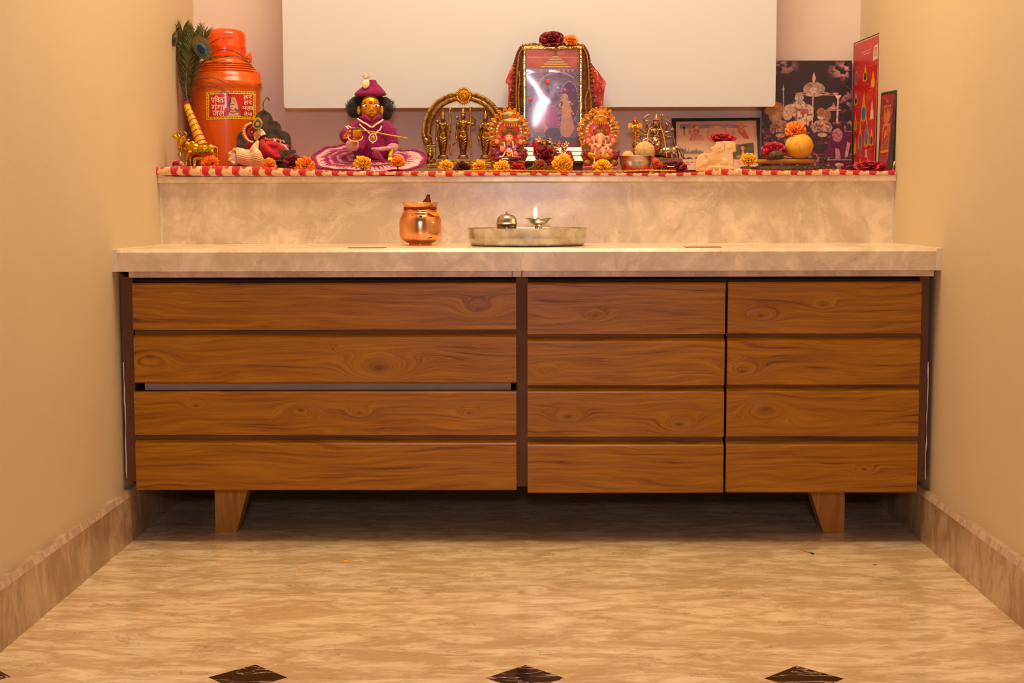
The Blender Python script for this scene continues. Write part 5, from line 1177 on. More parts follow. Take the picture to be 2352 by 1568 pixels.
F = Fr(.715, 1100, 50, 4.354); s = F.s
t = thing('red_veil', 'sheer red scarf with gold lace draped over the framed picture', 'scarf', (F(750, 240).x, .73, F(750, 240).z))
M_veil = mat('sheer_red_cloth', (222, 84, 66), .6, rgb2=(190, 30, 20), scale=50, thr=(.42, .6), sheen=.3, alpha=.86); M_lace = mat('gold_lace', (196, 140, 56), .45, .5, rgb2=(130, 74, 20), scale=260, bump=1, bscale=500); M_brown = mat('brown_satin', (120, 62, 16), .5, .2, rgb2=(80, 34, 10), scale=80, bump=.4, bscale=300)
def strip(P, Q, nm, m_, n=8, dy=0, wav=.0, solid=.0008):
    A = bez([F(*p) for p in P], n); Bq = bez([F(*p) for p in Q], n); k = min(len(A), len(Bq)); b = B()
    def f(u, v):
        i = min(k - 1, int(round(v * (k - 1)))); p = A[i] * (1 - u) + Bq[i] * u; return p + V((0, dy + wav * math.sin(u * 7 + v * 5), 0))
    b.grid(f, 9, k); return b.build(nm, m_, t, solid=solid)
strip([(420, 245, .012), (400, 300, .012), (355, 385, .010), (268, 592, .006), (295, 640, .008), (290, 870, .012)], [(470, 250, .012), (440, 330, .014), (430, 420, .014), (425, 600, .014), (420, 700, .014), (420, 880, .014)], 'veil_cloth', M_veil, wav=.004)
strip([(1030, 245, .014), (1050, 330, .014), (1060, 420, .014), (1080, 600, .014), (1090, 720, .014), (1110, 880, .014)], [(1060, 240, .012), (1090, 320, .012), (1110, 395, .010), (1262, 596, .006), (1256, 660, .006), (1240, 856, .010)], 'veil_cloth', M_veil, wav=.004)
b = B(); b.grid(lambda u, v: F(440 + 600 * u, 238 + 8 * math.sin(u * 9) + 10 * v, -.014 + .034 * v), 20, 5); b.build('veil_cloth', M_veil, t, solid=.001)
strip([(410, 260, -.012), (385, 320, -.012), (365, 450, -.012), (352, 640, -.010), (350, 880, -.008)], [(470, 262, -.014), (446, 330, -.014), (440, 450, -.014), (440, 640, -.014), (444, 900, -.014)], 'satin_border', M_brown, wav=.0015)
strip([(1030, 262, -.014), (1030, 330, -.014), (1034, 450, -.014), (1034, 640, -.014), (1040, 900, -.014)], [(1056, 250, -.012), (1085, 320, -.012), (1102, 450, -.012), (1130, 640, -.010), (1172, 880, -.008)], 'satin_border', M_brown, wav=.0015)
def lace(P, r, nm='lace_edging', m_=None):
    b = B(); Q = bez([F(*p) for p in P], 8); b.tube(Q, [r * (1 + .25 * math.sin(k * 2.1)) for k in range(len(Q))], 7, flat=.6); b.build(nm, m_ or M_lace, t)
lace([(430, 262, -.016), (520, 246, -.020), (640, 256, -.022), (765, 283, -.022), (860, 258, -.022), (960, 244, -.020), (1050, 258, -.016)], .0028)
lace([(440, 236, -.012), (560, 226, -.018), (700, 232, -.02), (840, 240, -.02), (980, 228, -.018), (1050, 240, -.012)], .0022)
for P in ([(445, 262, -.017), (402, 330, -.016), (388, 450, -.016), (376, 650, -.014), (376, 900, -.012)], [(1042, 262, -.017), (1078, 330, -.016), (1094, 450, -.016), (1100, 640, -.014), (1064, 780, -.014), (1080, 930, -.014)], [(1100, 640, -.014), (1120, 760, -.013), (1118, 900, -.013)], [(400, 500, -.017), (408, 600, -.017), (396, 720, -.017), (406, 910, -.017)]): lace(P, .0026)
M_bd = mat('brown_bead', (122, 56, 16), .5, rgb2=(80, 30, 10), scale=200, bump=.8, bscale=500)
for P, r_ in (([(420, 255), (395, 300), (372, 360), (356, 440), (350, 560), (340, 700), (338, 860)], .0042), ([(1050, 245), (1082, 300), (1100, 360), (1112, 450), (1126, 560), (1140, 700), (1170, 840)], .0042), ([(440, 236), (540, 222), (600, 226), (860, 228), (960, 222), (1040, 234)], .0036)):
    b = B()
    for q in bez([F(x, y, -.010 if r_ > .004 else -.004) for x, y in P], 3): b.ell(q, r_, None, 9, 7)
    b.build('bead_string', M_bd, t)
b = B(); rd = random.Random(8)
for x, y in ((320, 600), (318, 680), (312, 820), (345, 520), (330, 470), (1160, 490), (1180, 520), (1150, 590), (1210, 690), (1228, 800), (1190, 640), (1170, 740)): b.tube([F(x + 9 * math.cos(q), y + 9 * math.sin(q), -.006) for q in [k * PI / 4 for k in range(8)]], .0010, 5, closed=True)
lq = bez([F(1140, 470, -.006), F(1180, 510, -.006), F(1190, 590, -.006), F(1240, 610, -.006)], 5); b.tube(lq, .0016, 6); b.build('gold_sequin', M_gfoil, t)

# ------------------------------------------------------------------ flower garland at its foot
F = Fr(.60, 1200, 300, 14.93); s = F.s
t = thing('flower_garland', 'garland of red petal rolls and white tuberoses at the foot of the framed picture', 'garland', (F(1000, 1300).x, .60, ET + .003))
rd = random.Random(6)
def roll(P, r):
    b = B(); Q = bez([F(*p) for p in P], 7)
    for i in range(len(Q)): b.tube([Q[i] + V((math.cos(a) * r * s * rd.uniform(.85, 1.06), math.sin(a) * r * s * .8 - .0005, rd.uniform(-1, 1) * .0007)) for a in [2 * PI * k / 12 for k in range(12)]], .0013, 5, closed=True)
    b.tube(Q, r * s * .9, 12, flat=.8); b.build('red_petal_roll', M_red, t)
roll([(455, 410, -.01), (485, 600, -.012), (480, 850, -.014)], 108); roll([(930, 530, -.012), (850, 680, -.014), (700, 740, -.014)], 82); roll([(1600, 760, -.012), (1640, 880, -.014), (1680, 1010, -.014)], 84); roll([(1240, 780, -.014), (1270, 860, -.015), (1250, 930, -.015)], 70)
M_tub = mat('tuberose_white', (246, 206, 150), .55, sss=.1)
for i, (x, y, r) in enumerate(((560, 330, 120), (640, 400, 80), (920, 350, 95), (1000, 420, 60), (1110, 560, 110), (1240, 600, 90), (1400, 540, 100), (1520, 490, 110), (1000, 770, 90), (1480, 720, 80), (620, 700, 60), (1400, 740, 70), (460, 860, 60))):
    b = B(); nn = V((rd.uniform(-.6, .6), -1, rd.uniform(-.1, .8))).normalized(); U_, Wv, nn = frame_of(nn)
    for k in range(5):
        a = 2 * PI * k / 5 + rd.random(); rr = U_ * math.cos(a) + Wv * math.sin(a); ax = (rr + nn * .5).normalized(); petal(b, F(x, y, -.006), ax, ax.cross(nn).normalized(), r * s * 1.1, r * s * .62, curl=-.2, cup=.2, rnd=rd)
    b.build('white_tuberose', M_tub, t, solid=.0007)
b = B()
for x0, y0, x1, y1 in ((420, 340, 400, 400), (880, 260, 880, 330), (830, 430, 980, 470), (700, 460, 640, 600), (1100, 720, 1250, 700), (1480, 780, 1650, 690), (1180, 500, 1060, 480), (540, 400, 720, 470), (1360, 470, 1450, 440), (820, 340, 840, 520)): b.tube([F(x0, y0, -.006), F((x0 + x1) / 2, (y0 + y1) / 2 - 15, -.008), F(x1, y1, -.006)], [.0012, .003, .0014], 6)
b.build('green_calyx', M_dgreen, t)
b = B(); 
for x, y in ((750, 430), (1260, 440), (1120, 620), (1480, 600)): b.ell(F(x, y, -.01), (48 * s, 34 * s, 60 * s), None, 10, 8)
b.build('yellow_bud', M_yel, t)
b = B()
for x, y in ((740, 350), (1275, 370), (690, 340)): b.ell(F(x, y, -.011), (34 * s, 26 * s, 40 * s), None, 10, 8)
for k in range(12): b.tube([F(680 + rd.uniform(-60, 60), 480, -.002), F(680 + rd.uniform(-60, 60), 640, -.004)], .0012, 5); 
b.build('orange_bud', M_orangep, t)
b = B()
for x0, x1, y0, y1 in ((620, 700, 440, 640), (1340, 1420, 560, 800), (1040, 1060, 560, 700)):
    for k in range(7): b.tube([F(rd.uniform(x0, x1), y0, .001), F(rd.uniform(x0, x1), y1, -.004)], .0016, 5)
b.build('string_core', mat('garland_twine', (120, 80, 36), .8), t)

# ------------------------------------------------------------------ steel bowl of sweets
F = Fr(.50, 1400, 240, 6.533); s = F.s
c = F(403, 975); zb_ = ET + .0035
t = thing('steel_bowl', 'small steel bowl holding two round sweets', 'bowl', (c.x, .50, zb_))
H = F(403, 778).z - zb_
b = B(); R1 = 262 * s; pr = [(R1 * .62, 0), (R1 * .72, .0015), (R1 * .86, H * .28), (R1 * .93, H * .6), (R1 * .97, H * .95), (R1 * 1.05, H), (R1 * 1.05, H + .0012), (R1 * .95, H - .0005), (R1 * .9, H * .6), (R1 * .8, H * .28), (R1 * .5, .003), (0, .0028)]
b.lathe((c.x, .50, zb_), pr, 56); b.build('bowl', M_steel, t)
for lb, x, y, r, dy in (('large round crumbly sweet standing on the right in the steel bowl', 528, 705, 152, -.004), ('smaller round crumbly sweet on the left in the steel bowl', 275, 795, 100, .0)):
    G = F(x, y, dy); b = B(); rd = random.Random(x); b.ell(G, (r * s, min(r * s, .020), r * s), None, 36, 24)
    b.v = [tuple(V(p) + (V(p) - G) * rd.uniform(-.012, .012)) for p in b.v]
    o = b.build('sweet_ball', M_laddu, None, loc=G); tag(o, lb, 'sweet', 'sweets in the steel bowl')

# ------------------------------------------------------------------ golden winged bell handle
F = Fr(.60, 1430, 250, 10.456); s = F.s
t = thing('prayer_bell', 'golden bell with a winged kneeling figure as its handle, behind the sweets', 'bell', (F(300, 1400).x, .60, ET + .003))
b = B(); b.lathe((F(300, 0).x, .60, ET + .003), [(.030, 0), (.029, .006), (.023, .014), (.020, .030), (.015, .036), (.004, .038)], 28); b.build('bell_body', M_brassy, t)
zb2 = ET + .041
b = B(); b.tube([V((F(300, 0).x, .60, ET + .038)), F(298, 900), F(300, 760), F(305, 640), F(310, 580)], [.004, 34 * s, 40 * s, 30 * s, 40 * s], 12)
for y in (640, 780, 960): b.ell(F(300, y), (44 * s, 44 * s, 14 * s))
b.build('handle', M_brassy, t)
b = B(); b.ell(F(305, 440, 0), (62 * s, 50 * s, 74 * s)); b.tube([F(305, 360), F(302, 290)], [48 * s, 44 * s], 12); b.ell(F(302, 315, -.002), (42 * s, 42 * s, 46 * s)); b.tube([F(302, 280), F(308, 205)], [46 * s, 12 * s], 12)
for sg in (-1, 1): b.tube([F(305 + sg * 60, 400), F(305 + sg * 74, 470, -.006), F(305 + sg * 20, 470, -.010)], [20 * s, 18 * s, 14 * s], 8); b.tube([F(305 + sg * 40, 500), F(305 + sg * 62, 550, -.004), F(305 + sg * 30, 600)], [30 * s, 26 * s, 20 * s], 8); b.tube([F(305 + sg * 40, 340, .002), F(305 + sg * 62, 280, .003)], [14 * s, 8 * s], 6)
b.build('winged_figure', M_brassy, t, remesh=.001, smoothit=1)
b = B()
for sg in (-1, 1): o_ = [(305 + sg * x, y) for x, y in ((50, 370), (110, 340), (165, 350), (178, 400), (168, 460), (145, 490), (110, 440), (60, 450))]; b.prism([F(x, y, .0015) for x, y in o_], [F(x, y, .004) for x, y in o_])
b.build('wing', M_gold, t, bevel=.0006)
b = B(); b.ell(F(308, 235, -.003), (28 * s, 22 * s, 30 * s)); b.build('vermilion_mark', M_orangep, t)

# ------------------------------------------------------------------ many-armed goddess on lion
F = Fr(.665, 1430, 250, 10.456); s = F.s
t = thing('goddess_statue', 'silvery many-armed goddess statue riding a lion', 'idol', (F(820, 1400).x, .665, ET))
b = B(); b.ell(F(805, 370, -.004), (80 * s, 70 * s, 100 * s)); b.tube([F(810, 290), F(812, 220), F(815, 130)], [84 * s, 50 * s, 14 * s], 14); b.ell(F(815, 165), (26 * s, 26 * s, 20 * s)); b.tube([F(812, 285, -.002), F(812, 265, -.002)], 92 * s, 16)
b.tube([F(810, 440), F(810, 500)], [40 * s, 60 * s], 12); b.tube([F(690, 520), F(930, 520)], 62 * s, 12); b.tube([F(810, 520), F(810, 640), F(800, 700)], [130 * s, 92 * s, 130 * s], 16, flat=.75)
b.ell(F(760, 770, -.010), (190 * s, 100 * s, 110 * s)); b.tube([F(680, 740, -.016), F(560, 760, -.026), F(480, 800, -.026)], [90 * s, 80 * s, 60 * s], 12); b.tube([F(820, 800, -.016), F(840, 900, -.024), F(810, 1030, -.022), F(770, 1090, -.022)], [110 * s, 96 * s, 60 * s, 36 * s], 12)
for k in range(6): b.tube(bez([F(640 + 14 * k, 740 + 34 * k, -.030 - .0006 * k), F(760, 800 + 38 * k, -.034), F(880, 740 + 42 * k, -.026)], 4), .0013, 6)
for sg in (-1, 1):
    for k in range(3): b.tube([F(810 + sg * (30 + 32 * k), 455, -.010), F(810 + sg * (14 + 14 * k), 610, -.0145)], .0009, 5)
    b.tube([F(810 + sg * 84, 330, .004), F(810 + sg * 100, 440, .002), F(810 + sg * 110, 500, .002)], [30 * s, 34 * s, 30 * s], 10)
for P in ([(700, 520), (600, 590), (520, 560), (440, 500)], [(690, 560), (600, 630), (500, 635), (440, 650)], [(720, 500), (610, 520), (575, 440), (590, 370)], [(920, 520), (1020, 570), (1100, 560), (1180, 500)], [(930, 560), (1020, 640), (1090, 690), (1160, 680)], [(900, 500), (1000, 540), (1060, 470), (1080, 400)], [(920, 500), (960, 560), (950, 480), (950, 420)]):
    Q = [F(x, y, -.002 - .003 * i) for i, (x, y) in enumerate(P)]; b.tube(Q, [34 * s, 32 * s, 26 * s, 22 * s], 10); b.ell(Q[-1], (28 * s, 22 * s, 30 * s), None, 10, 8)
b.build('goddess', M_silver, t, remesh=.0011, smoothit=1)
b = B(); b.tube([F(808, 350, -.0115), F(806, 385, -.0135)], [.0007, .0016], 6); b.tube([F(790, 408, -.0112), F(824, 408, -.0112)], .0008, 5)
for x in (780, 835): b.tube([F(x - 14, 356, -.0105), F(x + 14, 356, -.0105)], .0008, 5)
b.build('face_features', M_steeld, t)
b = B(); b.ell(F(805, 238, -.0088), (30 * s, 10 * s, 26 * s)); b.ell(F(370, 680, -.020), (32 * s, 14 * s, 26 * s)); b.build('vermilion_mark', M_orangep, t)
b = B(); b.tube(bez([F(470, 360, -.004), F(480, 290, -.004), F(540, 200, -.004), F(620, 155, -.004), F(690, 152, -.004)], 4), [.0012] * 5 + [.0026] * 9 + [.0018, .001, .0005], 8, flat=.4); b.build('sword', M_silver, t)
b = B(); b.ell(F(605, 300, -.006), (92 * s, 60 * s, 24 * s), Matrix.Rotation(.15, 3, 'Y')); b.build('discus', M_silver, t)
b = B(); b.tube([F(952, 440, -.008), F(945, 330, -.008), F(960, 262, -.008)], [.0015] * 3, 8); b.tube([F(960, 270, -.008), F(966, 120, -.008)], [.003, .0008], 8)
for sg in (-1, 1): b.tube(bez([F(963, 240, -.008), F(963 + sg * 55, 220, -.008), F(963 + sg * 58, 170, -.008), F(963 + sg * 48, 130, -.008)], 4), .0016, 8)
b.build('trident', M_silver, t)
b = B(); b.tube(bez([F(1030, 270, .004), F(1110, 300, .004), F(1180, 400, .004), F(1195, 520, .004), F(1230, 720, .002), F(1275, 940, 0)], 5), [.0022] * 26, 8); b.tube([F(1085, 420, -.006), F(1050, 350, -.006)], .0036, 8); b.ell(F(1210, 505, 0), .0042); b.build('bow', M_silver, t)
b = B(); b.tube(bez([F(1275, 930, -.002), F(1370, 960, -.004), F(1420, 1080, -.006), F(1470, 1170, -.008), F(1590, 1185, -.01)], 5), [.0052] * 8 + [.0042] * 6 + [.003] * 5 + [.002] * 2, 10); b.build('lion_tail', M_silver, t)
b = B(); b.ell(F(1060, 1040, 0), (240 * s, 120 * s, 140 * s)); b.ell(F(1230, 1060, 0), (110 * s, 100 * s, 160 * s)); b.ell(F(430, 940, -.006), (150 * s, 110 * s, 160 * s)); b.ell(F(330, 880, -.012), (100 * s, 90 * s, 110 * s)); b.tube([F(500, 1010), F(900, 1050)], 120 * s, 12)
for x in (380, 520, 1180, 1300): b.tube([F(x, 1090, -.004), F(x + 10, 1230, -.006), F(x - 10, 1330, -.010)], [70 * s, 44 * s, 40 * s], 10)
for x in (380, 420, 460): b.ell(F(x, 640 + (x - 380) * 1.2, -.016), (26 * s, 18 * s, 30 * s))
b.build('lion', M_silver, t, remesh=.0016, smoothit=1)
b = B(); zt2 = F(820, 1180).z; b.box((F(330, 0).x, .630, ET), (F(1330, 0).x, .695, ET + .008)); b.box((F(760, 0).x, .634, ET + .008), (F(1420, 0).x, .690, F(0, 1200).z)); b.build('plinth', mat('grey_brown_plinth', (120, 92, 60), .5, .3), t, bevel=.001)
b = B(); b.tube(bez([F(600, 830, -.040), F(600, 700, -.034), F(615, 560, -.022), F(665, 470, -.012), F(760, 420, .006)], 4), .0014, 6); b.tube(bez([F(905, 420, .0), F(940, 500, -.014), F(985, 640, -.022), F(1020, 850, -.03), F(1065, 1180, -.034)], 4), .0015, 6, flat=1.6); b.build('yellow_thread', M_yel, t)
# ------------------------------------------------------------------ black-framed print on the right
M_pic = vcol_mat('matte_print', .38, coat=.25); M_blkf = mat('black_frame', (26, 22, 20), .45, var=.2, scale=60)
F = Fr(.80, 1530, 260, 10.226); s = F.s
t = thing('black_photo_frame', 'small landscape photo in a black frame leaning against the back wall', 'picture frame', (F(1180, 1340).x, .80, ET))
A, Bc, Cc, D = (128, 122), (2215, 102), (2190, 1352), (210, 1360); a, b_, c_, d_ = (228, 192), (2118, 168), (2172, 1100), (254, 1330)
c_ = (2168, 1318)
LN = lambda y: .042 * (1360 - y) / 1250
def fq(P, Q, R, S_, front, back, m_, nm, par, bev=.0008):
    b = B(); b.prism([F(x, y, LN(y) + front) for x, y in (P, Q, R, S_)], [F(x, y, LN(y) + back) for x, y in (P, Q, R, S_)]); return b.build(nm, m_, par, bevel=bev)
fq(A, Bc, b_, a, -.006, .006, M_blkf, 'frame_rail', t); fq(Bc, Cc, c_, b_, -.006, .006, M_blkf, 'frame_rail', t); fq(D, Cc, c_, d_, -.006, .006, M_blkf, 'frame_rail', t); fq(A, a, d_, D, -.006, .006, M_blkf, 'frame_rail', t)
fq((128, 118), (400, 116), (400, 150), (128, 150), -.007, .007, M_blkf, 'frame_corner', t); fq((1950, 100), (2215, 100), (2215, 150), (1950, 150), -.007, .007, M_blkf, 'frame_corner', t)
cv = Cv(220, 132, (226, 180, 140), 31); cv.clouds(60, 30, (206, 160, 130), .45, .7, .7)
k = 220 / 1915.0; q = lambda x, y: ((x - 228) * k, (y - 180) * .116)
def L_(*pts): return [q(x, y) for x, y in pts]
cv.poly(L_((320, 270), (620, 262), (860, 255), (1100, 280), (1500, 258), (1900, 300), (1960, 330), (1500, 350), (1200, 330), (900, 350), (330, 350)), (140, 116, 150), .55)
cv.clouds(30, 8, (130, 108, 150), .5, .65, .6, ((cv.Y > 8) & (cv.Y < 20)).astype(float)); cv.rect(*q(330, 262), *q(395, 350), (110, 110, 160), .7)
cv.ell(*q(425, 335), 3, 4, (20, 20, 30)); cv.poly(L_((400, 370), (450, 370), (446, 520), (410, 520)), (120, 110, 110), .8)
cv.ell(*q(1200, 500), 27, 24, (222, 170, 130)); cv.ring(*q(1200, 500), 27, 24, 2, (206, 100, 90), .7)
cv.ell(*q(700, 440), 7.5, 9.5, (206, 104, 90)); cv.ell(*q(695, 320), 7, 5, (200, 60, 30)); cv.ell(*q(722, 335), 5, 5, (240, 170, 20)); cv.ell(*q(765, 420), 1.6, 5, (110, 110, 130)); cv.poly(L_((520, 640), (600, 520), (700, 480), (860, 520), (900, 640)), (216, 130, 110), .85); cv.ell(*q(560, 430), 4.5, 8, (214, 120, 96)); cv.line(L_((600, 500), (570, 620)), 1.4, (60, 60, 80)); cv.clouds(12, 12, (190, 120, 100), .5, .7, .4, cv.el_mask(*q(690, 560), 22, 16)); cv.ell(*q(700, 450), 5, 2, (240, 180, 160), 0, .6)
cv.ell(*q(1770, 400), 9, 14, (216, 110, 96), -.25); cv.poly(L_((1700, 430), (1860, 400), (1960, 600), (1830, 600)), (204, 70, 66), .85); cv.ell(*q(1775, 290), 5, 6, (230, 140, 30)); cv.ell(*q(1780, 390), 5.5, 8, (226, 150, 120)); cv.ell(*q(1768, 380), 3, 1, (60, 30, 40)); cv.ell(*q(1585, 450), 5, 9, (222, 140, 120), 0, .9)
for x0, h in ((380, 760), (440, 740), (520, 770), (600, 820), (700, 790), (800, 850)): cv.poly(L_((x0 - 60, 960), (x0, h), (x0 + 70, 960)), (150, 128, 146), .6)
for j in range(34): x0 = 360 + 15 * j; cv.line(L_((x0, 960), (x0 + 4, 860 + rs.uniform(-20, 60))), 1.6, (70, 72, 60), .7)
cv.rect(*q(350, 940), *q(900, 1040), (206, 160, 140), .8); cv.clouds(12, 5, (90, 70, 60), .45, .6, .8, ((cv.Y > 97) & (cv.Y < 103) & (cv.X < 82)).astype(float))
cv.poly(L_((1500, 1050), (1560, 820), (1800, 720), (2050, 690), (2060, 1070), (1500, 1075)), (92, 86, 56)); cv.clouds(14, 10, (60, 60, 40), .45, .65, .7, ((cv.X > 152) & (cv.X < 210) & (cv.Y > 64) & (cv.Y < 102)).astype(float)); cv.ell(*q(1790, 820), 4.5, 6, (240, 130, 90)); cv.ell(*q(1790, 940), 3.5, 9, (236, 120, 80)); cv.rect(*q(1640, 985), *q(1760, 1040), (220, 110, 100), .9)
cv.rect(0, 106, 220, 124, (228, 170, 156), .9)
for yy in (110.5, 115.5):
    x = 26
    while x < 205:
        wd = rs.randint(4, 11)
        if rs.random() < .8: cv.rect(x, yy, x + wd, yy + 1.6, (90, 50, 60), .65)
        x += wd + 3
fnq = lambda u, v: (lambda p: V((p.x, p.y, p.z)))(F((a[0] * (1 - u) + b_[0] * u) * (1 - v) + (d_[0] * (1 - u) + c_[0] * u) * v, (a[1] * (1 - u) + b_[1] * u) * (1 - v) + (d_[1] * (1 - u) + c_[1] * u) * v, LN((a[1] * (1 - v) + d_[1] * v)) + .001))
cv.mesh('photo_print', fnq, M_pic, t)
fq((200, 170), (2150, 150), (2180, 1340), (240, 1345), .0025, .0055, M_dk, 'backing', t)

# ------------------------------------------------------------------ large purple print
F = Fr(.845, 1740, 130, 5.809); s = F.s
t = thing('purple_shrine_photo', 'large unframed purple print of a domed silver shrine leaning on the back wall', 'picture', (F(660, 1500).x, .845, ET))
LN2 = lambda y: .028 * (1500 - y) / 1450
TL, TR, BR, BL = (58, 52), (1258, 52), (1262, 1500), (58, 1500)
b = B(); b.prism([F(x, y, LN2(y)) for x, y in (TL, TR, BR, BL)], [F(x, y, LN2(y) + .010) for x, y in (TL, TR, BR, BL)]); b.build('mount_board', mat('print_edge', (110, 90, 60), .5), t)
cv = Cv(240, 290, (44, 20, 30), 77); W_, H_ = 240, 290; q = lambda x, y: ((x - 58) / 1202 * 240, (y - 52) / 1448 * 290)
def L_(*pts): return [q(x, y) for x, y in pts]
PK = (206, 150, 140); CRM = (236, 200, 164); PU = (110, 36, 66)
cv.clouds(30, 30, (70, 26, 56), .5, .75, .7)
m_ = cv.el_mask(*q(330, 120), 52, 34, .6); cv.put(m_ * np.clip((cv.noise(16, 12) - .40) / .2, 0, 1), (186, 132, 134)); m_ = cv.el_mask(*q(1160, 180), 52, 32, .6); cv.put(m_ * np.clip((cv.noise(14, 10) - .42) / .16, 0, 1), PK)
m_ = cv.el_mask(*q(1180, 560), 30, 60, .7); cv.put(m_ * np.clip((cv.noise(12, 10) - .5) / .14, 0, 1), (176, 116, 120))
m_ = ((cv.Y > 160)).astype(float); cv.put(m_ * np.clip((cv.noise(18, 18) - .46) / .2, 0, 1) * .9, PU); cv.put(m_ * np.clip((cv.noise(9, 9) - .56) / .12, 0, 1) * .8, (200, 146, 130)); cv.put(m_ * np.clip((cv.noise(10, 10) - .56) / .1, 0, 1) * .6, (90, 20, 50))
cv.line(L_((345, 430), (350, 730)), 2.6, CRM); cv.ell(*q(345, 430), 4, 1.8, CRM); cv.line(L_((345, 375), (345, 430)), 1.4, CRM)
cv.poly(L_((755, 195), (778, 290), (762, 335), (740, 335), (730, 295)), (220, 184, 160)); cv.ell(*q(755, 430), 29, 19, (186, 150, 130)); cv.rect(*q(590, 480), *q(920, 540), (44, 20, 30)); cv.ell(*q(750, 505), 24, 5, CRM); cv.ring(*q(750, 490), 38, 4, 2, (190, 150, 130)); cv.clouds(6, 5, (110, 80, 84), .5, .7, .7, cv.el_mask(*q(755, 430), 29, 19)); cv.ell(*q(745, 440), 10, 8, (240, 206, 176), 0, .7)
cv.line(L_((742, 490), (728, 960)), 3.2, (222, 176, 150)); cv.line(L_((520, 500), (1110, 515)), 1.8, (200, 160, 140)); cv.ell(*q(560, 545), 12, 9, (200, 166, 150)); cv.ell(*q(520, 550), 4, 9, CRM)
cv.line(L_((1080, 530), (1060, 880)), 5, (220, 180, 156)); cv.poly(L_((1030, 505), (1120, 515), (1090, 560), (1060, 560)), CRM); cv.poly(L_((1015, 600), (1030, 650), (1100, 700), (920, 700), (1000, 650)), (196, 140, 120)); cv.line(L_((920, 710), (1110, 712)), 2.4, CRM); cv.ell(*q(1040, 490), 8, 3, (226, 150, 110))
for x, y, rx, ry in ((560, 650, 18, 14), (450, 700, 20, 14), (650, 700, 20, 14), (400, 760, 14, 18), (690, 770, 12, 18), (540, 720, 24, 18)): cv.ell(*q(x, y), rx, ry, (232, 196, 160))
cv.clouds(5, 5, (150, 100, 90), .55, .68, .8, cv.el_mask(*q(550, 720), 44, 32)); cv.rect(*q(510, 690), *q(680, 880), (170, 96, 76)); cv.rect(*q(528, 725), *q(655, 900), (238, 206, 156)); cv.ell(*q(610, 745), 8, 5, (216, 70, 20)); cv.ell(*q(606, 790), 3, 5, (120, 90, 110)); cv.ell(*q(560, 820), 3.4, 4, (150, 90, 110)); cv.clouds(7, 7, (160, 100, 120), .5, .65, .7, cv.el_mask(*q(600, 860), 14, 12)); cv.rect(*q(665, 790), *q(685, 920), CRM); cv.line(L_((690, 775), (735, 775)), 2, (60, 30, 50))
for x, y, rx, ry, c in ((240, 690, 22, 18, (206, 140, 60)), (270, 720, 12, 14, (214, 130, 20)), (240, 780, 18, 22, (206, 140, 80)), (240, 800, 9, 18, (222, 180, 140)), (180, 720, 18, 12, (186, 120, 60)), (300, 880, 18, 8, (206, 140, 100))): cv.ell(*q(x, y), rx, ry, c, 0, .9)
for x, y in ((300, 960), (860, 950)):
    cv.ell(*q(x, y), 27, 22, (196, 156, 136)); cv.clouds(4, 4, (110, 66, 70), .5, .62, .9, cv.el_mask(*q(x, y), 30, 24)); cv.ell(*q(x + 6, y + 85), 22, 8, (70, 26, 44)); cv.ell(*q(x + 6, y + 90), 13, 6, (214, 170, 140))
cv.ell(*q(262, 930), 5, 6, (200, 10, 10)); cv.ell(*q(262, 950), 3, 2, (220, 150, 10)); cv.ell(*q(870, 905), 6.5, 7.5, (236, 160, 20)); cv.ell(*q(863, 920), 4, 4, (206, 20, 10)); cv.ell(*q(850, 800), 10, 8, (226, 190, 160)); cv.ell(*q(850, 740), 12, 12, (176, 106, 60)); cv.ell(*q(930, 780), 10, 16, (190, 130, 90), 0, .8)
cv.poly(L_((990, 990), (900, 1340), (1230, 1340), (1258, 990)), (100, 12, 60)); cv.ell(*q(1065, 1045), 14, 18, (190, 120, 136)); cv.ell(*q(1070, 1030), 6, 9, (220, 150, 120)); cv.clouds(5, 5, (140, 60, 100), .5, .65, .7, cv.el_mask(*q(1065, 1045), 15, 19)); cv.poly(L_((1200, 1130), (1240, 1150), (1200, 1340), (1160, 1330)), (206, 150, 130)); cv.poly(L_((1040, 1220), (1090, 1230), (1110, 1340), (1040, 1350)), (196, 130, 130)); cv.rect(*q(890, 1365), 240, q(0, 1378)[1], (190, 120, 110)); cv.rect(*q(960, 1378), 240, 290, (80, 20, 50))
cv.ell(*q(820, 1230), 16, 13, (50, 14, 34)); cv.ell(*q(1090, 1440), 12, 5, (226, 170, 140)); cv.rect(*q(1060, 1450), *q(1110, 1500), (196, 120, 90)); cv.line(L_((1170, 990), (1258, 995)), 2, (200, 150, 140))
nz = cv.noise(4, 4); cv.a = np.clip(cv.a * (0.78 + .5 * (nz[..., None] - .2)), 0, 255)
fnq = lambda u, v: F(TL[0] + 2 + (TR[0] - TL[0] - 4) * u, TL[1] + 5 + (BL[1] - TL[1] - 5) * v, LN2(TL[1] + (BL[1] - TL[1]) * v) - .0008)
cv.mesh('photo_print', fnq, M_pic, t)

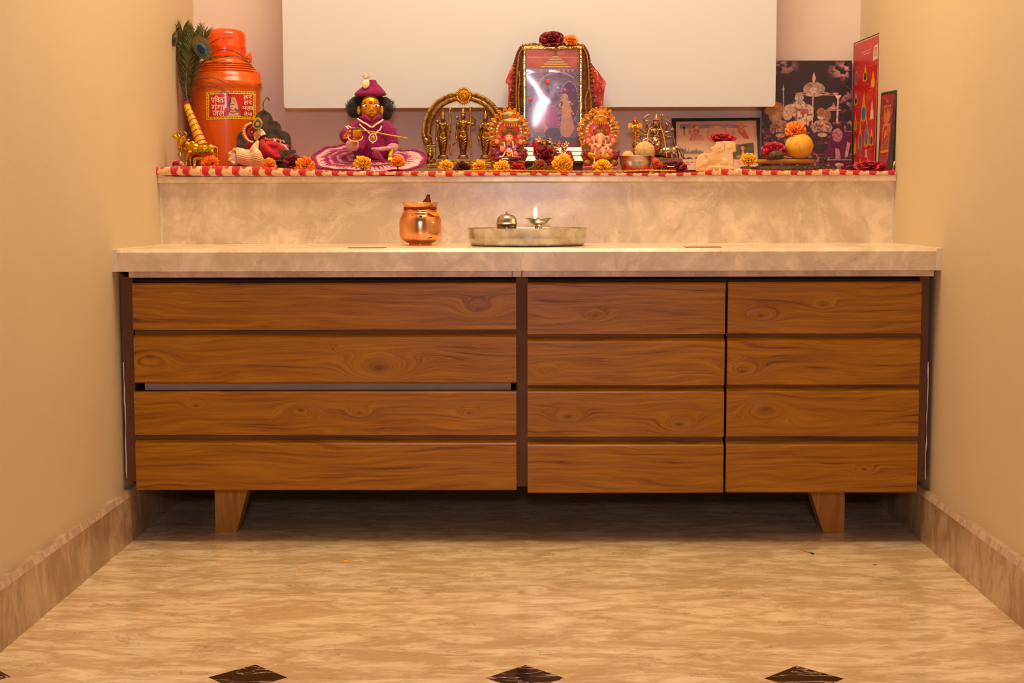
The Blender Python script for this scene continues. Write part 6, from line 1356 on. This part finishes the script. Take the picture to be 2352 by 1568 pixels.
# ------------------------------------------------------------------ two red frames against the right wall
def leaning(nm, label, nt, nb, ft, fb, Yn, Yf, th, cvp, edge, side, mfr):
    """nt/nb near top/bottom pixels at depth Yn; ft/fb far ones at depth Yf"""
    P = [at(*ft, Yf), at(*nt, Yn), at(*nb, Yn), at(*fb, Yf)]   # TL TR BR BL of the face
    P[2].z = P[3].z = ET + .0005
    n = (P[1] - P[0]).cross(P[3] - P[0]).normalized()
    if n.x > 0: n = -n                                        # face looks to the left
    bk = [p - n * th for p in P]
    for p in bk: p.x = min(p.x, .9795)
    t = thing(nm, label, 'picture frame', ((P[2].x + P[3].x) / 2, (Yn + Yf) / 2, ET))
    c = sum(P, V()) / 4; inn = [p + ((P[(i + 1) % 4] - p).normalized() + (P[(i - 1) % 4] - p).normalized()) * edge for i, p in enumerate(P)]
    for i in range(4):
        j = (i + 1) % 4; b = B(); b.prism([P[i], P[j], inn[j], inn[i]], [bk[i], bk[j], inn[j] - n * th * .8, inn[i] - n * th * .8]); b.build('frame_rail', mfr, t)
    b = B(); b.prism([p - n * th * .55 for p in inn], [p - n * th * .8 for p in inn]); b.build('backing', M_dk, t)
    cvp.mesh('photo_print', quad(*[p - n * .0006 for p in inn]), M_pic, t)
cv = Cv(110, 300, (186, 18, 20), 41); cv.rect(0, 0, 110, 300, (200, 30, 26), .4); cv.clouds(30, 20, (214, 70, 50), .5, .75, .5)
for yy, x0, x1 in ((26, 34, 74), (32, 44, 66)): 
    x = x0
    while x < x1: cv.rect(x, yy, x + 5, yy + 2.4, (240, 190, 170), .85); x += 7
cv.poly([(88, 24), (104, 20), (107, 52), (86, 54)], (226, 190, 180)); cv.rect(91, 26, 102, 46, (196, 120, 60)); cv.ell(97, 38, 3, 7, (230, 150, 50))
def temple(x, y, w, h, c1, c2):
    cv.poly([(x, y - h), (x + w * .3, y - h * .45), (x + w * .5, y), (x - w * .5, y), (x - w * .3, y - h * .45)], c1); cv.ell(x, y - h * .25, w * .3, h * .22, c2); cv.ring(x, y - h * .25, w * .42, h * .3, 1.2, (220, 160, 20))
G1, G2 = (226, 160, 20), (40, 60, 60)
for x, y, w, h, c1, c2 in ((53, 92, 20, 38, G1, G2), (12, 92, 12, 48, (90, 90, 80), (60, 110, 120)), (88, 110, 20, 36, G1, (230, 170, 30)), (12, 140, 16, 34, (180, 160, 40), G2), (50, 180, 30, 66, (216, 140, 20), (60, 110, 150)), (88, 180, 18, 44, (220, 180, 160), (230, 200, 190)), (12, 196, 12, 44, G1, (120, 130, 40)), (36, 240, 22, 66, (200, 140, 30), (40, 90, 160)), (66, 236, 24, 66, (220, 150, 30), (40, 120, 180)), (90, 236, 18, 40, G1, G2), (12, 250, 14, 40, (206, 150, 20), (190, 160, 40)), (38, 290, 20, 30, G1, (230, 180, 60)), (74, 294, 20, 38, (200, 160, 40), G1), (12, 292, 10, 34, (180, 160, 40), G2)): temple(x, y, w, h, c1, c2)
for j in range(40): x, y = rs.uniform(4, 100), [62, 100, 116, 146, 186, 200, 244, 256][j % 8]; cv.rect(x, y, x + rs.uniform(4, 10), y + 1.3, (236, 180, 160), .6)
cv.ell(36, 236, 6, 26, (90, 120, 150), 0, .6); cv.ell(64, 210, 7, 22, (50, 110, 190), 0, .7); cv.rect(60, 244, 72, 262, (200, 190, 190), .8)
cv.rect(0, 0, 110, 3, (230, 170, 140)); cv.rect(107, 0, 110, 300, (230, 170, 140)); cv.rect(0, 0, 2, 300, (150, 90, 60))
leaning('tall_red_frame', 'tall red temple poster in a thin dark frame leaning on the right wall', (2020, 75), (2009, 386), (1961, 99), (1957, 388), .655, .862, .014, cv, .0025, 1, mat('dark_olive_frame', (50, 42, 30), .5))
cv = Cv(80, 190, (170, 12, 16), 43); cv.clouds(14, 12, (206, 60, 40), .5, .75, .6); cv.clouds(8, 8, (120, 6, 12), .5, .7, .6)
for j in range(5): cv.poly([(20 + 9 * j, 60), (24 + 9 * j, 34 - 12 * (j == 2)), (28 + 9 * j, 60)], (230, 150, 20)); cv.ell(24 + 9 * j, 30 - 12 * (j == 2), 2, 3, (226, 190, 170))
cv.ell(42, 64, 18, 10, (214, 110, 60)); cv.rect(18, 74, 70, 78, (216, 150, 90)); cv.poly([(10, 92), (20, 76), (66, 76), (74, 92)], (206, 100, 50))
for j in range(8): cv.rect(14 + 7.5 * j, 90, 16.5 + 7.5 * j, 140, (226, 150, 80), .9)
cv.ell(42, 96, 14, 16, (150, 20, 20)); cv.ell(38, 98, 5, 12, (240, 150, 10)); cv.ell(50, 94, 4, 10, (230, 120, 10)); cv.ell(42, 124, 12, 12, (150, 110, 90), 0, .8); cv.rect(10, 138, 74, 144, (220, 160, 60)); cv.rect(6, 150, 76, 152, (220, 120, 110), .7)
for j in range(7): cv.ell(12 + 9 * j, 160 + 6 * (j % 2), 2.6, 9, (206, 130, 120), 0, .8)
leaning('small_red_frame', 'small red temple print in a speckled dark frame, nearest on the right wall', (2056, 207), (2038, 394), (2024, 213), (2016, 393), .445, .606, .012, cv, .0065, 1, mat('speckled_frame', (70, 60, 46), .5, rgb2=(46, 38, 28), scale=120))

# ------------------------------------------------------------------ cream stone bull
F = Fr(.53, 1530, 260, 10.226); s = F.s
t = thing('stone_bull', 'cream soapstone carving of a resting bull with a rose on its head', 'figurine', (F(1150, 1345).x, .53, ET))
b = B()
O = [(690, 1360), (692, 1180), (712, 1080), (760, 1000), (830, 950), (900, 940), (1060, 945), (1085, 900), (1050, 840), (1060, 805), (1150, 760), (1175, 670), (1300, 655), (1480, 655), (1625, 680), (1640, 770), (1648, 905), (1560, 920), (1575, 1010), (1590, 1120), (1585, 1210), (1620, 1280), (1640, 1360)]
b.prism([F(x, y, -.019) for x, y in O], [F(x, y, .024) for x, y in O])
for x, y, rx, ry, rz, a in ((900, 1180, 190, 195, 170, 0), (1330, 1150, 240, 190, 190, .2), (1460, 800, 150, 184, 95, 0), (1225, 810, 100, 184, 40, -.45), (1150, 1270, 420, 200, 80, 0)): b.ell(F(x, y, 0), (rx * s, ry * s, rz * s), Matrix.Rotation(a, 3, 'Y'))
b.build('body', M_stone, t, remesh=.0018, smoothit=6)
b = B(); M_groove = mat('stone_groove', (206, 146, 70), .6)
for P in ([(900, 1130), (1100, 1110), (1330, 1090)], [(740, 1310), (900, 1200), (1100, 1180), (1250, 1250)], [(1060, 1170), (1130, 1260), (1190, 1290)], [(1260, 1200), (1400, 1180), (1520, 1180), (1590, 1260)], [(1360, 700), (1370, 790), (1340, 870), (1200, 900)], [(880, 960), (950, 1010), (960, 1060)]): b.tube(bez([F(x, y, -.0205) for x, y in P], 4), .0005, 5)
b.build('carved_line', M_groove, t)

# ------------------------------------------------------------------ round board with bead ring, fruit
F = Fr(.56, 1680, 60, 4.48); s = F.s; cx0 = F(575, 1390).x
t = thing('seed_bead_ring', 'ring of tiny dark brown seeds under the round yellow board', 'bead garland', (cx0, .56, ET))
b = B(); rd = random.Random(12)
Rr = 455 * s
for k in range(2600):
    a = rd.uniform(0, 2 * PI); q_ = rd.uniform(0, 2 * PI); r_ = rd.uniform(.0085, .0105)
    X = cx0 + Rr * math.cos(a) + 0; Yy = .56 + Rr * .78 * math.sin(a)
    if math.sin(a) > .5: continue
    b.ell(V((X + r_ * .7 * math.cos(q_), Yy + r_ * math.cos(q_) * math.sin(a), ET + .0105 + r_ * math.sin(q_))), rd.uniform(.0012, .0018), None, 5, 4)
cpts = [V((cx0 + Rr * math.cos(a), .56 + Rr * .78 * math.sin(a), ET + .0105)) for a in [2 * PI * k / 60 for k in range(60)]]
b.tube(cpts, .0092, 8, closed=True); b.ell(F(945, 1390, -.06), (60 * s, 30 * s, 50 * s)) if False else None
for k in range(60): b.ell(F(950, 1380, -.07) + V((rd.uniform(-.011, .011), rd.uniform(-.008, .008), rd.uniform(-.008, .006))), .0022, None, 5, 4)
o = b.build('seeds', M_seed, t); 
F = Fr(.56, 1680, 60, 4.48)
t = thing('round_board', 'round yellow marble rolling board carrying a yellow fruit', 'board', (F(560, 1400).x, .56, ET + .020))
zt3, zb3 = F(560, 1366, -.05).z, F(560, 1404, -.05).z; R_ = 312 * s
b = B(); b.lathe((F(560, 0).x, .56, 0), [(R_ * .94, max(zb3, ET + .020)), (R_, zb3 + .003), (R_, zt3 - .002), (R_ * .99, zt3), (0, zt3 - .0004)], 64, sq=.42); b.build('disc', M_ply, t, bevel=.0005)
F = Fr(.545, 1680, 60, 4.48); G = F(697, 1232)
t = thing('yellow_fruit', 'round yellow fruit on the board, topped by an orange marigold', 'fruit', (G.x, .545, zt3))
b = B(); b.ell(G, (140 * s, 130 * s, 131 * s), None, 48, 30)
b.v = [(p[0], p[1], max(p[2], zt3)) for p in b.v]; b.build('flesh', M_ball, t)
b = B()
for sg, x0 in ((-1, 640), (1, 760)):
    Q = bez([V((x, 0, y)) for x, y in ((x0 - 30, 1330), (x0 - 60, 1250), (x0 - 30, 1170), (x0 + 20, 1150), (x0 + 45, 1180), (x0 + 10, 1215))], 5)
    P = []
    for q_ in Q:
        dx, dz = (q_.x - 697) / 140, (q_.z - 1232) / 131; r2 = min(.97, dx * dx + dz * dz); P.append(F(q_.x, q_.z, -130 * s * math.sqrt(1 - r2) * .995))
    b.tube(P, .0005, 5)
b.build('scratch_line', M_vein, t)
b = B(); b.tube(bez([F(430, 1300, -.05), F(500, 1310, -.05), F(540, 1340, -.05), F(620, 1356, -.05)], 5), [.001, .0014, .0016, .0016, .0015] + [.0012] * 11, 6); o = b.build('dry_leaf_stem', mat('dry_stem', (200, 150, 60), .7), None, loc=F(500, 1350, -.05)); tag(o, 'thin curved dry stem lying beside the yellow fruit', 'stem')
b = B(); b.ell(F(465, 1325, -.045), (78 * s, .014, 44 * s), None, 20, 12); b.ell(F(420, 1340, -.045), (40 * s, .010, 30 * s)); o = b.build('seed_lump', mat('mottled_seed', (104, 84, 36), .7, rgb2=(60, 46, 20), scale=160, bump=.6), None, loc=F(465, 1360, -.045)); tag(o, 'mottled dark seed pod on the round board between rose and fruit', 'seed pod')
# ------------------------------------------------------------------ flowers, left to right
G0 = 'marigold flowers'
marigold('bright orange marigold in front of the brass cow', 482, 373, .475, 21, (0, -1, .7), 2, seed=1, dense=1.3)
marigold('small orange marigold between the conch and the throne foot', 618, 375, .478, 17, (.1, -1, .7), 0, seed=2)
rose('dark red rose under the throne bracket', 674, 371, .50, 24, 17, (.2, -1, .2), seed=3)
marigold('open orange marigold left of the magenta skirt', 699, 377, .47, 23, (0, -1, .5), 0, seed=4, dense=.9)
marigold('yellow marigold with green stem on the front of the magenta skirt', 832, 369, .458, 21, (0, -.5, .9), 1, True, seed=5)
marigold('orange marigold on the right side of the magenta skirt', 914, 368, .462, 18, (.1, -.5, .9), 0, True, seed=6)
marigold('yellow marigold at the left foot of the brass arch', 1025, 378, .57, 18, (0, -.6, .9), 1, True, seed=7)
marigold('dried dark red marigold before the brass arch', 1062, 381, .56, 19, (0, -.5, .9), 4, seed=8, squash=.5)
marigold('yellow marigold right of the dried one before the brass arch', 1101, 378, .56, 17, (0, -.7, .7), 1, True, seed=9)
marigold('loose yellow-orange marigold at the foot of the left gem-haloed idol', 1152, 380, .462, 20, (-.2, -.7, .6), 1, True, seed=10, dense=.7)
rose('flattened crimson rose petals at the foot of the left gem-haloed idol', 1190, 383, .462, 17, 9, (.2, -1, .3), seed=11, bright=True)
marigold('wilted orange marigold with green stalk beside the central dark rose', 1238, 381, .49, 17, (-.3, -1, .3), 3, seed=12)
rose('large dark red rose in front of the garland', 1254, 355, .51, 27, 25, (.15, -1, .25), seed=13, open_=.85)
marigold('big yellow marigold in front of the garland', 1292, 373, .495, 24, (0, -1, .5), 1, seed=14, dense=1.4)
marigold('yellow marigold with green stem at the foot of the elephant-headed idol', 1384, 377, .468, 22, (0, -.5, .9), 1, True, seed=15)
marigold('orange marigold half hidden behind the steel bowl', 1507, 374, .56, 12, (.2, -1, .2), 2, seed=16)
rose('large crimson rose lying right of the steel bowl', 1550, 379, .48, 30, 17, (0, -1, .6), seed=17, bright=False, open_=1.15)
rose('bright crimson rose on top of the stone bull', 1660, 313, .53, 30, 13, (0, -.8, .7), seed=18, bright=True, open_=1.2)
marigold('yellow marigold with green calyx beside the stone bull', 1720, 362, .475, 19, (0, -.6, .8), 1, True, seed=19)
rose('crimson rose at the left of the yellow fruit', 1778, 343, .53, 30, 22, (-.2, -1, .4), seed=20, bright=True)
marigold('orange marigold on top of the yellow fruit', 1828, 294, .545, 25, (0, -.6, .8), 0, seed=21, dense=1.4)
rose('large crimson rose before the tall red frame', 2000, 378, .50, 36, 15, (0, -.8, .6), seed=22, bright=True, open_=1.2)
rose('small crumpled dark rose at the corner of the purple print', 1958, 384, .53, 14, 7, (0, -.8, .6), seed=23)
rose('dark red rose on top of the framed picture', 1268, 89, .695, 30, 21, (0, -1, .25), seed=24)
marigold('orange marigold beside the rose on top of the framed picture', 1310, 89, .695, 17, (0, -.5, .8), 0, True, seed=25)
b = B(); b.tube([at(1207, 389, .455), at(1216, 387, .455), at(1228, 382, .455)], [.0012, .0028, .0016], 8, flat=.6); tag(b.build('green_stalk', M_green, None, loc=at(1216, 389, .455)), 'short green flower stalk near the wilted marigold', 'stalk')
b = B(); b.box((at(1536, 0, .4485).x, .4475, at(0, 387.5, .4485).z - .0), (at(1552, 0, .4485).x, .457, at(0, 385.5, .4485).z)); 
o = b.build('paper_slip', M_white, None, loc=at(1544, 387, .45)); tag(o, 'tiny white paper slip on the end of the red mat', 'paper')
for lb, u, v, m_, r in (('small red box corner beside the crimson rose by the steel bowl', 1511, 381, M_ruby, 6), ('small golden ornament beside the crimson rose by the steel bowl', 1518, 378, M_tex, 6)):
    c = at(u, v, .58); q = r * sc(.58); b = B(); b.box((c.x - q, .575, ET), (c.x + q, .585, c.z + q)); tag(b.build('tiny_box', m_, None, bevel=.0006, loc=(c.x, .58, ET)), lb, 'box')

# ------------------------------------------------------------------ things on the counter
ZC = .7158
F = Fr(.30, 880, 420, 4.523); s = F.s; zz = lambda y: F(388, y).z
c = F(388, 630); dz = ZC - zz(632)
t = thing('copper_pot', 'round copper water pot with red thread on its neck', 'pot', (c.x, .30, ZC))
pr = [(y, r) for y, r in ((632, 118), (622, 122), (612, 118), (600, 150), (585, 176), (565, 200), (540, 212), (500, 217), (400, 217), (360, 214), (338, 203), (318, 192), (308, 186), (300, 188), (294, 180), (284, 176), (276, 178), (270, 166), (262, 164), (240, 166), (215, 176), (200, 188), (192, 193), (188, 191), (196, 180), (230, 158))]
b = B(); b.lathe((c.x, .30, 0), [(r * s, max(ZC, zz(y) + dz)) for y, r in pr], 72); b.build('body', M_copper, t)
b = B()
for y in (240, 249, 258): b.tube([V((c.x + 167 * s * math.cos(a), .30 + 167 * s * math.sin(a), zz(y) + dz + .0006 * math.sin(a * 5 + y))) for a in [2 * PI * k / 50 for k in range(50)]], .0013, 6, closed=True)
b.build('red_thread', mat('dull_red_thread', (150, 40, 24), .8, bump=.6, bscale=900), t)
b = B(); b.prism([F(470, 305, -215 * s * .86), F(580, 305, -215 * s * .42), F(585, 340, -215 * s * .42), F(540, 346, -215 * s * .64), F(500, 326, -215 * s * .86)], [F(470, 305, -205 * s * .8), F(580, 305, -205 * s * .38), F(585, 340, -205 * s * .38), F(540, 346, -205 * s * .6), F(500, 326, -205 * s * .8)]); b.build('turmeric_smear', M_yel, t)
rd = random.Random(3); b = B()
def onpot(x, y, w_, h_, r):
    dx = max(-.97 * r, min(.97 * r, x - 388)); b.ell(F(388 + dx, y, -math.sqrt(r * r - dx * dx) * s - .0002), (w_ * s, .0008, h_ * s), Matrix.Rotation(-math.asin(dx / r) * -1, 3, 'Z'), 12, 6)
for x, y, w_, h_, r in ((465, 566, 46, 10, 196), (200, 552, 24, 12, 206), (575, 568, 22, 12, 192), (310, 590, 50, 8, 166), (430, 592, 50, 8, 164), (195, 390, 16, 20, 217), (296, 440, 8, 12, 217), (390, 346, 16, 8, 212), (303, 338, 6, 4, 204), (510, 596, 40, 8, 154), (240, 588, 22, 7, 176)): onpot(x, y, w_, h_, r)
b.build('tarnish_patch', M_tarn, t)
b = B(); b.prism([F(412, 190, -.01), F(440, 160, -.01), F(456, 118, -.01), F(486, 120, -.01), F(488, 160, -.01), F(498, 190, -.01), F(496, 230, -.01), F(420, 230, -.01)], [F(412, 190, .008), F(440, 160, .008), F(456, 118, .004), F(486, 120, .004), F(488, 160, .008), F(498, 190, .008), F(496, 230, .008), F(420, 230, .008)]); b.tube([F(440, 190, 0), F(470, 260, .0), F(470, 330, 0)], [.004, .004, .003], 8)
o = b.build('copper_spoon', M_copperd, None, bevel=.0012, loc=F(456, 190)); tag(o, 'small dark copper spoon end sticking out of the copper pot', 'spoon')

F = Fr(.235, 880, 420, 4.523); s = F.s; c = F(1498, 650); dz = 0
R0 = 620 * s; zr = F(1498, 478, -R0).z; tz = ZC
t = thing('steel_plate', 'wide shallow round steel tray on the counter', 'tray', (c.x, .235, ZC))
Hh = .052 * .72
Hh = F(1498, 466, 0).z - ZC
b = B(); b.lathe((c.x, .235, ZC), [(R0 * .86, 0), (R0 * .93, .0012), (R0 * .965, .007), (R0 * .975, Hh * .5), (R0 * .985, Hh - .004), (R0 * 1.0, Hh - .001), (R0 * 1.0, Hh), (R0 * .985, Hh), (R0 * .968, Hh - .004), (R0 * .955, .008), (R0 * .91, .003), (0, .0028)], 96); b.build('tray_body', M_steel, t)
M_lampm = mat('silver_bronze', (206, 192, 172), .26, 1.0, rgb2=(160, 140, 116), scale=60)
F = Fr(.235, 880, 420, 4.523)
t = thing('domed_wick_lamp', 'small domed metal wick lamp on the left of the steel tray', 'oil lamp', (F(1283, 0).x, .235, ZC + .003))
zq = lambda y: F(1283, y).z; cxx = F(1283, 0).x
b = B(); b.lathe((cxx, .235, 0), [(100 * s, ZC + .003), (102 * s, zq(470)), (103 * s, zq(436)), (98 * s, zq(432))], 40); b.build('cup', M_steeld, t)
b = B(); b.lathe((cxx, .235, 0), [(100 * s, zq(434)), (124 * s, zq(427)), (126 * s, zq(425)), (106 * s, zq(422)), (104 * s, zq(396)), (98 * s, zq(370)), (82 * s, zq(348)), (58 * s, zq(334)), (26 * s, zq(326)), (12 * s, zq(322)), (0, zq(322))], 40); b.build('dome', M_lampm, t)
b = B(); b.tube([V((cxx - .001, .235, zq(325))), V((cxx - .0012, .235, zq(298)))], .0011, 6); b.tube([V((cxx + .0012, .235, zq(325))), V((cxx + .0014, .235, zq(302)))], .0009, 6); b.build('wick', M_brass, t)
t = thing('oil_lamp', 'lit footed metal oil lamp on the right of the steel tray', 'oil lamp', (F(1614, 0).x, .235, ZC + .003)); cxx = F(1614, 0).x
b = B(); b.lathe((cxx, .235, 0), [(44 * s, ZC + .003), (42 * s, zq(470)), (36 * s, zq(440)), (60 * s, zq(434)), (88 * s, zq(418)), (102 * s, zq(396)), (126 * s, zq(374)), (150 * s, zq(366)), (142 * s, zq(365)), (120 * s, zq(376)), (96 * s, zq(398)), (70 * s, zq(414)), (0, zq(420))], 48)
for i, p in enumerate(b.v):   # pinched lip towards the front
    if p[2] > zq(400): a = math.atan2(p[1] - .235, p[0] - cxx); k = math.exp(-((a + PI / 2) / .18) ** 2) * min(1, (p[2] - zq(400)) / .008); b.v[i] = (cxx + (p[0] - cxx) * (1 - .12 * k), .235 + (p[1] - .235) * (1 - .2 * k), p[2] - .003 * k)
b.build('dish', M_lampm, t)
fx_ = F(1583, 0).x
b = B(); b.tube([V((fx_, .228, zq(372))), V((fx_, .228, zq(352))), V((fx_ + .001, .228, zq(336)))], [.0016, .0013, .0007], 8); b.build('wick', mat('charred_wick', (150, 50, 14), .8), t)
b = B(); b.lathe((fx_, .228, 0), [(0, zq(366)), (14 * s, zq(358)), (23 * s, zq(336)), (22 * s, zq(315)), (16 * s, zq(288)), (9 * s, zq(262)), (3 * s, zq(245)), (0, zq(240))], 18, sq=.8)
b.build('flame', mat('flame', (255, 210, 120), .5, emit=((255, 205, 120), 14)), t)
l = bpy.data.lights.new('flame_light', 'POINT'); l.energy = .12; l.color = (1, .62, .25); l.shadow_soft_size = .006; o = bpy.data.objects.new('flame_light', l); C.objects.link(o); o.location = (fx_, .215, zq(290))

M_patch = mat('reddish_brown_patch', (176, 110, 70), .8, rgb2=(150, 84, 50), scale=90)  # thin flat reddish-brown patches lying on the counter top
for x0, x1, y, lb in ((800, 885, 568.5, 'flat reddish-brown patch on the counter left of the copper pot'), (1573, 1655, 568, 'flat reddish-brown patch on the counter right of the steel tray')):
    Y_ = .06; a_, b__ = at(x0, 560, Y_).x, at(x1, 560, Y_).x; b = B(); rd = random.Random(x0)
    P = [V((a_ + (b__ - a_) * k / 8, Y_ - .02 + rd.uniform(-.004, .004), ZC + .0012)) for k in range(9)] + [V((b__ - (b__ - a_) * k / 8, Y_ + .03 + rd.uniform(-.006, .006), ZC + .0012)) for k in range(9)]
    b.prism(P, [p - V((0, 0, .0008)) for p in P]); tag(b.build('brown_patch', M_patch, None, loc=((a_ + b__) / 2, Y_, ZC)), lb, 'paper scrap')

# ------------------------------------------------------------------ bits on the floor
def fl(u, v):
    d = CR * (u - 1176) + CU * (-(v - 784)) + CF * FPX; return CAM + d * (-CAM.z / d.z)
p, q = fl(1838, 1262) + V((0, 0, .0016)), fl(1868, 1273) + V((0, 0, .0016)); 
t = thing('matchstick', 'burnt matchstick on the floor before the right cabinet leg', 'matchstick', (p.x, p.y, 0))
b = B(); b.tube([p, p + (q - p) * .82], .0013, 6); b.build('stick', mat('match_wood', (214, 150, 70), .7), t)
b = B(); b.tube([p + (q - p) * .8, q], [.0014, .0022], 8); b.build('burnt_head', M_blk, t)
for u, v, m_, r, lb in ((793, 1289, 1, .011, 'yellow petal on the floor left of centre'), (1040, 1217, 0, .006, 'small orange petal under the front of the cabinet'), (690, 1310, 1, .006, 'small pale yellow petal on the floor near the left leg'), (1690, 1177, 3, .010, 'dry brown petal under the cabinet doors'), (2010, 1297, 3, .005, 'tiny dry petal on the floor near the right skirting')):
    g = fl(u, v); b = B(); b.ell(g + V((0, 0, .0009)), (r, r * .7, .0008), Matrix.Rotation(u * .1, 3, 'Z'), 10, 5); tag(b.build('petal', M_mo[m_], None, loc=(g.x, g.y, 0)), lb, 'petal')
